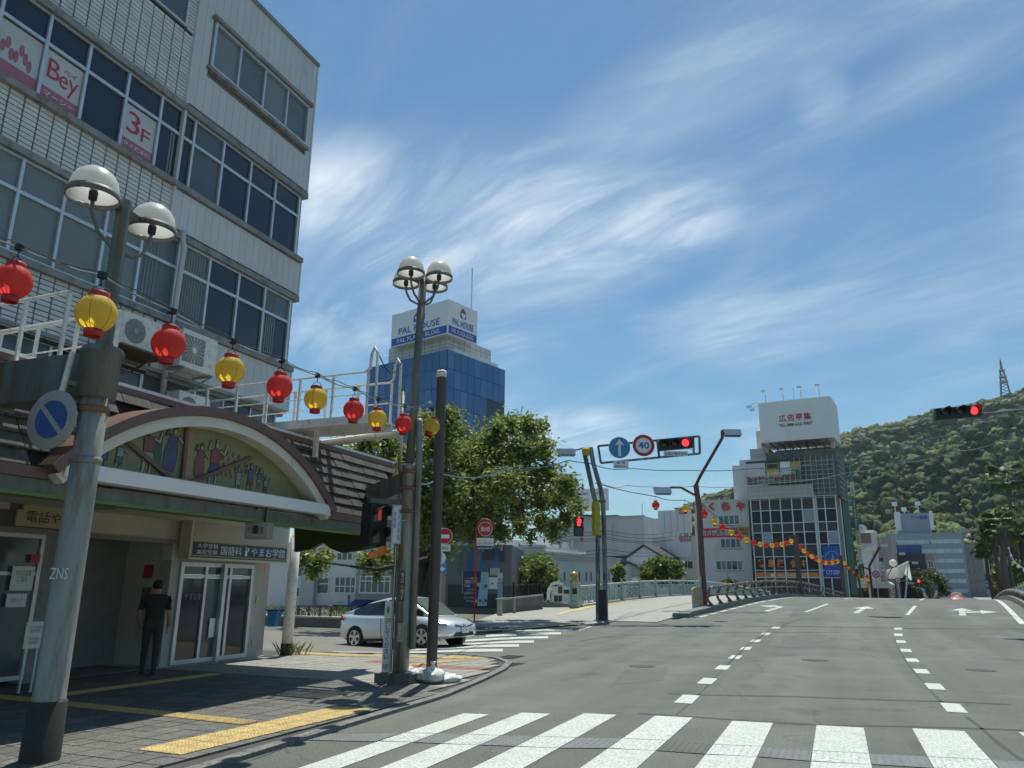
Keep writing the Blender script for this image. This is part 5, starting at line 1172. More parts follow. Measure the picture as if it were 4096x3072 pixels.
# cruise information board
Yb = 29.0; FI = Face(onY(e1(990,870),Yb), FCam); ib = thing('cruise_board', 'blue cruise information board with light blue timetable on two posts', 'sign', FI.at(*FI.uv(e1(990,870)))*1-V((0,0,1)))
p = FI.plate('dark_panel','navy_board',ib,FI.rect(e1(868,700),e1(1035,1040)),-.04,.0)
for b, m, qa, qb in (('周遊船のりば','white_clean',(880,785),(1000,822)),('ひょうたん島','white_clean',(880,762),(945,778)),('定期便','white_clean',(892,832),(935,858)),('各種クルーズ','white_clean',(892,900),(990,925)),('ナイトクルーズ','white_clean',(892,948),(990,972)),('大人400円 小人200円','white_clean',(900,872),(985,888)),('要予約 3000円','white_clean',(900,985),(985,1002))):
    FI.label(b,m,p,FI.rect(e1(*qa),e1(*qb)),.006)
FI.plate('gold_tag','gold',p,FI.rect(e1(948,762),e1(1005,778)),0,.006)
for y in (840,915,960): FI.plate('bullet','gold',p,FI.rect(e1(878,y-10),e1(888,y+12)),0,.006)
q = [FI.at(*FI.uv(e1(*c)),.004) for c in ((1005,1040),(1100,1040),(1117,712),(1045,708),(1040,800),(1022,880),(1012,960))]; lp = MB().prism(q, FI.n*.006).obj('timetable_panel','sign_cyan',ib)
FI.plate('gold_tag','gold',lp,FI.rect(e1(1045,730),e1(1095,745)),.01,.016)
for k in range(6): FI.label(('定期便','11:00','12:20','13:40','15:00','15:40')[k],'navy',lp,FI.rect(e1(1050,755+24*k),e1(1082,770+24*k)),.013)
FI.label('ナイトクルーズ','ink_red',lp,FI.rect(e1(1020,925),e1(1095,942)),.013)
for k in range(3): FI.label(('17:00','18:20','19:40')[k],'navy',lp,FI.rect(e1(1044,960+24*k),e1(1078,975+24*k)),.013)
for (x,y,s_) in ((1018,830,24),(1090,845,18),(1032,990,18),(1088,990,18)):
    a, z = FI.uv(e1(x,y)); s2 = (FI.uv(e1(x+s_,y))[0]-a)*.7
    P = [(a+s2*math.cos(k*math.pi/8)*(1 if k<9 else 1), z+s2*1.2*math.sin(k*math.pi/8)) for k in range(16)]; MB().prism([FI.at(u,v_,.011) for u,v_ in P],FI.n*.004).obj('gourd_print','gold' if s_ > 20 else 'navy',lp)
for x in (912,1042): a, z = FI.uv(e1(x,1040)); MB().tube([FI.at(a,-.2,-.06),FI.at(a,z+.3,-.06)],.03,8).obj('post','alu',ib)
a = FI.uv(e1(866,700))[0]; MB().tube([FI.at(a,-.2,-.06),FI.at(a,FI.uv(e1(866,697))[1],-.06)],.035,8).obj('post','concrete',ib)
# ticket machine and sign stand
Yt = 30.5; FT = Face(onY(e1(1160,900),Yt), (-FW.x+.35,-FW.y,0)); tm = thing('ticket_machine', 'pale grey ticket cabinet standing beside the cruise board', 'cabinet', FT.at(FT.uv(e1(1160,1110))[0],0))
ra = FT.rect(e1(1122,760),e1(1200,1110)); FT.box(MB(), ra[0],ra[1],0,ra[3],-.5,0).obj('cabinet','white',tm); FT.plate('door_panel','white_clean',tm,(ra[0]+.05,ra[1]-.05,.15,ra[3]-.3),0,.015); FT.plate('lock','ink',tm,FT.rect(e1(1142,818),e1(1163,828)),.015,.03); FT.plate('plinth','concrete_dark',tm,(ra[0]-.02,ra[1]+.02,-.1,.1),-.5,.02)
st = thing('banner_stand', 'narrow light blue stand sign with white plates behind the iron fence', 'sign', onY(e1(1230,960),33)*1)
FB_ = Face(onY(e1(1230,900),33), FCam)
FB_.plate('panel','sign_cyan',st,FB_.rect(e1(1205,820),e1(1252,960)),-.03,0); FB_.plate('panel','sign_white',st,FB_.rect(e1(1207,715),e1(1254,805)),-.03,0); FB_.label('券売','ink',st,FB_.rect(e1(1212,770),e1(1250,798)),.006)
a0 = FB_.uv(e1(1228,960)); MB().bar(FB_.at(a0[0],-.1,-.02),FB_.at(a0[0],a0[1]+.1,-.02),.08,.05).obj('leg','concrete',st)
# grey handrail and bollards along the ramp, low dark wall with iron fence
W0, W1 = onR(e1(1240,1120)), onR(e1(1650,1075)); 
lw = thing('low_wall', 'dark retaining wall beside the bridge ramp below the iron fence', 'wall', W0)
zt0 = onY(e1(1250,985),W0.y).z; zt1 = onY(e1(1650,940),W1.y).z; dW = (W1-W0).normalized(); nW = V((-dW.y,dW.x,0))
MB().hexa([W0,W1,W1+nW*.3,W0+nW*.3],[V((W0.x,W0.y,zt0)),V((W1.x,W1.y,zt1)),V((W1.x,W1.y,zt1))+nW*.3,V((W0.x,W0.y,zt0))+nW*.3]).obj('wall','concrete_dark',lw); MB().bar(V((W0.x,W0.y,zt0+.04))+nW*.15,V((W1.x,W1.y,zt1+.04))+nW*.15,.4,.08).obj('coping','concrete',lw)
fe = thing('iron_fence', 'black iron picket fence on top of the dark retaining wall', 'fence', W0+V((0,0,zt0)))
h0, h1 = onY(e1(1210,850),W0.y).z-zt0, onY(e1(1650,820),W1.y).z-zt1
for k in (.12,.96): MB().bar(V((W0.x,W0.y,zt0+h0*k))+nW*.15,V((W1.x,W1.y,zt1+h1*k))+nW*.15,.05,.05).obj('rail','black',fe)
for i in range(40):
    f = i/39; b_ = W0.lerp(W1,f)+nW*.15; z = zt0+(zt1-zt0)*f; h = h0+(h1-h0)*f; big_ = i%13 == 0
    MB().bar(V((b_.x,b_.y,z)),V((b_.x,b_.y,z+h*(1.15 if big_ else 1))),.09 if big_ else .025,.09 if big_ else .025).obj('post' if big_ else 'picket','black',fe)
    if big_: MB().ball(V((b_.x,b_.y,z+h*1.2)),.07,8,6).obj('finial','black',fe,True)
for k, (x, yb, yt) in enumerate(((1215,1135,965),(1236,1140,965),(1368,1115,955))):
    b_ = onR(e1(x,yb)); zt = hit(e1(x,yt), b_, V((FW.x,FW.y,0))).z; bo = thing('bollard', ('pale steel bollard with a bent rail beside the ticket cabinet','slim pale bollard close to the bent rail bollard','pale bollard standing alone before the dark retaining wall')[k], 'bollard', b_, group='bollards at the ramp')
    MB().lathe(b_, [(.07,0),(.07,zt-b_.z-.05),(.06,zt-b_.z-.01),(0,zt-b_.z)], 12).obj('post','concrete',bo,True); MB().lathe(b_, [(.1,0),(.1,.03),(.07,.035)], 12).obj('base','concrete_dark',bo)
    if k == 0: MB().tube([V((b_.x,b_.y,zt-.05)),V((b_.x+.3,b_.y+.1,zt+.02))],.035,8).obj('rail','concrete',bo)
# planter bank with the X braced rail behind the car
bank = thing('planter_wall', 'low stone planter wall behind the silver car', 'wall', (-20,27.8,0))
MB().lohi((-32,27.4,-1),(-17.2,28.2,.35)).obj('wall','concrete_dark',bank); MB().lohi((-32,27.35,.35),(-17.15,28.25,.42)).obj('coping','concrete',bank)
xr = thing('brace_fence', 'brown metal fence with crossed braces above the planter wall', 'fence', (-19,27.9,.42))
xs = [onY(e5(x,1480),27.8).x for x in (10,145,283,430,575)]; ztop = onY(e5(430,1412),27.8).z
MB().bar((xs[0],27.8,ztop),(xs[-1],27.8,ztop),.05,.04).obj('top_rail','post_brown',xr)
for i, x in enumerate(xs):
    MB().bar((x,27.8,.42),(x,27.8,ztop),.07,.07).obj('post','post_brown',xr)
    if i+1 < len(xs): MB().bar((x,27.8,ztop-.06),(xs[i+1],27.8,.55),.02,.03).obj('brace','alu',xr); MB().bar((x,27.83,.55),(xs[i+1],27.83,ztop-.06),.02,.03).obj('brace','alu',xr)
def blades(name, pts, h, m, n, label, sp=.25, w=.02):
    random.seed(len(pts)); vs = []; fs = []
    for _ in range(n):
        p = V(random.choice(pts))+V((random.uniform(-sp,sp),random.uniform(-sp,sp),0)); a = random.uniform(0,6.3); d = V((math.cos(a),math.sin(a),0)); hh = h*random.uniform(.5,1.2); k = len(vs)
        vs += [p-d*w/2, p+d*w/2, p+V((-d.y,d.x,0))*hh*.3+V((0,0,hh*.7)), p+V((-d.y,d.x,0))*hh*.6+V((0,0,hh))]; fs += [(k,k+1,k+2),(k,k+2,k+3)]
    o = MB().add(vs,fs).obj(name, m); stuff(tag(o, label, 'grass')); return o
blades('grass', [(x,28.0,.42) for x in np.arange(-31,-17.3,.3)], .4, 'grass', 900, 'tufts of grass along the planter wall behind the car')
blades('weeds', [(-12.3,15.9,.02),(-12.55,16.1,.02),(-12.2,16.15,.02)], .3, 'grass', 80, 'weeds growing round the foot of the white round column', .16, .009)
# ================================================================== double signal post, bridge furniture
def wrap_patches(): pass
mat('post_peel', (.07,.075,.08), .5, .1, var=.2, scale=5, stain=.75, stain_col=(.36,.37,.37), streak=True)
DP = onR(d4(385,1630)); FD = Face(DP, FCam); FDn = FD.n
def fdp(x, y, d=0.): a, z = FD.uv(d4(x,y)); return FD.at(a, z, d)
sp = thing('signal_post', 'peeling double steel signal post with bent tops and a yellow taped box', 'signal post', DP)
for pts_, w in (([(355,1640),(352,1000),(342,775),(322,700),(265,440),(250,372)], .17), ([(412,1640),(400,1000),(392,775),(372,650),(320,470),(300,350)], .17)):
    q = [fdp(*p) for p in pts_]; q[0] = V((q[0].x,q[0].y,DP.z)); MB().tube(q, w*.62, 10).obj('tube', 'post_peel', sp)
MB().lathe(DP, [(.42,0),(.42,.04),(.36,.06),(0,.06)], 16).obj('base_plate', 'concrete_dark', sp); r_ = FD.rect(d4(358,1400),d4(415,1630)); FD.plate('junction_box', 'black_soft', sp, r_, -.1, .2)
for y in (740,1000): FD.plate('collar', 'steel_green_dark', sp, FD.rect(d4(338,y),d4(410,y+16)), -.12, .14)
yb = FD.rect(d4(303,752),d4(368,1000)); mb = MB(); n = 10; a0,a1,z0,z1 = yb; random.seed(3)
vs = []; fs = []
for i in range(n+1):
    z = z0+(z1-z0)*i/n; k = 1+random.uniform(-.06,.05)-(.25 if i == n else 0)
    for (ax_, dy_) in ((-1,.12),(-.4,.2),(.4,.2),(1,.12),(1,.34),(.3,.42),(-.5,.42),(-1,.34)):
        vs.append(FD.at((a0+a1)/2+ax_*(a1-a0)/2*k+random.uniform(-.012,.012), z, dy_*1.0+random.uniform(-.012,.012)))
for i in range(n):
    for j in range(8): fs.append((i*8+j,i*8+(j+1)%8,(i+1)*8+(j+1)%8,(i+1)*8+j))
fs += [tuple(range(7,-1,-1)), tuple(range(n*8,n*8+8))]
MB().add(vs, fs).obj('taped_box', 'yellow_wrap', sp); MB().lathe(fdp(265,365), [(.16,-.3),(.2,0),(.12,.1)], 8).obj('taped_top', 'yellow_wrap', sp)
# little pedestrian signal on the post, and a flood lamp on top
pw = thing('pedestrian_signal', 'pedestrian signal showing a red standing figure beside the double post', 'traffic signal', fdp(208,1000))
FD.box(MB(), *FD.rect(d4(172,872),d4(243,1005)), .0, .28).obj('housing','black',pw)
for (y0,y1,m) in ((880,932,'lens_off'),(940,995,'lens_off')): FD.plate('lens',m,pw,FD.rect(d4(182,y0),d4(236,y1)),.28,.29)
a_, z_ = FD.uv(d4(209,905)); s_ = .0085
fgm = MB()
for P in ([(-8,18),(8,18),(8,2),(-8,2)],[(-7,2),(-1,2),(-1,-20),(-7,-20)],[(1,2),(7,2),(7,-20),(1,-20)],[(-12,16),(-9,16),(-9,-4),(-12,-4)],[(9,16),(12,16),(12,-4),(9,-4)],[(-4,20),(4,20),(5,28),(-5,28)]): fgm.prism([FD.at(a_+u*s_,z_+v_*s_,.295) for u,v_ in P],FDn*.01)
fgm.obj('red_figure','red_light',pw)
for y0 in (874,938):
    r_ = FD.rect(d4(172,y0),d4(243,y0+30)); FD.plate('hood','black',pw,(r_[0],r_[1],r_[3]-.03,r_[3]),.28,.5)
    for a in (r_[0],r_[1]-.02): FD.plate('hood','black',pw,(a,a+.02,r_[2],r_[3]-.031),.28,.42)
MB().bar(fdp(185,852,.1),fdp(345,852,.1),.06,.06).obj('bracket','steel_green_dark',pw); MB().lathe(fdp(230,1028,.15),[(.04,-.1),(.09,.05),(0,.0)],12,(FD.r,ZU,FDn)).obj('loudspeaker','orange',pw)
def flood(c, right, wd, par, flip=1):
    h = wd*.36; r = right; n = V((r.y,-r.x,0))
    MB().hexa([c-n*.2,c+r*wd-n*.2,c+r*wd+n*.2,c+n*.2],[c-n*.12+V((0,0,h))-r*.1*flip,c+r*wd-n*.12+V((0,0,h))-r*.05*flip,c+r*wd+n*.12+V((0,0,h))-r*.05*flip,c+n*.12+V((0,0,h))-r*.1*flip]).obj('lamp_head','alu',par)
    for k in range(12): x = c+r*(wd*(.08+.84*k/11)); MB().bar(x-n*.19+V((0,0,-.03)),x+n*.19+V((0,0,-.03)),.02,.06).obj('cooling_fin','bld_dark',par)
fl = thing('flood_lamp', 'silver flood lamp on a short arm at the top of the double post', 'lamp', fdp(120,400)); c_ = fdp(62,405); flood(c_, FD.r, (fdp(188,405)-c_).length, fl); MB().bar(fdp(180,372),fdp(260,352),.06,.06).obj('arm','post_peel',fl)
# the overhead arm with lights and signs
sa = thing('overhead_signal', 'horizontal truss arm with three lens signal showing red, over the road', 'traffic signal', fdp(350,420))
T0, T1, L0, L1 = fdp(355,340), fdp(1100,268), fdp(375,465), fdp(1105,395)
for a, b_ in ((T0,T1),(L0,L1),(T0,L0),(T1,L1),(fdp(1055,275),fdp(1060,395)),(fdp(790,300),fdp(805,420))): MB().bar(a,b_,.09,.11,FDn).obj('truss_bar','post_peel',sa)
def signal_head(parent, corners, lens, F_, depth, lit):
    MB().prism(corners, F_.n*depth).obj('housing','black',parent)
    for i, (c, r) in enumerate(lens):
        lz = MB().lathe(c+F_.n*(depth+.005), [(r,0),(r*.7,.025),(0,.04)], 20, (F_.r,ZU,F_.n)).obj('lens','red_light' if i == lit else 'lens_off',parent,True)
        mb = MB(); n = 16; d = depth
        for k in range(n):
            a, b_ = -.5+(math.pi+1.0)*k/n, -.5+(math.pi+1.0)*(k+1)/n; f = lambda x, e, ln: c+F_.r*(r*e*math.cos(x))+ZU*(r*e*math.sin(x))+F_.n*(d+ln)
            ln = lambda x: .07+.28*max(0,math.sin(x)+.3)/1.3
            mb.sheet([f(a,1.12,0),f(b_,1.12,0),f(b_,1.12,ln(b_)),f(a,1.12,ln(a))])
        mb.obj('visor','black',lz)
R3 = FD.uv(d4(990,322)); rl = .17
signal_head(sa, [fdp(795,318),fdp(800,380),fdp(1042,358),fdp(1048,300),fdp(1035,285),fdp(805,300)], [(fdp(832,333,.0),rl),(fdp(910,327,.0),rl),(fdp(990,322,.0),rl)], FD, .24, 2)
p = FD.plate('name_plate','sign_white',sa,FD.rect(d4(835,380),d4(1015,415)),.08,.1); FD.label('歩車分離式信号','ink_blue',p,FD.rect(d4(842,384),d4(1008,412)),.106)
p = FD.plate('supplement_plate','sign_white',sa,FD.rect(d4(465,448),d4(577,508)),.08,.1); FD.label('車 両','ink',p,FD.rect(d4(488,455),d4(552,475)),.106); FD.label('軽車両を除く','ink',p,FD.rect(d4(475,484),d4(568,500)),.106)
c_ = fdp(510,354,.1); rad = (fdp(590,354)-fdp(430,354)).length/2
bs = thing('blue_arrow_sign', 'round blue sign with white up arrow on the overhead arm', 'sign', c_-V((0,0,rad))); disc(c_,FDn,rad,'sign_white',bs,'disc',.012); disc(c_,FDn,rad*.96,'sign_bluelite',bs,'blue_field',.018)
MB().prism([c_+FD.r*(u*rad)+ZU*(v_*rad)+FDn*.02 for u,v_ in ((-.12,-.78),(.12,-.78),(.12,.3),(.4,.2),(0,.82),(-.4,.2),(-.12,.3))],FDn*.006).obj('arrow','white_clean',bs)
c_ = fdp(687,338,.1); rad = (fdp(768,338)-fdp(605,338)).length/2
s4 = thing('speed_limit_sign', 'round speed limit 40 sign with red ring on the overhead arm', 'sign', c_-V((0,0,rad))); disc(c_,FDn,rad,'sign_white',s4,'disc',.012); disc(c_,FDn,rad*.97,'sign_red',s4,'red_ring',.018); disc(c_,FDn,rad*.7,'sign_white',s4,'white_field',.024)
text('40','ink_blue',s4,c_+FDn*.03,FD.r,ZU,rad*1.0,rad*.62,bold=.02)
# brown street light at the bridge nose, with delineator
BL = onR(e6(330,510))+V((0,0,.15)); FL = Face(BL, FCam)
def flp(x, y, d=0.): a, z = FL.uv(d4(x,y)); return FL.at(a,z,d)
bl = thing('street_light', 'reddish brown street light with a tall and a short bent arm', 'street light', BL)
MB().tube([BL, flp(1120,1200), flp(1100,800), flp(1075,625)], [.17,.16,.155,.15], 4).obj('mast','lamp_red_brown',bl)
MB().tube([flp(1075,630),flp(1108,560),flp(1270,280),flp(1270,225)], .095, 6).obj('tall_arm','lamp_red_brown',bl); MB().tube([flp(1065,700),flp(965,645),flp(885,645)], .07, 6).obj('short_arm','lamp_red_brown',bl)
c_ = flp(1285,262); flood(c_, FL.r, (flp(1410,262)-c_).length, bl); c_ = flp(775,690); flood(c_, FL.r, (flp(895,690)-c_).length, bl)
MB().tube([flp(1105,1490,.12),flp(1105,1300,.12)],.06,8).obj('stub_pipe','concrete',bl); MB().lohi(BL-V((.3,.3,.2)),BL+V((.3,.3,.05))).obj('footing','concrete_dark',bl)
dl = thing('delineator', 'grey rounded delineator post with two orange reflectors at the kerb nose', 'delineator', onR(e6(240,525)))
P0 = onR(e6(240,525))+V((0,0,.15)); FG = Face(P0, FCam); ra = FG.rect(e6(195,270),e6(315,525)); hw_ = (ra[1]-ra[0])/2; cm_ = (ra[0]+ra[1])/2
P = [FG.at(ra[0],ra[2]),FG.at(ra[1],ra[2])]+[FG.at(cm_+hw_*math.cos(a),ra[3]-hw_*.6+hw_*.6*math.sin(a)) for a in [math.pi*k/10 for k in range(11)]]
MB().prism(P, -FG.n*.35).obj('body','concrete',dl)
for y in (312,405): c_ = FG.at(*FG.uv(e6(230,y)),.005); q = FG.plate('reflector_frame','orange',dl,FG.rect(e6(208,y-22),e6(252,y+22)),.0,.015); disc(c_+FG.n*.012,FG.n,hw_*.3,'gold',q,'reflector',.01)
# kerb of the bridge road with guard rail
kb = strip('bridge_kerb', 'kerb', -7.3, -6.72, 37.6, 98, -.3, .24, 1); struct(kb)
MB().hexa([R(-7.45,36.9,-.1),R(-6.6,36.9,-.1),R(-6.66,37.8,-.1),R(-7.4,37.8,-.1)],[R(-7.4,37.0,.2),R(-6.65,37.0,.2),R(-6.68,37.8,.22),R(-7.38,37.8,.22)]).obj('kerb_nose','kerb',kb)
gr = thing('guard_rail', 'brown tubular guard rail on curved brackets along the bridge road', 'guard rail', R(-7,40,.24))
ys = list(np.arange(42.0, 98, 1.0))
for k in range(0, len(ys)-1, 4):
    seg_ = ys[k:k+5]
    for h, r_, dx in ((.92,.075,.12),(.52,.055,.06)): MB().tube([R(-7.05+dx,y,.24+h) for y in seg_], r_, 8).obj('tube_rail','rail_brown',gr,True)
    MB().lathe(R(-6.93,seg_[0],1.16),[(.085,-.08),(.09,-.06),(.09,.06),(.085,.08)],8,(V((1,0,0)),ZU,V((0,1,0)))).obj('rail_sleeve','alu',gr)
stn = [(0.16,0),(.1,.08),(-.08,.3),(-.12,.45),(-.02,.62),(.06,.85),(.16,.98),(.04,.98),(-.08,.85),(-.16,.62),(-.24,.45),(-.2,.28),(-.1,.1),(-.14,0)]
for i, y in enumerate(np.arange(42.3, 98, 2.0)):
    MB().prism([R(-7.05+a,y,.24+z) for a,z in stn], V((0,.1,0))).obj('bracket_post','rail_brown',gr)
MB().tube([R(-6.93,42.0,1.16),R(-6.95,41.85,1.12),R(-7.0,41.8,.9),R(-7.05,41.85,.7),R(-7.0,42.0,.76)],.07,8).obj('end_bend','rail_brown',gr,True)
# left balustrade of the bridge
def balustrade(label, t, y0, y1, step=3.2, n_end=None):
    b = thing('balustrade', label, 'balustrade', R(t,y0,0))
    strip('plinth','concrete',t-.2,t+.2,y0,y1,-.3,.12,1).parent = b
    b.children[0].matrix_parent_inverse = Matrix.Translation(-b.location)
    ys = list(np.arange(y0, y1+.01, step))
    for i, y in enumerate(ys):
        MB().lohi(R(t,y,.1)-V((.1,.12,0)),R(t,y,1.12)+V((.1,.12,0))).obj('post','balu_green',b)
        MB().lathe(R(t,y,1.16),[(.03,0),(.07,.03),(.08,.09),(.05,.15),(.015,.22),(0,.24)],10).obj('finial','gold_finial',b,True)
        if i+1 < len(ys):
            y2 = ys[i+1]; m_ = (y+y2)/2
            MB().tube([R(t,y,1.12),R(t,m_,1.12),R(t,y2,1.12)],.065,8).obj('top_rail','balu_green',b,True)
            mb = MB()
            for z in (.2,.86): mb.bar(R(t,y+.1,z),R(t,y2-.1,z),.05,.05)
            mb.obj('panel_rail','balu_green',b)
            mb = MB(); k = 7
            for j in range(k):                                        # checked lattice of small plates
                yy = y+.2+(y2-y-.4)*(j+.5)/k
                mb.bar(R(t,yy,.2),R(t,yy,.86),.03,.05)
                for q in range(4):
                    if (j+q)%2 == 0: z = .26+.16*q; mb.box(R(t,yy+.1,z+.05),(.04,.34,.13))
            mb.obj('lattice','balu_green',b)
            for j in (1,2): yy = y+(y2-y)*j/3; MB().bar(R(t,yy,.86),R(t,yy,1.08),.05,.05).obj('stub','balu_green',b)
    return b
balustrade('pale green balustrade with checked lattice and gold finials along the bridge pavement', -14.3, onT(e1(1962,1020),-14.2).y+.6, 95)
balustrade('pale green balustrade with gold finials on the far right side of the bridge', 8.9, 36.0, 93)
rk = struct(strip('bridge_kerb_right','concrete_dark',7.3,7.9,37,98,-.3,.3,1)); struct(strip('bridge_pavement_right','walk_light',7.9,9.9,36,97,-.2,.1,2))
rg = thing('parapet_rail', 'low dark stone parapet rail on the right side of the bridge road', 'parapet', R(7.6,40,.3)); 
for y in np.arange(38,97,4): MB().tube([R(7.6,yy,.62) for yy in np.arange(y,y+4.01,1)],.14,8).obj('rail','concrete_dark',rg,True)
for y in np.arange(38,97,2): MB().lohi(R(7.6,y,.2)-V((.1,.12,0)),R(7.6,y,.55)+V((.1,.12,0))).obj('post','concrete_dark',rg)
# stone end post, big green pillar with gold top
ep = onR(e1(1800,1055)); FZ = Face(ep, FCam); es = thing('bridge_end_stone', 'stone and glass bridge end block with curved chrome cap', 'end block', ep)
ra = FZ.rect(e1(1655,1070),e1(2000,1015)); FZ.box(MB(), FZ.uv(e1(1650,0))[0],FZ.uv(e1(1935,0))[0],-.2,FZ.uv(e1(1700,1015))[1],-.6,.0).obj('plinth','stone',es)
q0, q1 = FZ.uv(e1(1735,1010)), FZ.uv(e1(1915,850)); zb, zt = q0[1], q1[1]
FZ.box(MB(), q0[0],q1[0],zb,zt,-.45,-.1).obj('block','white',es)
for (x0,y0,x1,y1) in ((1800,850,1842,918),(1855,882,1910,922),(1760,938,1800,1000),(1805,938,1840,1000)): FZ.plate('glass_inset','glass_dark',es,FZ.rect(e1(x0,y0),e1(x1,y1)),-.1,-.085)
P = [FZ.at(*FZ.uv(e1(*p)),-.05) for p in ((1715,848),(1725,825),(1755,803),(1795,797),(1840,812),(1868,845),(1840,838),(1790,826),(1750,840))]; MB().prism(P,-FZ.n*.4).obj('curved_cap','chrome',es)
P = [FZ.at(*FZ.uv(e1(*p)),-.02) for p in ((1690,985),(1688,920),(1695,870),(1715,846),(1745,850),(1742,870),(1725,900),(1718,985))]; MB().prism(P,-FZ.n*.45).obj('scroll','chrome',es)
pb_ = onT(e1(1962,1020),-14.2); pb_ = V((pb_.x,pb_.y,prof(pb_.y))); FY = Face(pb_, FCam); gp = thing('bridge_pillar', 'pale green bridge pillar with stepped gold top at the balustrade end', 'pillar', pb_)
z1 = FY.uv(e1(1962,805))[1]; z2 = FY.uv(e1(1962,702))[1]; MB().lathe(pb_,[(.34,-.2),(.34,.35),(.27,.36),(.27,z1-pb_.z+pb_.z)],8).obj('shaft','balu_green',gp); FY.plate('dark_inset','black',gp,(-.13,.12,.75,z1-.35),.22,.28)
h_ = (z2-z1); MB().lathe(pb_+V((0,0,z1)),[(.24,0),(.25,h_*.2),(.22,h_*.22),(.23,h_*.5),(.2,h_*.52),(.24,h_*.7),(.22,h_*.85),(.06,h_*.93),(.03,h_),(0,h_*1.02)],14).obj('gold_top','gold_finial',gp,True)
disc(pb_+FCam*.3+V((-.34,-.1,.4)),FCam,.14,'sign_cyan',gp,'blue_mark'); FY.plate('yellow_tactile','yellow_paint',gp,(-.01,.01,-.1,-.09),0,.01)
# yellow guide line on the bridge pavement
mb = MB(); Q = [onR(d4(*p)) for p in ((100,1585),(160,1565),(250,1543),(350,1520),(440,1503),(560,1487),(660,1476),(780,1464))]; Q = [onR(d3(*p)) for p in ((1210,425),(1600,395),(1900,300),(2000,265),(2170,228))][2:]+Q[1:]
for a, b_ in zip(Q[:-1],Q[1:]):
    d = (b_-a).normalized(); s_ = V((-d.y,d.x,0))*.16; z = V((0,0,.045)); mb.sheet([a-s_+z,b_-s_+z,b_+s_+z,a+s_+z])
mb.obj('guide_line','yellow_paint',walk); mb = MB(); Q = [onR(e1(*p)) for p in ((980,1300),(1300,1285),(1650,1255),(1990,1230))]
for a, b_ in zip(Q[:-1],Q[1:]): d = (b_-a).normalized(); s_ = V((-d.y,d.x,0))*.2; z = V((0,0,.05)); mb.sheet([a-s_+z,b_-s_+z,b_+s_+z,a+s_+z])
mb.obj('guide_line','yellow_paint',walk)
# square lantern posts on the kerb and the far street light
for (Yp, px0, label) in ((69,d5(520,1180),'square dark lantern post on the bridge kerb, before the detective office windows'),(97.5,d5(870,1330),'square dark lantern post on the bridge kerb, beside the watch sign')):
    b_ = R(-7.0,Yp,.2); t = thing('lantern_post', label, 'post', b_, group='square lantern posts'); zt = hit(px0,b_,V((FW.x,FW.y,0))).z; MB().bar(b_,V((b_.x,b_.y,zt)),.42,.42).obj('shaft','post_brown',t); MB().lohi(V((b_.x-.3,b_.y-.3,b_.z-.1)),V((b_.x+.3,b_.y+.3,b_.z+.3))).obj('foot','post_brown',t)
# far lantern string along the bridge
pxl = [d4(780,775),d4(997,800),d4(1138,837),d4(1212,897),d4(1273,938),d4(1337,978),d4(1397,1009),d4(1450,1033)]+[d5(*p) for p in ((213,1236),(260,1248),(305,1255),(349,1257),(383,1252),(420,1250),(455,1240),(488,1225),(555,1265),(582,1297),(610,1320),(641,1338),(667,1352),(692,1368),(718,1380),(742,1385),(766,1386),(790,1384),(810,1380),(828,1374),(848,1365),(882,1388),(892,1407),(910,1422),(928,1440),(945,1455),(965,1467),(985,1478),(1005,1483),(1025,1487),(1048,1484),(1056,1508),(1057,1532),(1054,1556),(1046,1576),(1030,1582))]
segl = [('bridge street light',0),('guard rail',3),('camera shop wall',6),('detective office windows',8),('first square lantern post',16),('watch sign',23),('second square lantern post',29),('far red brown street light',34)]
hk = []; cnt = {}
for i, p in enumerate(pxl):
    c = onT(p, -7.15); rpx = (31-1.1*i if i < 9 else 21-.28*(i-9))*.54
    d_ = (c-CAM).dot(FW); sc = min(2.*rpx*d_/FPX/.295, 1.75)
    where = [n for n, k in segl if k <= i][-1]; col = 'yellow' if i%2 else 'red'
    key = (col, where); cnt[key] = cnt.get(key,0)+1; o_ = ('first','second','third','fourth','fifth','sixth')[cnt[key]-1]
    lab = f'{o_} {col} lantern of the bridge string, counted from the {where} on'
    if i == 0: lab = 'red lantern hanging alone beside the double signal post'
    elif i == 1: lab = 'yellow lantern below the short street light arm, before the blank billboard'
    elif i == 2: lab = 'red lantern right beside the reddish brown street light mast'
    lantern(c, col, lab, 'lanterns strung along the bridge', sc*.92, full=i < 12); hk.append(c+V((0,0,.3*sc)))
st_ = fdp(330,610); cable('bridge_cable',[st_]+hk[:16],.018,'wire','dark cable carrying the bridge lanterns from the double post to a square post',3,.01)
cable('bridge_cable',hk[16:29],.02,'wire','dark cable carrying the bridge lanterns between the two square posts',2); cable('bridge_cable',hk[29:],.02,'wire','dark cable carrying the last bridge lanterns to the far street light',2)
# ropes and wires across the scene
rp = [PB+V((.2,0,3.55)), onY(d2(1040,548),17), onY(d2(1500,515),26), fdp(130,452,.3), fdp(290,475,.3), flp(600,508,.2), flp(1000,522,.2), onY(d5(200,690),45), onY(d5(700,640),52), onY(d5(1290,520),58), onY(d6(500,560),50), onY(d6(930,415),40), onY(d6(1100,350),36)]
cable('blue_rope', rp, .022, 'rope_blue', 'blue rope strung from the corner post across the road', 4, .003)
rp = [fdp(375,615,.1), flp(560,628), flp(730,640), flp(1060,636), onY(d5(300,800),50), onY(d5(900,722),56), onY(d6(330,712),52), onY(d6(660,640),46), onY(d6(960,575),40), onY(d6(1100,540),36)]
cable('grey_rope', rp, .02, 'rope_grey', 'thin grey rope crossing the road below the blue rope', 4, .004)
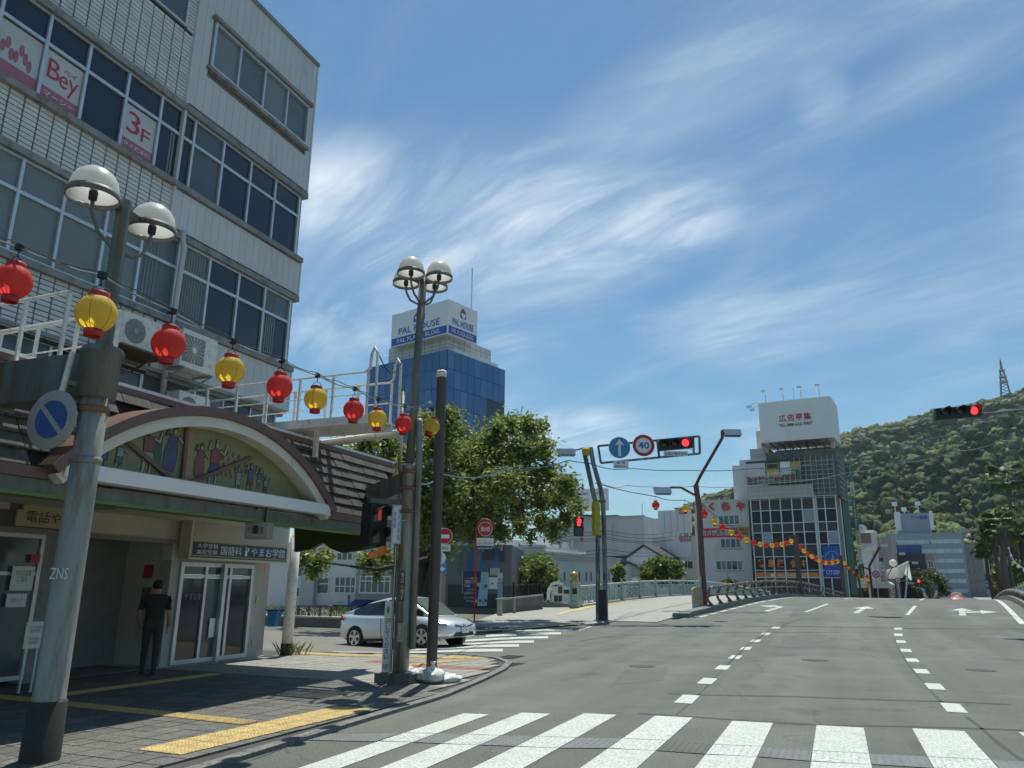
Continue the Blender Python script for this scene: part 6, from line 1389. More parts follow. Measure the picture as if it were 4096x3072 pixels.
# three lens signal on the arm reaching in from the right
FR = Face(R(2,33), FCam); rs = thing('overhead_signal', 'three lens signal showing red on a thin arm from the right roadside', 'traffic signal', R(9.2,33))
def frp(x, y, d=0.): a, z = FR.uv(d6(x,y)); return FR.at(a,z,d)
signal_head(rs, [frp(530,375),frp(525,450),frp(815,425),frp(820,350)], [(frp(585,400),.165),(frp(678,392),.165),(frp(766,388),.165)], FR, .18, 2)
MB().tube([frp(815,405,-.05),frp(1100,380,-.05),frp(1500,345,-.05)],[.05,.06,.07],8).obj('arm','post_peel',rs); q = frp(1500,345,-.05); MB().tube([V((q.x,q.y,prof(q.y))),V((q.x,q.y,q.z+.4))],.13,12).obj('mast','steel_green',rs,True)
# globe lamp at the right edge
qg = FR.at(*FR.uv(d6(1090,83)),.6); gl = thing('globe_lamp','white globe street lamp cut by the right frame edge','street light',R(9.6,33))
MB().ball(qg,.17,14,10).obj('globe','dome',gl,True); MB().lathe(qg+V((0,0,.15)),[(.1,0),(.12,.06),(.06,.12),(.04,.3)],12).obj('cap','white_rust',gl,True); pm = qg+FR.r*1.1; MB().tube([V((pm.x,pm.y,prof(pm.y))),V((pm.x,pm.y,qg.z+.5)),qg+V((.1,0,.42))],.06,8).obj('mast','steel_green_dark',gl,True)
# ================================================================== town beyond the river
def building(name, label, base): return thing(name, label, 'building', base)
def sface(s, n=None): return Face(B(s,0), -BD if n is None else n)
def block(nm, m, t, F_, r, depth, zb=None): a0,a1,z0,z1 = r; return F_.box(MB(), a0,a1,z0 if zb is None else zb,z1,-depth,0).obj(nm,m,t)
# ---- detective office tower
FT_ = sface(110); c_ = FT_.at(FT_.uv(d5(500,1490))[0],0); tb = building('tower_building', 'dark glass office block with scaffold, advert board and big white rooftop billboard', c_)
gl_ = FT_.rect(d5(192,905),d5(860,1630)); rr = lambda x0,y0,x1,y1: FT_.rect(d5(x0,y0),d5(x1,y1))
aL, aR = FT_.uv(d5(205,1200))[0], FT_.uv(d5(838,1200))[0]; zTop = FT_.uv(d5(500,900))[1]
block('glass_block','bld_dark',tb,FT_,(aL,aR,0,zTop),16)
aS = FT_.uv(d5(690,1200))[0]; ny = [905,1000,1095,1165,1255,1345,1445,1500]; zr = [FT_.uv(d5(500,y-6))[1] for y in ny]
xc = [205,275,345,425,510,585,672]; xs_ = [FT_.uv(d5(x,1150))[0] for x in xc]; xs2 = [FT_.uv(d5(x,1150))[0] for x in (692,755,838)]
for cols_ in (xs_, xs2):
    for i in range(len(cols_)-1):
        for j in range(len(zr)-1):
            if cols_ is xs2 and j >= 4: continue
            if cols_ is xs_ and j == 6: continue
            a0,a1,z0,z1 = cols_[i]+.05,cols_[i+1]-.05,zr[j+1]+.05,zr[j]-.05
            FT_.plate('glass_pane', ('glass_far','bld_bluegrey' if (i*5+j*3)%7 == 0 else 'glass_far','glass_far')[(i+j*2)%3] if j%2 else 'bld_dark', tb, (a0,a1,z0,z1), 0, .06)
for x in xs_+xs2: FT_.plate('mullion','alu',tb,(x-.07,x+.07,0,zTop),0,.16)
for z in zr: FT_.plate('transom','alu',tb,(aL,aR,z-.05,z+.05),0,.13)
FT_.plate('corner_fin','bld_offwhite',tb,(xs_[-1]+.1,xs2[0]-.1,0,zTop+.3),0,.3)
# side face towards the street
FSd = Face(FT_.at(aR,0,0), BR); wS = [.3,1.6,2.9,4.2]
for j in range(5):
    for a0,a1 in zip(wS[:-1],wS[1:]): FSd.plate('glass_pane','glass_far' if (j+int(a0))%2 else 'bld_dark',tb,(a0+.06,a1-.06,zr[j+1]+.06,zr[j]-.06),0,.06)
for x in wS: FSd.plate('mullion','alu',tb,(x-.06,x+.06,0,zTop),0,.12)
FSd.plate('white_strip','bld_white',tb,(4.3,5.6,0,zTop+8.5),-.3,.1); 
for k in range(14): FSd.plate('green_louvre','sign_green' if k%3 else 'bld_dark',tb,(5.7+.6*k,6.1+.6*k,1,zTop+7.6),0,.25)
FSd.box(MB(),5.6,16,0,zTop+7.5,-8,0).obj('rear_block','bld_grey_dk',tb)
# text panels in the windows
for ch_, x in zip('徳島探偵社',(272,345,412,512,592)): FT_.label(ch_,'orange',tb,FT_.brect(d5(x-28,1358),d5(x+28,1420)),.12,bold=.035)
ob = FT_.plate('orange_band','orange',tb,FT_.rect(d5(228,1456),d5(715,1492)),.0,.1); FT_.label('0120-00-7272','sign_white',ob,FT_.brect(d5(395,1462),d5(622,1486)),.13)
FT_.plate('notice','sign_white',ob,FT_.rect(d5(338,1464),d5(368,1486)),.1,.12)
cz = FT_.plate('watch_sign','ink_blue',tb,FT_.rect(d5(722,1262),d5(862,1490)),.1,.4); FT_.label('CITIZEN','sign_white',cz,FT_.brect(d5(750,1440),d5(862,1470)),.43)
a_, z_ = FT_.uv(d5(795,1352)); ra_ = FT_.uv(d5(845,1352))[0]-a_; mb = MB()
for k in range(24): an = 2*math.pi*k/24; mb.box(FT_.at(a_+ra_*math.cos(an),z_+ra_*math.sin(an)*1.1,.43),(.12,.05,.12))
mb.prism([FT_.at(a_+u*ra_,z_+v_*ra_,.42) for u,v_ in ((-.25,-.3),(.3,-.3),(.05,.9),(0,.0))],FT_.n*.03); mb.obj('clock_print','sign_cyan',cz)
# concrete upper tower, left wing, scaffold and advert
tw = FT_.rect(d5(300,575),d5(830,905)); block('upper_tower','concrete_dark',tb,FT_,(tw[0],tw[1]+.3,zTop,tw[3]),9)
ws = FT_.rect(d5(25,648),d5(300,920)); block('left_wing','bld_white',tb,Face(FT_.at(0,0,-3),FT_.n),(ws[0]-.2,ws[1],0,ws[3]),10); w2 = FT_.rect(d5(65,605),d5(300,648)); block('left_wing_top','bld_white',tb,Face(FT_.at(0,0,-3.2),FT_.n),(w2[0],w2[1],w2[2]-.2,w2[3]),8)
w3 = FT_.rect(d5(142,520),d5(290,600)); block('stair_tower','bld_grey',tb,Face(FT_.at(0,0,-3.4),FT_.n),(w3[0],w3[1],w3[2]-.3,w3[3]),6)
FT_.window(tb, FT_.rect(d5(128,685),d5(160,750)), -2.95, cols=2, pane='glass_mid', fw=.1); FT_.window(tb, FT_.rect(d5(148,872),d5(165,888)), -2.95, cols=1, pane='glass_dark', fw=.1)
tk = FT_.uv(d5(205,515)); tr_ = FT_.uv(d5(240,515))[0]-tk[0]; MB().lathe(FT_.at(tk[0],tk[1],-6), [(tr_,0),(tr_*1.02,3.0),(tr_*.95,3.1),(tr_*.2,3.3),(0,3.3)], 16).obj('water_tank','cream',tb,True)
ad = FT_.plate('advert_board','bld_dark',tb,FT_.rect(d5(165,645),d5(575,795)),.6,.8)
for (x0,y0,x1,y1,m) in ((168,662,310,755,'bld_offwhite'),(312,660,408,745,'gold'),(318,665,400,700,'bld_dark'),(412,648,490,690,'sign_white'),(492,646,570,700,'gold'),(412,692,500,745,'bld_grey'),(505,705,570,745,'sign_green'),(168,758,575,790,'bld_brown')): FT_.plate('advert_print',m,ad,FT_.rect(d5(x0,y0),d5(x1,y1)),.8,.83)
FT_.label('VILLA HIRONO','sign_white',ad,FT_.brect(d5(235,720),d5(520,740)),.87); FT_.label('駅前すぐ 地鶏と旬の味','sign_white',ad,FT_.brect(d5(195,745),d5(430,765)),.87); FT_.label('ご予約受付中','sign_white',ad,FT_.brect(d5(215,775),d5(370,790)),.87)
bx, by = FT_.rect(d5(170,640),d5(830,905))[:2], FT_.rect(d5(170,640),d5(830,905))[2:]
for k in range(17): a = bx[0]+(bx[1]-bx[0])*k/16; FT_.plate('scaffold_pole','scaffold',tb,(a-.03,a+.03,by[0]+(0 if k > 8 else 0),by[1]-(1.0 if k < 9 else 0)*(by[1]-by[0])*.45),1.0,1.1)
for k in range(9): z = by[0]+(by[1]-by[0])*k/9; FT_.plate('scaffold_ledger','scaffold',tb,(bx[0] if k < 5 else (bx[0]+bx[1])*.5+1.2,bx[1],z-.03,z+.03),1.1,1.16)
FT_.plate('scaffold_screen','bld_offwhite',tb,FT_.rect(d5(180,830),d5(660,900)),.4,.5)
for k in range(8): z = by[0]+(by[1]-by[0])*k/8; FSd.plate('scaffold_ledger','scaffold',tb,(-.8,4.2,z-.05,z+.05),.9,1.0)
# billboard on top
FBb = Face(FT_.at(0,0,-1.0),FT_.n); bq = FBb.rect(d5(250,175),d5(800,480)); b0_, b1_ = FBb.uv(d5(255,500)), FBb.uv(d5(790,455)); aa, ab_ = FBb.uv(d5(254,350))[0], FBb.uv(d5(795,350))[0]; z0_, z1_ = FBb.uv(d5(530,480))[1], FBb.uv(d5(500,182))[1]
bb = thing('rooftop_billboard', 'big blank white billboard with red lettering on steel trusses above the glass block', 'billboard', FBb.at((aa+ab_)/2,z0_))
FBb.box(MB(), aa, ab_, z0_, z1_, -7, 0).obj('panel_box','white_clean',bb); FBb.label('広告募集','ink_red',bb,FBb.brect(d5(395,285),d5(640,338)),.06,bold=.01); FBb.label('TEL:088-622-3007','ink',bb,FBb.brect(d5(395,352),d5(648,374)),.06,bold=.015)
for k in range(9):
    a = aa+(ab_-aa)*k/9; zt_ = FT_.uv(d5(500,572))[1]
    for d in (-.4,-6): MB().bar(FBb.at(a,z0_,d),FBb.at(a+(ab_-aa)/9*(1 if k%2 else .5),zt_,d),.09,.09).obj('truss_bar','rust',bb)
    MB().bar(FBb.at(a,z0_-.1,-.2),FBb.at(a,z0_-.1,-6.8),.1,.1).obj('truss_bar','rust',bb)
for x in (300,430,565,700): p = FBb.at(FBb.uv(d5(x,200))[0],z1_,0); MB().tube([p-FBb.n*.2,p+V((0,0,1.2)),p+V((0,0,1.5))+FBb.n*1.0],.06,6).obj('lamp_arm','alu',bb); MB().box(p+V((0,0,1.4))+FBb.n*1.2,(.6,.4,.25)).obj('lamp_head','white_clean',bb)
for x, y in ((165,225),(190,248)): a, z = FBb.uv(d5(x,y)); MB().tube([FBb.at(aa,z+.8,-2),FBb.at(a,z+.3,-1)],.06,6).obj('lamp_arm','alu',bb); MB().box(FBb.at(a,z,-1),(.7,.5,.3)).obj('lamp_head','white_clean',bb)
a = FBb.uv(d5(485,180))[0]; MB().tube([FBb.at(a,z1_,-3),FBb.at(a,FBb.uv(d5(482,58))[1],-3)],.06,6).obj('mast','alu',bb)
# ---- camera shop
FK_ = sface(112); cs = building('camera_shop', 'beige four storey camera shop with red letters and a red buying banner', FK_.at(FK_.uv(e2(1500,900))[0],0))
ra = FK_.rect(e2(1150,335),e2(1795,295)); FK_.box(MB(), FK_.uv(e2(1170,900))[0], FK_.uv(e2(1825,900))[0], 0, FK_.uv(e2(1500,312))[1], -14, 0).obj('wall','bld_offwhite',cs)
for ch_, x0, x1 in (('さ',1165,1255),('く',1310,1395),('ら',1465,1580),('や',1640,1760)): FK_.label(ch_,'ink_red',cs,FK_.brect(e2(x0,322 if x0 > 1500 else 330),e2(x1,435)),.3,bold=.06)
bn = FK_.plate('banner','sign_red',cs,FK_.rect(e2(1185,650),e2(1700,745)),0,.12); FK_.label('カメラ高価買取','sign_white',bn,FK_.brect(e2(1222,655),e2(1662,735)),.16,bold=.07); FK_.label('カメラ高価買取','ink',bn,FK_.brect(e2(1226,660),e2(1658,730)),.18)
bn = FK_.plate('banner','gold',cs,FK_.rect(e2(1665,628),e2(1800,745)),.0,.15); FK_.label('☎622\n-3220','ink',bn,FK_.brect(e2(1680,635),e2(1790,720)),.18,bold=.02)
FK_.window(cs,FK_.rect(e2(1425,487),e2(1690,600)),0,cols=4,pane='glass_mid',fw=.12,sill=True); FK_.window(cs,FK_.rect(e2(1448,762),e2(1710,885)),0,cols=4,pane=['glass_dark','glass_curtain'],fw=.12,sill=True); FK_.window(cs,FK_.rect(e2(1395,1030),e2(1730,1150)),0,cols=5,rows=1,pane=['glass_dark','glass_blind','glass_mid'],fw=.12,sill=True)
FK_.plate('roof_trim','bld_white',cs,(FK_.uv(e2(1170,900))[0]-.1,FK_.uv(e2(1825,900))[0]+.1,FK_.uv(e2(1500,312))[1],FK_.uv(e2(1500,300))[1]),-.5,.15)
for k in range(8): a = FK_.uv(e2(1450,885))[0]+k*.75; FK_.plate('balcony_bar','alu',cs,(a,a+.06,FK_.uv(e2(1500,885))[1],FK_.uv(e2(1500,845))[1]),.15,.2)
# ---- block with the blank billboards
FQ_ = sface(126); qb = building('billboard_building', 'beige building with blank white wall panel and a billboard frame on its roof', FQ_.at(FQ_.uv(e2(900,900))[0],0)); q = lambda *a: FQ_.rect(e2(a[0],a[1]),e2(a[2],a[3]))
x0_, x1_ = FQ_.uv(e2(640,1000))[0], FQ_.uv(e2(1165,1000))[0]; FQ_.box(MB(), x0_, x1_, 0, q(640,745,1150,745)[3], -14, 0).obj('wall','bld_offwhite',qb)
FQ_.plate('blank_panel','bld_white',qb,q(803,748,1110,988),0,.2); p = FQ_.plate('red_tag','sign_red',qb,q(962,742,1102,790),.2,.3); FQ_.label('広告募集','sign_white',p,q(970,748,1096,784),.34); FQ_.label('088-679-6692','ink_grey',qb,q(968,795,1100,810),.24)
FQ_.window(qb,q(915,1035,1130,1135),0,cols=3,pane='bld_dark',fw=.12); FQ_.plate('ground_opening','bld_dark',qb,q(1020,1262,1145,1320),0,.05)
FQ_.box(MB(), *q(1095,475,1160,745), -10, -2).obj('stair_block','bld_grey',qb)
rb = thing('roof_billboard','blank weathered white billboard with a small red tag above the beige building','billboard',FQ_.at(FQ_.uv(e2(900,700))[0],q(700,695,1100,695)[2])); FQ_.plate('panel','bld_white',rb,q(698,432,1100,695),-.6,.0)
for k in range(1,5): a = q(698,432,1100,695); xk = a[0]+(a[1]-a[0])*k/5; FQ_.plate('panel_seam','bld_grey',rb,(xk-.04,xk+.04,a[2],a[3]),0,.05)
p = FQ_.plate('red_tag','sign_red',rb,q(952,425,1050,470),.05,.15); FQ_.label('広告募集','sign_white',p,q(957,430,1045,465),.2)
for x in (765,850,915,990,1070): MB().bar(FQ_.at(FQ_.uv(e2(x,745))[0],q(x,745,x,745)[2],-.4),FQ_.at(FQ_.uv(e2(x,690))[0],q(x,690,x,690)[2],-.4),.25,.25).obj('leg','white_rust',rb)
MB().bar(FQ_.at(q(690,720,690,720)[0],q(690,722,690,722)[2],-.4),FQ_.at(q(1100,720,1100,720)[0],q(1100,718,1100,718)[2],-.4),.12,.12).obj('beam','white_rust',rb)
# ---- big corrugated hall
FW_ = sface(140); hall = building('corrugated_hall','large windowless pale grey corrugated hall behind the low houses',FW_.at(FW_.uv(e2(300,900))[0],0)); xl, xr = FW_.uv(e8(218,800))[0], FW_.uv(e2(537,800))[0]; zt = FW_.uv(e2(300,503))[1]
FW_.box(MB(),xl,xr,0,zt,-22,0).obj('wall','corrugated',hall)
k = xl
while k < xr: FW_.plate('rib','corrugated',hall,(k,k+.12,0,zt-.3),0,.07); k += .9
FW_.plate('roof_edge','bld_grey',hall,(xl-.1,xr+.1,zt-.3,zt+.15),-.5,.15)
a = FW_.uv(e2(425,500))[0]; MB().tube([FW_.at(a,zt,-4),FW_.at(a,FW_.uv(e2(425,322))[1],-4)],.08,6).obj('antenna','alu',hall)
# ---- hotel sign far behind and its brown block
FX_ = sface(230); ht = building('hotel_block','brown hotel block with balconies and large white roof sign behind the big tree',FX_.at(FX_.uv(e8(750,800))[0],0)); q = lambda *a: FX_.rect(e8(a[0],a[1]),e8(a[2],a[3]))
h_ = q(560,470,1110,470); FX_.box(MB(),h_[0],h_[1],0,q(600,500,600,500)[3],-14,0).obj('wall','bld_brown',ht)
hz = q(600,500,600,500)[3]
for r_ in range(4):
    for c_i in range(5): FX_.window(ht,(h_[0]+2+c_i*6.5,h_[0]+6+c_i*6.5,hz-4.5-r_*5,hz-1.9-r_*5),0,cols=2,pane='glass_mid',fw=.2); FX_.plate('balcony','bld_offwhite',ht,(h_[0]+1.5+c_i*6.5,h_[0]+6.6+c_i*6.5,hz-5.9-r_*5,hz-4.7-r_*5),.3,1.2)
sg_ = FX_.plate('roof_sign','sign_white',ht,q(500,185,985,420),-2,.3); FX_.label('toyoko-inn.com','ink_navy',sg_,q(520,215,762,255),.5,bold=.01); FX_.label('東横イン','ink_navy',sg_,q(560,290,785,355),.5); FX_.label('toyoko\ninn','ink_navy',sg_,q(865,195,970,285),.5)
# ---- white cornice building along the far bank (faces the bridge)
FV_ = Face(B(90,-36),BR); wc = building('cornice_building','low white building with moulded cornice and narrow slit windows by the river',B(95,-36)); v = lambda *a: FV_.rect(e8(a[0],a[1]),e8(a[2],a[3]))
v0, v1 = FV_.uv(e8(215,1000))[0], FV_.uv(e8(1110,1000))[0]; zc = FV_.uv(e8(600,965))[1]
FV_.box(MB(),v0,v1,0,zc,-12,0).obj('wall','bld_white',wc)
for k, (dz, d) in enumerate(((0,.5),(.3,.35),(.55,.2))): FV_.plate('cornice','bld_offwhite',wc,(v0-.3,v1+.3,zc-dz-.18,zc-dz+.1),-.2,d)
for x in (475,650,738,797,1010): r_ = v(x-13,1165,x+13,1290); FV_.window(wc,r_,0,cols=1,pane='bld_dark',fw=.12)
FVe = Face(FV_.at(v0,0,0),-BD); e_ = FVe.uv(e8(-40,900))[0]; FVe.box(MB(),e_,-.001,0,FVe.uv(e8(100,862))[1],-11.9,.0).obj('end_wall','bld_offwhite',wc)
for dz, d in ((0,.6),(.35,.4),(.65,.2)): FVe.plate('cornice','bld_offwhite',wc,(e_-.3,.3,FVe.uv(e8(100,862))[1]-dz-.15,FVe.uv(e8(100,862))[1]-dz+.15),-.3,d)
FV_.box(MB(),v0+3,v1-8,zc+.1,zc+1.6,-9,-5).obj('roof_unit','bld_grey',wc); FV_.box(MB(),v0+6,v0+8,zc+.1,zc+2.2,-4,-3).obj('roof_unit','bld_white',wc)
# ---- houses with tiled gables
FG_ = sface(118)
def gable(label, apex, le, re, base_y, name='gable_house'):
    t = building(name,label,FG_.at(FG_.uv(e2(*apex))[0],0)); ap, l, r_ = [FG_.uv(e2(*p)) for p in (apex,le,re)]
    MB().prism([FG_.at(l[0],-.1),FG_.at(r_[0],-.1),FG_.at(r_[0],r_[1]),FG_.at(*ap),FG_.at(l[0],l[1])],-FG_.n*12).obj('wall','bld_white',t)
    for e in (l, r_):
        d = (FG_.at(*e)-FG_.at(*ap)); P = [FG_.at(*ap,.3)+V((0,0,.05)),FG_.at(*ap,.3)+d*1.06+V((0,0,.05))]; up_ = V((0,0,.3)); MB().hexa([P[0],P[1],P[1]-FG_.n*12.6,P[0]-FG_.n*12.6],[P[0]+up_,P[1]+up_,P[1]-FG_.n*12.6+up_,P[0]-FG_.n*12.6+up_]).obj('roof','roof_tile',t)
    return t
g1_ = gable('white house with a steep dark tiled gable left of the beige building',(532,862),(318,1010),(760,1000),1300); g2_ = gable('lower white house with dark tiled gable and a lettered shop board',(342,1068),(230,1140),(520,1150),1300,'gable_shop')
p = FG_.plate('shop_board','sign_white',g2_,FG_.rect(e2(238,1238),e2(462,1292)),.1,.3); FG_.label('HARUKA','ink',p,FG_.brect(e2(268,1245),e2(398,1275)),.34)
lk_ = thing('lookout_house','dark wooden lookout room with wide flat roof above the small house','building',FG_.at(FG_.uv(e2(250,1090))[0],0)); FG_.box(MB(),*FG_.rect(e2(190,985),e2(305,1098)),-4,-.5).obj('room','bld_dark',lk_); FG_.plate('roof','roof_tile',lk_,FG_.rect(e2(95,978),e2(318,1000)),-5,.6); FG_.box(MB(),*FG_.rect(e2(200,1095),e2(298,1300)),-4,-.7).obj('base','bld_white',lk_)
for x in (205,250): FG_.plate('pane','glass_blind',lk_,FG_.rect(e2(x,1005),e2(x+38,1048)),-.5,-.42)
# ---- blue glass tower with the cube sign
ang = math.radians(15); n1 = V((math.cos(ang),-math.sin(ang),0)); n2 = V((-math.sin(ang),-math.cos(ang),0))        # right face, left face
cz_ = CAM+ray((1790,1397))*(140/ray((1790,1397)).dot(FW)); cor = V((cz_.x,cz_.y,0)); zt = cz_.z
FR1, FL1 = Face(cor,n1), Face(cor,n2); pal = building('blue_glass_tower','blue glass office tower with grey tiled penthouse',cor)
wr, wl = FR1.uv((2018,1560))[0], -FL1.uv(d1(880,1300))[0]
def boxc(nm, m, c, a, l, z0, z1): return MB().hexa([c,c+FR1.r*a,c+FR1.r*a-FL1.r*l,c-FL1.r*l],[x+V((0,0,0)) for x in (c,c+FR1.r*a,c+FR1.r*a-FL1.r*l,c-FL1.r*l)]).obj(nm,m,None)
def prismz(nm, m, par, P, z0, z1): return MB().prism([V((p.x,p.y,z0)) for p in P],(0,0,z1-z0)).obj(nm,m,par)
prismz('core','bld_dark',pal,[cor,cor+FR1.r*wr,cor+FR1.r*wr-FL1.r*wl,cor-FL1.r*wl],0,zt)
fh = 3.55; nf = 7
for F_, L_, sg in ((FR1,wr,1),(FL1,wl,-1)):
    n = int(L_/1.75)
    for i in range(n):
        for j in range(nf):
            a0 = L_*i/n; a1 = L_*(i+1)/n; z1 = zt-fh*j-.05; z0 = z1-fh+.1
            if z0 < 2: continue
            hole = sg > 0 and i > n-4 and j in (2,4)
            F_.plate('glass_panel','glass_dark' if hole else ('blue_panel','blue_panel2')[(i*3+j*5)%4 == 0],pal,(min(sg*a0,sg*a1)+.04,max(sg*a0,sg*a1)-.04,z0,z1),0,.05 if hole else .12)
pz = FR1.uv(d1(1800,985)); c3_ = cor-n1*2.2-n2*2.4; ph1 = zt+.2; ph2 = hit(d1(1575,790),c3_,n1).z
prismz('penthouse','grey_tile',pal,[c3_,c3_+FR1.r*13,c3_+FR1.r*13-FL1.r*16,c3_-FL1.r*16],zt,ph2+.4)
for F_, L_, sg in ((Face(c3_,n1),13,1),(Face(c3_,n2),16,-1)):
    for i in range(1,8): a = sg*L_*i/8; F_.plate('tile_joint','bld_grey_dk',pal,(a-.04,a+.04,zt,ph2),0,.02)
    for j in range(1,5): z = zt+(ph2-zt)*j/5; F_.plate('tile_joint','bld_grey_dk',pal,(min(0,sg*L_),max(0,sg*L_),z-.04,z+.04),0,.02)
FR1.box(MB(),3,wr-1,zt,zt+1.1,-2,-1).obj('roof_screen','white',pal)
# cube sign
c4_ = c3_+n1*1.4+n2*1.6; S1, S2 = Face(c4_,n1), Face(c4_,n2); sgb = thing('cube_sign','white cube roof sign with blue and red lettering on the blue glass tower','sign',c4_+V((0,0,ph2)))
zb_, zt_ = S1.uv(d1(1538,752))[1], S1.uv(d1(1535,415))[1]; wR = S1.uv(d1(1915,750))[0]; wL = -S2.uv(d1(1110,650))[0]
prismz('cube','sign_white',sgb,[c4_,c4_+S1.r*wR,c4_+S1.r*wR-S2.r*wL,c4_-S2.r*wL],zb_,zt_); mb = MB()
for i in range(6):
    for F_, L_, sg in ((S1,wR,1),(S2,wL,-1)): mb.bar(F_.at(sg*L_*i/6,zb_,-.3),F_.at(sg*L_*(i+.6)/6,ph2-.5,-1.2),.15,.15)
mb.obj('truss','white_rust',sgb)
for F_, L_, sg in ((S1,wR,1),(S2,wL,-1)):
    a = lambda f: (L_*f if sg > 0 else -L_*(1-f)); H_ = zt_-zb_; o = .06
    p = F_.plate('blue_band','ink_blue',sgb,(a(.02),a(.98),zb_+H_*.03,zb_+H_*.25),0,.05); F_.label('PAL PLAZA BLDG.','sign_white',p,(a(.12),a(.88),zb_+H_*.075,zb_+H_*.2),.1,bold=.004)
    F_.label('PAL HOUSE','ink_blue',sgb,(a(.14),a(.86),zb_+H_*.32,zb_+H_*.52),o,bold=.012)
    q = F_.plate('emblem','ink_blue',sgb,(a(.40),a(.60),zb_+H_*.6,zb_+H_*.78),0,.04); ca, cz2 = (a(.4)+a(.6))/2, zb_+H_*.75
    el = lambda r1, r2, lo, hi, d: MB().prism([F_.at(ca+r1*math.cos(t_)-(.12*r2*math.sin(t_)),cz2+r2*math.sin(t_),d) for t_ in [lo+(hi-lo)*k/16 for k in range(17)]],F_.n*.02)
    el(L_*.075,H_*.145,math.pi,2*math.pi,.05).obj('emblem_white','sign_white',q); el(L_*.075,H_*.145,0,math.pi,.05).obj('emblem_red','sign_red',q)
mp = c4_-n1*3-n2*3+S1.r*7; MB().tube([V((mp.x,mp.y,zt_)),V((mp.x,mp.y,hit(d1(1842,175),mp,V((FW.x,FW.y,0))).z))],.12,6).obj('mast','alu',sgb)
# ---- buildings behind the car, across the side street
FA_ = Face((0,52,0),(0.15,-1,0)); q = lambda *a: FA_.rect(e5(a[0],a[1]),e5(a[2],a[3]))
ap = building('clinic_building','white three storey clinic building with square windows behind the silver car',FA_.at(FA_.uv(e5(500,1400))[0],0)); x0_, x1_ = FA_.uv(e5(-250,900))[0], FA_.uv(e5(915,900))[0]
zt = FA_.uv(e5(500,560))[1]; FA_.box(MB(),x0_,x1_,-1,zt,-10,0).obj('wall','bld_white',ap); p_ = q(262,600,365,1500); FA_.box(MB(),p_[0],p_[1],-1,zt-.5,0,.5).obj('pilaster','bld_grey',ap)
for r_, c_i, ro in ((q(400,1018,550,1250),1,[.6]),(q(630,1010,905,1245),4,[.42]),(q(655,690,870,810),3,1),(q(100,870,250,1025),1,1),(q(90,1150,230,1295),2,1)): FA_.window(ap,r_,0,cols=c_i,rows=ro,pane=['glass_mid','glass_curtain'],fw=.09)
FA_.plate('entrance','bld_dark',ap,q(605,1390,862,1560),0,.06); FA_.label('鈴村眼科クリニック','ink',ap,q(665,1345,835,1370),.08); FA_.plate('door','wall_grey',ap,q(380,1390,525,1560),0,.05)
pk = building('pink_building','pinkish shop building with blue glass upper floor beside the clinic',FA_.at(FA_.uv(e5(1150,1400))[0]+.5,0)); x2_ = FA_.uv(e5(2300,900))[0]; z1 = FA_.uv(e5(1150,985))[1]; FA_.box(MB(),x1_+.02,x2_,-1,z1,-9,.02).obj('wall','bld_pink',pk); FA_.box(MB(),x1_+.02,x2_,z1,zt,-9,.1).obj('glass_upper','bld_bluegrey',pk)
for k in range(9): a = x1_+(x2_-x1_)*k/9; FA_.plate('mullion','alu',pk,(a+.1,a+.18,z1,zt),.1,.16)
FA_.window(pk,q(965,1005,1365,1245),.02,cols=5,rows=[.7],pane=['glass_mid','glass_curtain'],fw=.09); aw = MB(); a0,a1,z0,z1_ = q(900,1320,1350,1430); aw.prism([FA_.at(a0,z0),FA_.at(a0,z0,1.6),FA_.at(a0,z1_,.05)],FA_.r*(a1-a0)); aw.obj('awning','ink_navy',pk)
FA_.plate('flag','sign_red',pk,q(835,1260,862,1320),.4,.43); FA_.plate('flag','sign_bluelite',pk,q(835,1320,862,1385),.4,.43)
FO_ = Face((0,44,0),(.3,-1,0)); q = lambda *a: FO_.rect(e1(a[0],a[1]),e1(a[2],a[3])); ofc = building('glass_office','grey office with blue glass lower floor and vertical navy sign behind the cruise board',FO_.at(FO_.uv(e1(1000,900))[0],0))
xa, xb = FO_.uv(e1(700,600))[0], FO_.uv(e1(1345,600))[0]; FO_.box(MB(),xa,xb,-1,q(1000,440,1000,440)[3],-8,0).obj('wall','bld_grey_dk',ofc)
for k in range(6): FO_.plate('glass_panel','blue_panel2' if k%2 else 'glass_curtain',ofc,q(850+62*k,470,908+62*k,740),0,.06)
FO_.plate('sign_panel','navy',ofc,q(1226,440,1268,600),.06,.2); FO_.label('健\n幸','sign_white',ofc,q(1232,445,1262,505),.23); FO_.plate('dark_opening','bld_dark',ofc,q(1060,490,1180,590),.06,.1)
for k in range(10): FO_.plate('awning_stripe','sign_white' if k%2 else 'bld_grey_dk',ofc,q(1130+9.6*k,668,1139+9.6*k,742),.1,.16)
FO_.plate('ground_floor','bld_dark',ofc,q(720,830,1200,1060),0,.05)
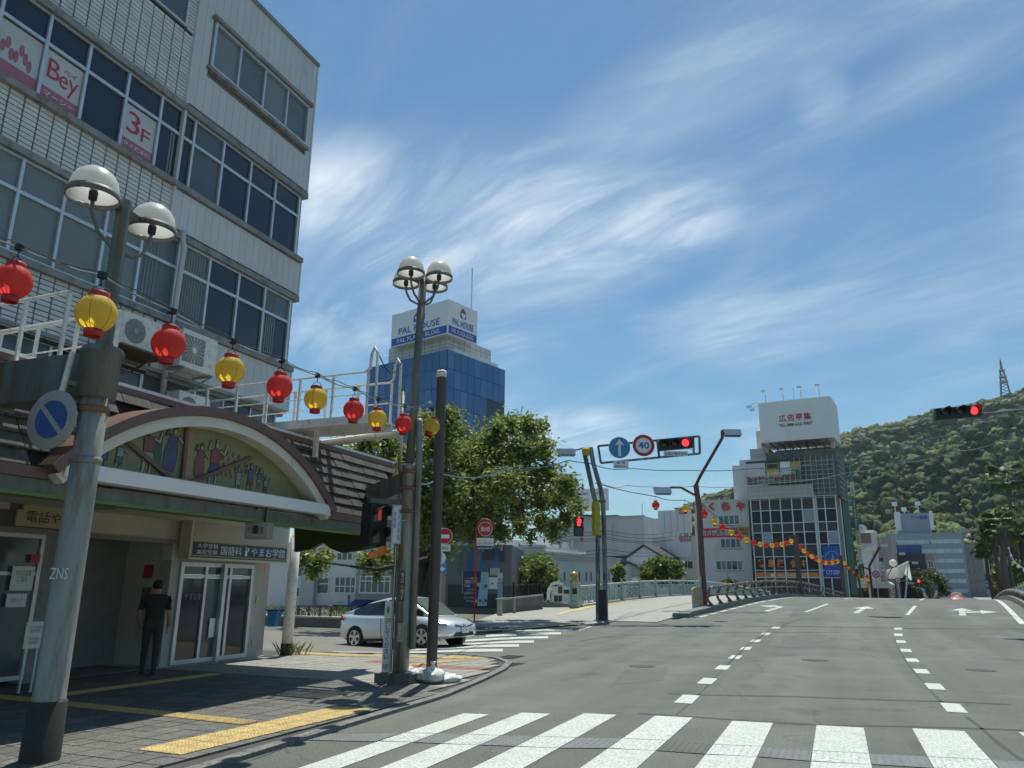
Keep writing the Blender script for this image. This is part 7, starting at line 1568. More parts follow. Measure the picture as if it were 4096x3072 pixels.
# ---- right hand side of the far street
F1 = sface(250); q = lambda *a: F1.rect(e3(a[0],a[1]),e3(a[2],a[3])); li = building('insurance_building','pale blue grey office block with ribbon windows and lettered rooftop box',F1.at(F1.uv(e3(1300,1000))[0],0)); q4 = lambda *a: F1.rect(e4(a[0],a[1]),e4(a[2],a[3]))
xa, xb = F1.uv(e3(745,800))[0], F1.uv(e4(490,1000))[0]; zt = F1.uv(e4(250,695))[1]; F1.box(MB(),xa,xb,0,zt,-20,0).obj('wall','bld_bluegrey',li)
F1s = Face(F1.at(xb,0,0),(BR*.75-BD*.66).normalized()); wS_ = F1s.uv(e4(690,1000))[0]; F1s.box(MB(),.0,wS_,0,zt-.02,-3,0).obj('side_wall','bld_grey_dk',li)
for (y0,y1) in ((775,822),(890,940),(1010,1056),(1135,1180),(1255,1300),(1375,1420)):
    z0, z1 = F1.uv(e4(350,y1))[1], F1.uv(e4(350,y0))[1]
    for k in range(8): a0 = xa+1+(xb-xa-1.5)*k/8; F1.plate('window_pane',('glass_lit','glass_mid','glass_lit','glass_lit')[(k*k+y0)%4],li,(a0+.05,a0+(xb-xa-1.5)/8-.05,z0,z1),0,.08)
    for k in range(3): F1s.plate('window_pane','glass_mid',li,(.8+k*wS_*.3,.8+k*wS_*.3+wS_*.26,z0,z1),0,.08)
rx = q(850,195,1375,480); F1.box(MB(),rx[0],rx[1],zt,rx[3],-14,-2).obj('roof_box','bld_bluegrey',li); F1.label('第一生命','ink_blue',li,q(1072,222,1330,275),-1.9,bold=.05)
for x in (868,905,1390): a = F1.uv(e3(x,300))[0]; F1.plate('antenna_panel','sign_white',li,(a-.5,a+.4,zt+1,rx[3]+.5),-1.9,-1.5)
for x, y in ((858,10),(1205,0),(990,90)): a = F1.uv(e3(x,300))[0]; MB().tube([F1.at(a,zt+6,-4),F1.at(a,F1.uv(e3(x,y))[1],-4)],.14,6).obj('antenna_mast','alu',li); F1.plate('antenna_panel','sign_white',li,(a-.7,a+.7,F1.uv(e3(x,y+60))[1],F1.uv(e3(x,y))[1]),-3.9,-3.6)
r_ = q4(425,630,605,720); F1.box(MB(),r_[0],r_[1],zt,r_[3],-22,-8).obj('lift_tower','bld_pink',li); F1.label('a','sign_blue',li,q(1340,600,1395,655),.12)
wb_ = building('slim_white_building','slim white building with blue sign panels right of the insurance block',sface(262).at(sface(262).uv(e4(700,1000))[0],0)); F2 = sface(262); q4 = lambda *a: F2.rect(e4(a[0],a[1]),e4(a[2],a[3])); F2.box(MB(),F2.uv(e4(640,1000))[0],F2.uv(e4(765,1000))[0],0,F2.uv(e4(680,735))[1],-16,0).obj('wall','bld_white',wb_)
for (y0,y1) in ((1195,1275),(1300,1375)): F2.plate('sign_panel','ink_blue',wb_,q4(708,y0,800,y1),0,.3)
F2.plate('emblem','sign_white',wb_,q4(738,1315,765,1340),.3,.36)
F3 = sface(200); q = lambda *a: F3.rect(e3(a[0],a[1]),e3(a[2],a[3])); dk = building('dark_building','low charcoal building with blue roof panel and small canopy lamps',F3.at(F3.uv(e3(1000,1000))[0],0)); a0, a1 = F3.uv(e3(700,950))[0], F3.uv(e3(1305,950))[0]; F3.box(MB(),a0,a1,0,F3.uv(e3(1000,790))[1],-12,0).obj('wall','bld_dark',dk); F3.plate('blue_panel','sign_blue',dk,q(755,668,1245,785),-3,-.5)
for x,y in ((955,795),(1145,928),(1290,1050),(835,765)): F3.plate('lamp_box','sign_white',dk,q(x-48,y-18,x+48,y+18),.3,1.2)
F3.box(MB(),a1+.02,F3.uv(e3(1440,950))[0],0,F3.uv(e3(1350,800))[1],-12,-.2).obj('beige_wing','bld_pink',dk); F3.window(dk,q(1325,895,1425,1000),-.2,cols=2,pane='glass_dark',fw=.15)
F4 = sface(175); q = lambda *a: F4.rect(e3(a[0],a[1]),e3(a[2],a[3])); ol = building('old_shop_row','old beige and grey shop building with balcony beside the stacked signs',F4.at(F4.uv(e3(500,900))[0],0))
F4.box(MB(),F4.uv(e3(330,600))[0],F4.uv(e3(530,600))[0],0,F4.uv(e3(430,485))[1],-10,0).obj('wall','bld_offwhite',ol); F4.box(MB(),F4.uv(e3(500,600))[0],F4.uv(e3(745,600))[0],0,F4.uv(e3(640,500))[1],-30,-10.1).obj('rear_wall','bld_pink',ol); F4.plate('dark_storey','bld_brown',ol,q(335,490,500,640),0,.1); F4.plate('white_shop','bld_white',ol,q(368,725,560,1160),0,.6); F4.plate('balcony','bld_white',ol,q(425,690,560,745),.6,1.6); F4.window(ol,q(545,520,585,590),-10.05,cols=1,pane='glass_mid',fw=.15)
F4.box(MB(),F4.uv(e3(370,300))[0],F4.uv(e3(520,430))[0],F4.uv(e3(430,485))[1],F4.uv(e3(430,430))[1],-9,-3).obj('roof_house','bld_white',ol)
w5 = building('white_shop_building','white walled shop building with small parking letter behind the green sign',sface(190).at(sface(190).uv(e3(345,400))[0],0)); F5 = sface(190); F5.box(MB(),F5.uv(e3(322,400))[0],F5.uv(e3(378,400))[0],0,F5.uv(e3(350,362))[1],-8,0).obj('wall','bld_white',w5); F5.label('P','ink_blue',w5,F5.brect(e3(345,395),e3(375,465)),.1)
# stacked vertical signs on the kerb side of the glass block
F6 = sface(128); q = lambda *a: F6.rect(d5(a[0],a[1]),d5(a[2],a[3])); vs_ = thing('stacked_sign','tall stack of vertical shop signs in green, white and red','sign',F6.at(F6.uv(d5(975,1300))[0],0))
for (x0,y0,x1,y1,m,b,tm_) in ((905,655,945,780,'sign_green','O\nV\nO\n西\nビ\nル','sign_white'),(918,788,958,890,'sign_white','ヤ\nマ\nハ\n音\n楽\n教\n室','ink_red'),(932,905,985,1132,'sign_green','青\n雲\n堂','sign_white'),(960,1145,1000,1250,'cream','て\nん\nぷ\nら','ink_red'),(975,1265,1015,1385,'sign_white','う\nど\nん','ink'),(988,1390,1030,1480,'sign_green','本\n店','sign_white')):
    r_ = q(x0,y0,x1,y1); p = F6.plate('sign_panel',m,vs_,r_,-.3,0); w_ = r_[1]-r_[0]; h_ = r_[3]-r_[2]; F6.label(b,tm_,p,(r_[0]+w_*.25,r_[1]-w_*.25,r_[2]+h_*.08,r_[3]-h_*.08),.05)
a = F6.uv(d5(985,1400))[0]; MB().bar(F6.at(a,0,-.4),F6.at(a-1.4,q(905,655,905,655)[3],-.4),.25,.25).obj('mast','bld_dark',vs_)
F7 = sface(165); q = lambda *a: F7.rect(e3(a[0],a[1]),e3(a[2],a[3])); ik = thing('jeweller_sign','tall pale vertical shop sign with dark emblem and kanji by the tent roof','sign',F7.at(F7.uv(e3(665,1160))[0],0)); F7.plate('panel','bld_grey',ik,q(625,910,715,1165),-.5,0); F7.plate('emblem_panel','navy_board',ik,q(612,850,678,912),-.5,.05)
for b,y0,y1 in (('宝石',925,955),('時計',990,1018),('池',1045,1095),('田',1108,1158)): F7.label(b,'ink',ik,q(640,y0,700,y1),.06)
F7.box(MB(),*q(640,1165,700,1420),-.4,-.1).obj('post','bld_grey_dk',ik)
cn = building('arcade_entrance','low white rounded arcade roof over a dark shop entrance at the bridge end',sface(112).at(sface(112).uv(e3(450,1300))[0],0)); F8 = sface(142); q = lambda *a: F8.rect(e3(a[0],a[1]),e3(a[2],a[3])); r_ = q(130,1200,800,1300)
MB().prism([F8.at(r_[0],r_[2]),F8.at(r_[1]-.3,r_[2]),F8.at(r_[1],r_[2]+.4),F8.at(r_[1],r_[3]-.4),F8.at(r_[1]-.5,r_[3]),F8.at(r_[0],r_[3])],-F8.n*8).obj('roof','canopy_low',cn)
for k in range(3): a = r_[0]+(r_[1]-r_[0])*k/2.08; F8.plate('column','bld_offwhite',cn,(a,a+.35,0,r_[2]),-.8,-.2)
F8.box(MB(),r_[0],r_[1]-1,0,r_[2],-8,-6).obj('shop_wall','bld_dark',cn); F8.plate('roof_trim','bld_grey',cn,(r_[0],r_[1]-.5,r_[2]+.5,r_[2]+.56),0,.06)
tn = thing('tent_roof','white pointed fabric tent roof above the arcade','tent',sface(180).at(sface(180).uv(e3(870,1100))[0],4)); F9 = sface(180)
P = [F9.at(*F9.uv(e3(*p))) for p in ((718,1030),(880,990),(1045,908),(960,1150),(820,1160),(722,1165))]; MB().prism(P,-F9.n*.3+V((0,0,.0))).obj('membrane','tent',tn); MB().tube([F9.at(*F9.uv(e3(1043,908)),-.2),F9.at(F9.uv(e3(965,1170))[0],0,-.2)],.15,8).obj('mast','sign_white',tn); MB().tube([F9.at(*F9.uv(e3(722,1030)),-.2),F9.at(F9.uv(e3(722,1170))[0],0,-.2)],.12,8).obj('mast','sign_white',tn); MB().hexa([P[1],P[2],P[2]-F9.n*6+V((0,0,-4)),P[1]-F9.n*9],[p+V((0,0,.15)) for p in (P[1],P[2],P[2]-F9.n*6+V((0,0,-4)),P[1]-F9.n*9)]).obj('membrane','tent',tn)
# far street lamp, signs and signals at the end of the bridge
Ylp = 128; FL2 = Face(R(-7,Ylp),-BD); q = lambda x, y, d=0.: FL2.at(*FL2.uv(e3(x,y)),d); fl2 = thing('street_light','distant red brown street light with bent arm beyond the bridge','street light',q(512,1400)); b_ = q(510,1340); MB().tube([V((b_.x,b_.y,0)),q(470,975),q(622,690)],.2,6).obj('mast','lamp_red_brown',fl2); MB().tube([q(465,1025),q(380,990),q(300,980)],.13,6).obj('arm','lamp_red_brown',fl2); FL2.plate('lamp_head','sign_white',fl2,FL2.rect(e3(632,648),e3(745,688)),-.5,.5); FL2.plate('lamp_head','sign_white',fl2,FL2.rect(e3(200,970),e3(300,1015)),-.5,.5)
def far_disc(label, px, rpx, kind, s, name='road_sign'):
    F_ = sface(s); c = F_.at(*F_.uv(e3(*px))); r_ = F_.uv(e3(px[0]+rpx,px[1]))[0]-F_.uv(e3(*px))[0]; t = thing(name,label,'sign',V((c.x,c.y,0))); MB().tube([V((c.x,c.y,0))-F_.n*.1,c-F_.n*.1],.07,8).obj('pole','alu',t)
    if kind == 'blue': disc(c,F_.n,r_,'sign_bluelite',t); MB().prism([c+F_.r*(u*r_)+ZU*(v_*r_)+F_.n*.04 for u,v_ in ((-.12,-.7),(.12,-.7),(.12,.2),(.4,.1),(0,.75),(-.4,.1),(-.12,.2))],F_.n*.02).obj('arrow','sign_white',t)
    else:
        disc(c,F_.n,r_,'sign_red',t); disc(c,F_.n,r_*.72,'sign_white',t,'white_field',.04)
        if kind == '40': text('40','ink_blue',t,c+F_.n*.07,F_.r,ZU,r_*1.0,r_*.6,bold=.03)
        else:
            MB().prism([c+F_.r*(u*r_)+ZU*(v_*r_)+F_.n*.05 for u,v_ in ((-.4,-.45),(-.15,-.45),(-.1,.0),(.35,.1),(.35,-.1),(.6,.2),(.35,.5),(.35,.3),(-.3,.2))],F_.n*.02).obj('arrow','ink_blue',t); MB().bar(c+F_.n*.09+F_.r*(-.55*r_)+ZU*(.55*r_),c+F_.n*.09+F_.r*(.55*r_)-ZU*(.55*r_),.03,r_*.22,F_.n).obj('slash','sign_red',t)
far_disc('no right turn sign with red ring beside the distant street light',(565,1097),56,'turn',118); far_disc('distant round speed limit 40 sign beyond the bridge',(893,1185),46,'40',140); far_disc('distant round blue arrow sign near the taxi',(1270,1332),38,'blue',150); far_disc('distant red ringed sign under the arcade roof edge',(820,1355),42,'turn',122)
for (lab_, px, s, w_) in (('distant signal showing red on an arm before the street trees',(1197,1197),150,110),('small distant signal showing red beyond the taxi',(1545,1380),260,50)):
    F_ = sface(s); c = F_.at(*F_.uv(e3(*px))); t = thing('far_signal',lab_,'traffic signal',V((c.x,c.y,0))); u = F_.uv(e3(px[0]+w_,px[1]))[0]-F_.uv(e3(*px))[0]
    F_.box(MB(),F_.uv(e3(*px))[0]-u,F_.uv(e3(*px))[0]+u*.25,c.z-u*.2,c.z+u*.2,-.2,0).obj('housing','black',t); MB().lathe(c+F_.n*.02,[(u*.2,0),(u*.12,.06),(0,.08)],14,(F_.r,ZU,F_.n)).obj('lens','red_light',t); MB().tube([c-F_.n*.1-F_.r*u,c-F_.n*.1-F_.r*u*3.2],.09,6).obj('arm','post_brown',t); p = c-F_.n*.1-F_.r*u*3.2; MB().tube([V((p.x,p.y,0)),p+V((0,0,.3))],.12,6).obj('mast','post_brown',t)
    if w_ > 60: pl2 = F_.plate('name_plate','sign_white',t,F_.rect(e3(1015,1215),e3(1122,1240)),0,.05); F_.label('新町橋','ink_blue',pl2,F_.brect(e3(1030,1218),e3(1108,1237)),.08)
gb = thing('globe_lamp','distant white globe street lamp before the charcoal building','street light',sface(150).at(sface(150).uv(e3(820,930))[0],0)); F_ = sface(150); c = F_.at(*F_.uv(e3(820,928))); MB().ball(c,.62,14,9).obj('globe','dome',gb,True); MB().tube([V((c.x-1.5,c.y,0)),c+V((-1.0,0,-2)),c-V((0,0,.5))],.08,6).obj('mast','black',gb)
tx = make_car(B(126,4.2,0)+V((0,0,-.0)), math.pi/2-TH-math.pi, 'taxi', 'orange red taxi with white roof lamp coming over the bridge', 'taxi_car', detail=False); tx.location.z = 0.0
rl_ = MB().lohi((-.2,-.28,1.49),(.05,.28,1.62)).mesh('roof_lamp','sign_white'); ro_ = bpy.data.objects.new('roof_lamp',rl_); COL.objects.link(ro_); ro_.parent = tx
# utility pole with wires on the far bank
FU = sface(88); up_ = thing('utility_pole','grey utility pole with transformer before the white cornice building','utility pole',FU.at(FU.uv(e8(580,1100))[0],0)); a = FU.uv(e8(580,1000))[0]; MB().tube([FU.at(a,-1),FU.at(a,FU.uv(e8(575,780))[1])],.2,8).obj('pole','concrete',up_); MB().lathe(FU.at(a-1,FU.uv(e8(540,1010))[1]),[(.5,0),(.5,1.9),(0,2)],10).obj('transformer','bld_grey',up_); MB().bar(FU.at(a-2.4,FU.uv(e8(480,985))[1]),FU.at(a+.4,FU.uv(e8(480,985))[1]),.12,.12).obj('crossarm','bld_grey_dk',up_)
for i, (y0, y1, y2) in enumerate(((745,668,690),(770,705,738),(800,745,775),(820,770,785),(990,890,905),(1010,930,940))):
    pts_ = [FU.at(*FU.uv(e8(-300,y0+20)),0), FU.at(*FU.uv(e8(575,y1+30)),0), FU.at(*FU.uv(e8(1000,y1+5)),0), sface(112).at(*sface(112).uv(e8(1800,y2)),.6)]
    cable('overhead_wire', pts_, .03, 'wire', f'{("top","second","third","fourth","fifth","lowest")[i]} overhead wire running from the utility pole past the hall', 5)
# ================================================================== hills, trees, palms
rng = np.random.default_rng(5)
def az_of(px): d = ray(px); return math.atan2(d.x, d.y), d.z/math.hypot(d.x,d.y)
sil = [(1500,2235),(2000,2190),(2250,2165),(2420,2155),(2560,2120),(2615,2072),(2660,2085),(2711,2040),(2780,2010),(2824,1980),(2870,1972),(2917,1965),(3000,1930),(3150,1850),(3300,1765),(3361,1739),(3440,1722),(3520,1700),(3600,1688),(3680,1660),(3780,1636),(3860,1620),(3950,1600),(4096,1556),(4300,1500),(4700,1440),(5400,1500),(6500,1700)]
AZ_ = np.array([az_of(p)[0] for p in sil]); TE = np.array([az_of(p)[1] for p in sil]); o_ = np.argsort(AZ_); AZ_, TE = AZ_[o_], TE[o_]
R0, R1 = 330., 1000.
_ph = rng.uniform(0, 6.28, 40); _k = rng.uniform(.6, 2.4, 40)
def ridge_noise(az, r):
    x, y = r*np.sin(az), r*np.cos(az); v = 0
    for i, wl in enumerate((300,190,120,75)):
        w_ = np.sin(x/wl*6.28*np.cos(_ph[i])+y/wl*6.28*np.sin(_ph[i])+_ph[i+8]); v = v+(1-2*np.abs(w_))*wl*.07
    sp = np.sin((az*9.5+r/520.)*6.28+1.2*np.sin(r/140.)); v = v+(1-2*np.abs(sp))*16
    return v
def hill_z(az, r):
    t = np.interp(az, AZ_, TE); f = np.clip((r-R0)/(R1-R0), 0, 1); base = t*R1*np.where(r < R1, f**.82*(.72+.28*f), 1)
    g = np.where(r < R1, np.sin(np.pi*f), 0); z = base+ridge_noise(az, r)*g*np.clip(base/60,0,1)
    lim = t*.965*r; z = np.where(r < R1*.97, np.minimum(z, lim), z)
    return np.where(r > R1, base*np.clip(1-(r-R1)/900,0,1), z)-2
azs = np.linspace(AZ_[0], AZ_[-1], 150); rs_ = np.concatenate([np.linspace(R0,R1,44), np.linspace(R1+40,1900,8)])
A_, R_ = np.meshgrid(azs, rs_); Z_ = hill_z(A_, R_); vs = np.stack([R_*np.sin(A_), R_*np.cos(A_), Z_-4.5], -1).reshape(-1,3); n = len(azs)
fs = [(i*n+j, i*n+j+1, (i+1)*n+j+1, (i+1)*n+j) for i in range(len(rs_)-1) for j in range(n-1)]
mat('hill', (.03,.045,.014), .9, var=.3, scale=.03); hl = MB(); hl.v = [tuple(v) for v in vs.tolist()]; hl.f = fs; hl.m = [0]*len(fs); struct(hl.obj('hill', 'hill', None, True))
# forest crowns as one far mass: lumpy crowns of leaf-clump facets
def ico(sub):
    t = (1+5**.5)/2; v = [(-1,t,0),(1,t,0),(-1,-t,0),(1,-t,0),(0,-1,t),(0,1,t),(0,-1,-t),(0,1,-t),(t,0,-1),(t,0,1),(-t,0,-1),(-t,0,1)]; f = [(0,11,5),(0,5,1),(0,1,7),(0,7,10),(0,10,11),(1,5,9),(5,11,4),(11,10,2),(10,7,6),(7,1,8),(3,9,4),(3,4,2),(3,2,6),(3,6,8),(3,8,9),(4,9,5),(2,4,11),(6,2,10),(8,6,7),(9,8,1)]
    v = [np.array(p)/np.linalg.norm(p) for p in v]
    for _ in range(sub):
        m = {}; nf = []
        def mid(a,b):
            k = (min(a,b),max(a,b))
            if k not in m: p = (v[a]+v[b]); v.append(p/np.linalg.norm(p)); m[k] = len(v)-1
            return m[k]
        for a,b,c in f: x,y,z = mid(a,b),mid(b,c),mid(c,a); nf += [(a,x,z),(b,y,x),(c,z,y),(x,y,z)]
        f = nf
    return np.array(v), np.array(f)
IV, IF_ = ico(1)
def mesh_np(name, V_, F_, m, smooth=False):
    me = bpy.data.meshes.new(name); me.vertices.add(len(V_)); me.vertices.foreach_set('co', np.asarray(V_,np.float32).ravel()); k = F_.shape[1]
    me.loops.add(F_.size); me.loops.foreach_set('vertex_index', F_.astype(np.int32).ravel()); me.polygons.add(len(F_)); me.polygons.foreach_set('loop_start', np.arange(0,F_.size,k,dtype=np.int32)); me.polygons.foreach_set('loop_total', np.full(len(F_),k,np.int32))
    if smooth: me.polygons.foreach_set('use_smooth', np.ones(len(F_),bool))
    me.materials.append(M(m)); me.update(calc_edges=True); return me
mf = bpy.data.materials.new('forest'); mf.use_nodes = True; n_ = mf.node_tree.nodes; lk = mf.node_tree.links.new; b_ = n_['Principled BSDF']; b_.inputs['Roughness'].default_value = .7; b_.inputs['Specular IOR Level'].default_value = .2
g_ = n_.new('ShaderNodeNewGeometry'); nz = n_.new('ShaderNodeTexNoise'); nz.inputs['Scale'].default_value = .45; nz.inputs['Detail'].default_value = 6; lk(g_.outputs['Position'], nz.inputs['Vector'])
cr1 = n_.new('ShaderNodeValToRGB'); cr1.color_ramp.elements[0].color = (.038,.066,.014,1); cr1.color_ramp.elements[1].color = (.16,.175,.045,1); e = cr1.color_ramp.elements.new(.55); e.color = (.072,.108,.024,1); lk(g_.outputs['Random Per Island'], cr1.inputs[0])
mu_ = n_.new('ShaderNodeMixRGB'); mu_.blend_type = 'MULTIPLY'; mu_.inputs[0].default_value = .85; mrr = n_.new('ShaderNodeMapRange'); mrr.inputs[1].default_value = .35; mrr.inputs[2].default_value = .65; mrr.inputs[3].default_value = .45; mrr.inputs[4].default_value = 1.4; lk(nz.outputs[0], mrr.inputs[0]); lk(cr1.outputs[0], mu_.inputs[1]); lk(mrr.outputs[0], mu_.inputs[2]); nz3 = n_.new('ShaderNodeTexNoise'); nz3.inputs['Scale'].default_value = .012; nz3.inputs['Detail'].default_value = 4; lk(g_.outputs['Position'], nz3.inputs['Vector']); mr3 = n_.new('ShaderNodeMapRange'); mr3.inputs[1].default_value = .35; mr3.inputs[2].default_value = .65; mr3.inputs[3].default_value = .62; mr3.inputs[4].default_value = 1.35; lk(nz3.outputs[0], mr3.inputs[0]); mu3 = n_.new('ShaderNodeMixRGB'); mu3.blend_type = 'MULTIPLY'; mu3.inputs[0].default_value = 1; lk(mu_.outputs[0], mu3.inputs[1]); lk(mr3.outputs[0], mu3.inputs[2]); lk(mu3.outputs[0], b_.inputs['Base Color'])
bp = n_.new('ShaderNodeBump'); bp.inputs['Strength'].default_value = 1; bp.inputs['Distance'].default_value = 1.2; nz2 = n_.new('ShaderNodeTexNoise'); nz2.inputs['Scale'].default_value = .9; nz2.inputs['Detail'].default_value = 5; lk(g_.outputs['Position'], nz2.inputs['Vector']); lk(nz2.outputs[0], bp.inputs['Height']); lk(bp.outputs[0], b_.inputs['Normal']); MATS['forest'] = mf
NC = 23000; amin, amax = az_of((2150,2300))[0], az_of((4250,2300))[0]
az = rng.uniform(amin, amax, NC); rr_ = R0+(R1*1.015-R0)*rng.uniform(0,1,NC)**.75; te = np.interp(az, AZ_, TE); keep = te*rr_ > 4; az, rr_ = az[keep], rr_[keep]
zz_ = hill_z(az, rr_); rad = (1.5+3.9*rng.uniform(0,1,len(az))**2.6)*(.8+.35*rr_/R1); VV = []; FF = []; nv = len(IV)
ctr = np.stack([rr_*np.sin(az), rr_*np.cos(az), zz_+rad*.25], -1)
lump = 1+.3*np.sin(IV[None]@rng.normal(0,3.2,(len(az),3,1))+rng.uniform(0,6,(len(az),1,1)))[:,:,0]+.16*np.sin(IV[None]@rng.normal(0,6.5,(len(az),3,1)))[:,:,0]+rng.normal(0,.15,(len(az),nv))
VV = ctr[:,None,:]+IV[None]*lump[:,:,None]*rad[:,None,None]*np.array([1,1,.82]); FF = (IF_[None]+(np.arange(len(az))*nv)[:,None,None]).reshape(-1,3)
stuff(tag(link('forest', mesh_np('forest', VV.reshape(-1,3), FF, 'forest')), 'dense green forest covering the hill behind the town', 'forest'))
# broadcast tower on the ridge
pt = d6(985,285); d = ray(pt); k = 990/math.hypot(d.x,d.y); tb0 = CAM+d*k; tp = hit(d6(966,58), tb0, V((FW.x,FW.y,0))); H = tp.z-tb0.z+6
bt = thing('broadcast_tower', 'lattice broadcast tower with slim mast on the hill ridge', 'tower', tb0-V((0,0,6)))
for a in range(4):
    c, s_ = math.cos(a*math.pi/2+.5), math.sin(a*math.pi/2+.5); MB().bar(tb0+V((c*7,s_*7,-6)),tb0+V((c*2.2,s_*2.2,H*.6)),.9,.9).obj('leg','bld_grey_dk',bt)
for i in range(10):
    f = i/10; w = 7+(2.2-7)*f; z = -6+(H*.6+6)*f; w2 = 7+(2.2-7)*(f+.1); z2 = -6+(H*.6+6)*(f+.1)
    for a in range(4):
        P = [tb0+V((ww*math.cos(b*math.pi/2+.5),ww*math.sin(b*math.pi/2+.5),zz)) for ww,zz,b in ((w,z,a),(w2,z2,a+1))]; MB().bar(P[0],P[1],.5,.5).obj('brace','bld_grey_dk',bt)
for z in (.3,.42,.58): MB().lathe(tb0+V((0,0,H*z)),[(5.5-4*z,0),(5.5-4*z,1.6),(0,1.7)],12).obj('platform','bld_grey',bt)
MB().tube([tb0+V((0,0,H*.58)),tb0+V((0,0,H*.8)),tb0+V((0,0,H-6))],[1.6,1.0,.35],8).obj('mast','bld_grey_dk',bt)
# ---- leafy trees
def leaves(ctrs, rads, per, size, seed, flat=.8, droop=0.):
    r = np.random.default_rng(seed); P = []; 
    mr_ = float(np.mean(np.square(rads))); per0 = per
    for c, ra in zip(ctrs, rads):
        per = max(40, int(per0*min(1.8, ra*ra/mr_)))
        d = r.normal(0,1,(per,3)); d /= np.linalg.norm(d,axis=1)[:,None]; rad = ra*np.minimum(np.abs(r.normal(.55,.38,per)),1.5); q = np.array(c)+d*rad[:,None]*np.array([1,1,flat]); q[:,2] -= droop*r.uniform(0,1,per)**2; P.append(q)
    P = np.concatenate(P); n = len(P); a = r.normal(0,1,(n,3)); a[:,2] *= .6; a /= np.linalg.norm(a,axis=1)[:,None]; b = np.cross(a, r.normal(0,1,(n,3))); b /= np.linalg.norm(b,axis=1)[:,None]
    s = size*r.uniform(.6,1.35,n)[:,None]; nrm = np.cross(a,b)
    V_ = np.stack([P-a*s, P+b*s*.42+nrm*s*.12, P+a*s, P-b*s*.42+nrm*s*.12], 1).reshape(-1,3); F_ = np.arange(4*n).reshape(-1,4); return V_, F_
def tree(label, base, blobs, per, size, seed, trunk_r, name='leafy_tree', lm='leaf', limbs=None, group=None, droop=0., flat=.8, parts=True):
    """blobs: (centre, radius) clumps of the crown"""
    t = thing(name, label, 'tree' if 'bush' not in name else 'bush', base, group=group); V_, F_ = leaves([b[0] for b in blobs], [b[1] for b in blobs], per, size, seed, flat, droop); link('crown', mesh_np('crown', V_, F_, lm), t)
    base = V(base); zc = min(b[0][2]-b[1]*.3 for b in blobs); top = V(np.mean([b[0] for b in blobs],axis=0)); fork = base.lerp(top,.55); r = random.Random(seed)
    MB().tube([base, base.lerp(fork,.4)+V((r.uniform(-.1,.1),r.uniform(-.1,.1),0)), fork], [trunk_r*1.25,trunk_r,trunk_r*.75], 10).obj('trunk','bark',t,True)
    for k, (c, ra) in enumerate(blobs[:14]+(blobs[-9:-2:5] if len(blobs) > 30 else [])):
        c = V(c); m_ = fork.lerp(c,.5)+V((r.uniform(-.3,.3),r.uniform(-.3,.3),-.1*(c-fork).length)); MB().tube([fork-V((0,0,.2)), m_, c], [trunk_r*.5,trunk_r*.3,trunk_r*.08], 6).obj('limb','bark',t,True)
    return t
def px_blobs(lst, dep, jit, seed, mpp):
    r = random.Random(seed); out_ = []
    for (x,y,rp) in lst:
        Z = dep+r.uniform(-jit,jit); d = ray((x,y)); c = CAM+d*(Z/d.dot(FW)); out_.append((tuple(c), rp*Z/FPX))
    return out_
# the big street tree behind the car (pixel blobs of the crown, 30-38 m away)
S2 = lambda x,y,r: (*d2(x,y), r*.5425)
big_l = [S2(*b) for b in ((480,300,120),(300,320,90),(420,420,130),(620,260,120),(700,420,150),(600,560,150),(760,620,160),(950,150,130),(1090,110,120),(1010,300,170),(1150,250,150),(1200,420,180),(1340,330,140),(1450,220,130),(1560,160,120),(1690,170,110),(1780,170,70),(1500,400,170),(1650,360,150),(1780,330,120),(1330,560,180),(1500,600,170),(1680,560,150),(1840,520,120),(1950,590,110),(1100,640,190),(1250,780,170),(1420,760,150),(1600,760,140),(1780,720,130),(1920,700,110),(2040,760,80),(1100,880,150),(1300,930,140),(1480,950,90),(1620,900,90),(1060,1040,110),(920,900,170),(900,740,170),(900,560,170),(1780,880,90),(1880,930,80),(1960,850,80),(1700,980,45),(820,400,150),(2000,620,80),(700,760,140),(30,1130,85),(120,1190,100),(190,1130,75),(500,1170,90),(570,1240,70),(630,1120,95),(720,1180,85),(90,1240,60),(250,400,80),(180,360,70))]
bl_ = px_blobs(big_l, 34, 2.6, 3, 1); tbs = onY(d2(880,1650), 31.5); tbs = V((tbs.x,tbs.y,-.3))
tree('big spreading street tree behind the silver car and cruise board', tbs, bl_, 820, .125, 11, .34, droop=.5)
mb = MB(); MB().tube([tbs, V((tbs.x+.2,tbs.y,2.0)), V((tbs.x+.1,tbs.y,4.2))],[.42,.36,.3],10).obj('lower_trunk','bark',bpy.data.objects['leafy_tree'],True)
# rounded bushes
E1 = lambda x,y,r: (*e1(x,y), r*.4069); E2_ = lambda x,y,r: (*e2(x,y), r*.3315)
bl_ = px_blobs([E1(*b) for b in ((1400,720,90),(1420,820,100),(1500,620,90),(1600,580,80),(1680,620,90),(1740,700,85),(1760,780,70),(1550,740,150),(1640,840,140),(1500,900,110),(1700,900,80),(1620,680,130))], 46, 2.0, 5, 1)
tree('round yellow green bush tree behind the iron fence at the bridge end', onY(e1(1590,1000),43), bl_, 620, .13, 13, .16, name='bush_tree', lm='leaf_bush')
bl_ = px_blobs([E2_(*b) for b in ((560,1130,90),(640,1060,70),(720,1050,80),(820,1080,90),(920,1100,80),(960,1170,70),(700,1170,140),(850,1190,120),(560,1200,80),(620,1240,80),(780,1250,100),(900,1250,80))], 92, 3, 6, 1)
tree('wide round bush tree beyond the green balustrade', onS(e2(740,1330),96), bl_, 520, .27, 14, .3, name='bush_tree', lm='leaf_bush')
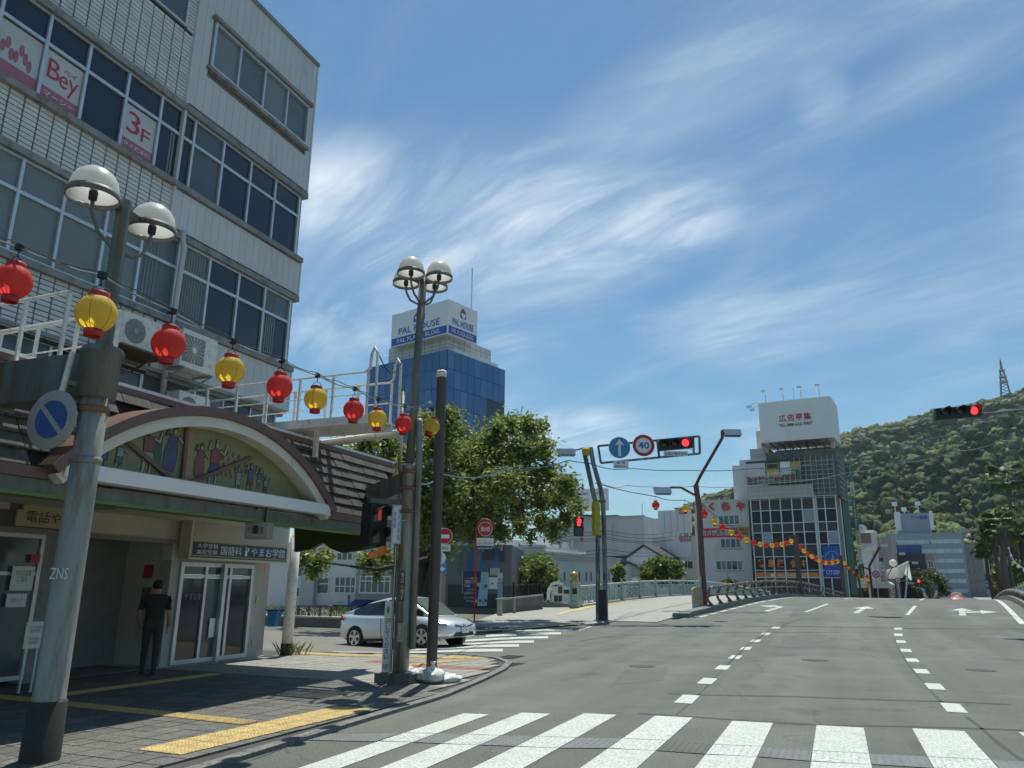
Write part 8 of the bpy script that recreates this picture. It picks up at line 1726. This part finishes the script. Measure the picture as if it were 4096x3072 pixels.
bl_ = px_blobs([E2_(*b) for b in ((160,1150,40),(230,1120,50),(270,1160,45),(200,1190,45),(250,1210,40),(180,1260,40),(230,1280,45),(280,1290,35))], 90, 1.5, 7, 1)
tree('small crooked street tree beside the lettered shop board', onS(e2(235,1330),95), bl_, 260, .22, 15, .2, name='small_tree', lm='leaf')
E3_ = lambda x,y,r: (*e3(x,y), r*.2712)
for i, (lst, s, lab) in enumerate(((((1080,1180,110),(1180,1120,100),(1290,1110,100),(1120,1290,110),(1250,1250,130)),165,'dark green street tree behind the distant signal'),(((1400,1140,100),(1490,1200,100),(1400,1280,130),(1540,1300,90),(1600,1350,60)),172,'green street tree before the insurance block'))):
    bl_ = px_blobs([E3_(*b) for b in lst], s, 4, 20+i, 1); b0_ = onS(e3(*lst[2][:2]), s); tree(lab, V((b0_.x,b0_.y,0)), bl_, 800, .36, 21+i, .3, name='far_street_tree', lm='leaf_far', group='street trees beyond the bridge')
E4_ = lambda x,y,r: (*e4(x,y), r*.3317)
bl_ = px_blobs([E4_(*b) for b in ((900,1120,70),(980,1080,80),(1060,1110,80),(1120,1150,70),(900,1220,90),(1000,1200,110),(900,1330,80),(1180,1120,70),(960,1290,90),(1100,1230,90))], 108, 4, 9, 1)
b0_ = onS(e4(960,1440), 112); tree('leafy green park bush at the right end of the bridge', V((b0_.x,b0_.y,0)), bl_, 700, .28, 31, .25, name='bush_tree', lm='leaf_bush')
bl_ = px_blobs([E4_(*b) for b in ((930,430,80),(1050,420,90),(1150,380,80),(1000,540,90),(1120,520,90),(1060,640,100),(1170,640,80),(1000,760,90),(1120,800,100),(900,820,60),(1030,900,90),(1180,920,80))], 185, 8, 10, 1)
b0_ = onS(e4(1060,1300), 185); tree('tall pale green park tree behind the palms', V((b0_.x,b0_.y,0)), bl_, 600, .5, 32, .5, name='park_tree', lm='leaf_palm')
# palms
def palm(label, base, top, rt_, fr, nfr, seed, full=True, tr=.0):
    t = thing('palm_tree', label, 'palm', base, group='palms in the riverside park'); r = random.Random(seed); base, top = V(base), V(top); m_ = base.lerp(top,.5)+V((r.uniform(-.3,.3),0,0))
    MB().tube([base,m_,top],[rt_*1.2,rt_,rt_*.8],8).obj('trunk','bark_palm',t,True)
    MB().lathe(top-V((0,0,fr*.9)),[(rt_*.9,0),(rt_*1.5,fr*.4),(rt_*1.3,fr*.8),(rt_*.5,fr*.95)],8).obj('skirt','bark_palm',t,True)
    vs = []; fs = []
    for i in range(nfr):
        a = 2*math.pi*i/nfr+r.uniform(-.2,.2); el = r.uniform(-.75,1.0); d = V((math.cos(a)*math.cos(el),math.sin(a)*math.cos(el),math.sin(el))); L_ = fr*r.uniform(.8,1.15); c = top+d*L_*.55-V((0,0,L_*.08)); sd = d.cross(ZU).normalized(); u_ = sd.cross(d)
        k = len(vs); vs += [top-sd*.03,top+sd*.03,c]; fs.append((k,k+1,k+2))
        for j in range(13):
            b_ = (j/12-.5)*2.5; dd = (d*math.cos(b_)+sd*math.sin(b_)); tip = c+dd*L_*.55*(1-.2*abs(b_))-V((0,0,L_*.18*(abs(b_)*.5+.4))); w = u_*.02+(d*-math.sin(b_)+sd*math.cos(b_))*L_*.07; k = len(vs); vs += [c, c+dd*L_*.3+w, tip, c+dd*L_*.3-w]; fs.append((k,k+1,k+2,k+3))
    MB().add(vs,fs).obj('crown','leaf_palm',t); return t
pn = ('tallest palm with a thin curved trunk in the riverside park','thick palm with a shaggy crown beside the lantern wire','short palm left of the shaggy palm','low palm nearest the slim white building','middle palm rising behind the shaggy palm','palm at the frame edge behind the lantern wire')
for i, (x,yt,yb,xb,s,fr,rt_) in enumerate(((985,20,1300,1140,135,3.4,.26),(900,625,1100,945,120,3.2,.38),(815,745,1150,875,124,2.7,.26),(720,810,1180,790,128,2.6,.24),(1045,650,1200,1080,140,3.3,.33),(1165,760,1300,1190,138,3.3,.3))):
    F_ = sface(s); tp = F_.at(*F_.uv(e4(x,yt))); bs_ = F_.at(F_.uv(e4(xb,yb))[0],0); palm(pn[i], bs_, tp, rt_, fr, 34, 40+i)
# slim dark post with white lantern wire in the park
F_ = sface(104); a, z = F_.uv(e4(960,660)); pk_ = thing('park_post','slim dark post with a sagging string of white lights in the park','post',F_.at(F_.uv(e4(1045,1200))[0],0)); MB().tube([F_.at(F_.uv(e4(1045,1200))[0],0),F_.at(a,z)],.14,8).obj('shaft','bld_dark',pk_)
Q = [F_.at(*F_.uv(e4(*p))) for p in ((975,770),(1000,860),(1030,950),(1070,1030),(1120,1085),(1194,1130))]; MB().tube(Q,.05,5).obj('light_string','sign_white',pk_)
for p in Q[1:]: MB().ball(p-V((0,0,.2)),.16,8,6).obj('light_bulb','sign_white',pk_,True)
# shrub on the far side of the guard rail
bl_ = px_blobs([(*e2(x,y), r*.3315) for x,y,r in ((1500,1300,50),(1560,1280,45),(1620,1310,50),(1730,1350,50),(1680,1330,40))], 100, 1, 17, 1); tree('brownish shrub seen through the guard rail', onS(e2(1560,1400),104), bl_, 140, .2, 33, .1, name='low_bush', lm='leaf_far')
# ================================================================== thin summer haze over the whole place
hz_ = bpy.data.materials.new('haze'); hz_.use_nodes = True; n_ = hz_.node_tree.nodes; n_.remove(n_['Principled BSDF']); pv_ = n_.new('ShaderNodeVolumePrincipled')
pv_.inputs['Color'].default_value = (.78,.88,1,1); pv_.inputs['Density'].default_value = .0001; pv_.inputs['Anisotropy'].default_value = .2; hz_.node_tree.links.new(pv_.outputs[0], n_['Material Output'].inputs['Volume']); MATS['haze'] = hz_
hb = MB().lohi((-2560,-240,-6),(2560,3560,420)).obj('haze', 'haze'); stuff(tag(hb, 'thin bluish summer haze filling the air over the town', 'haze'))
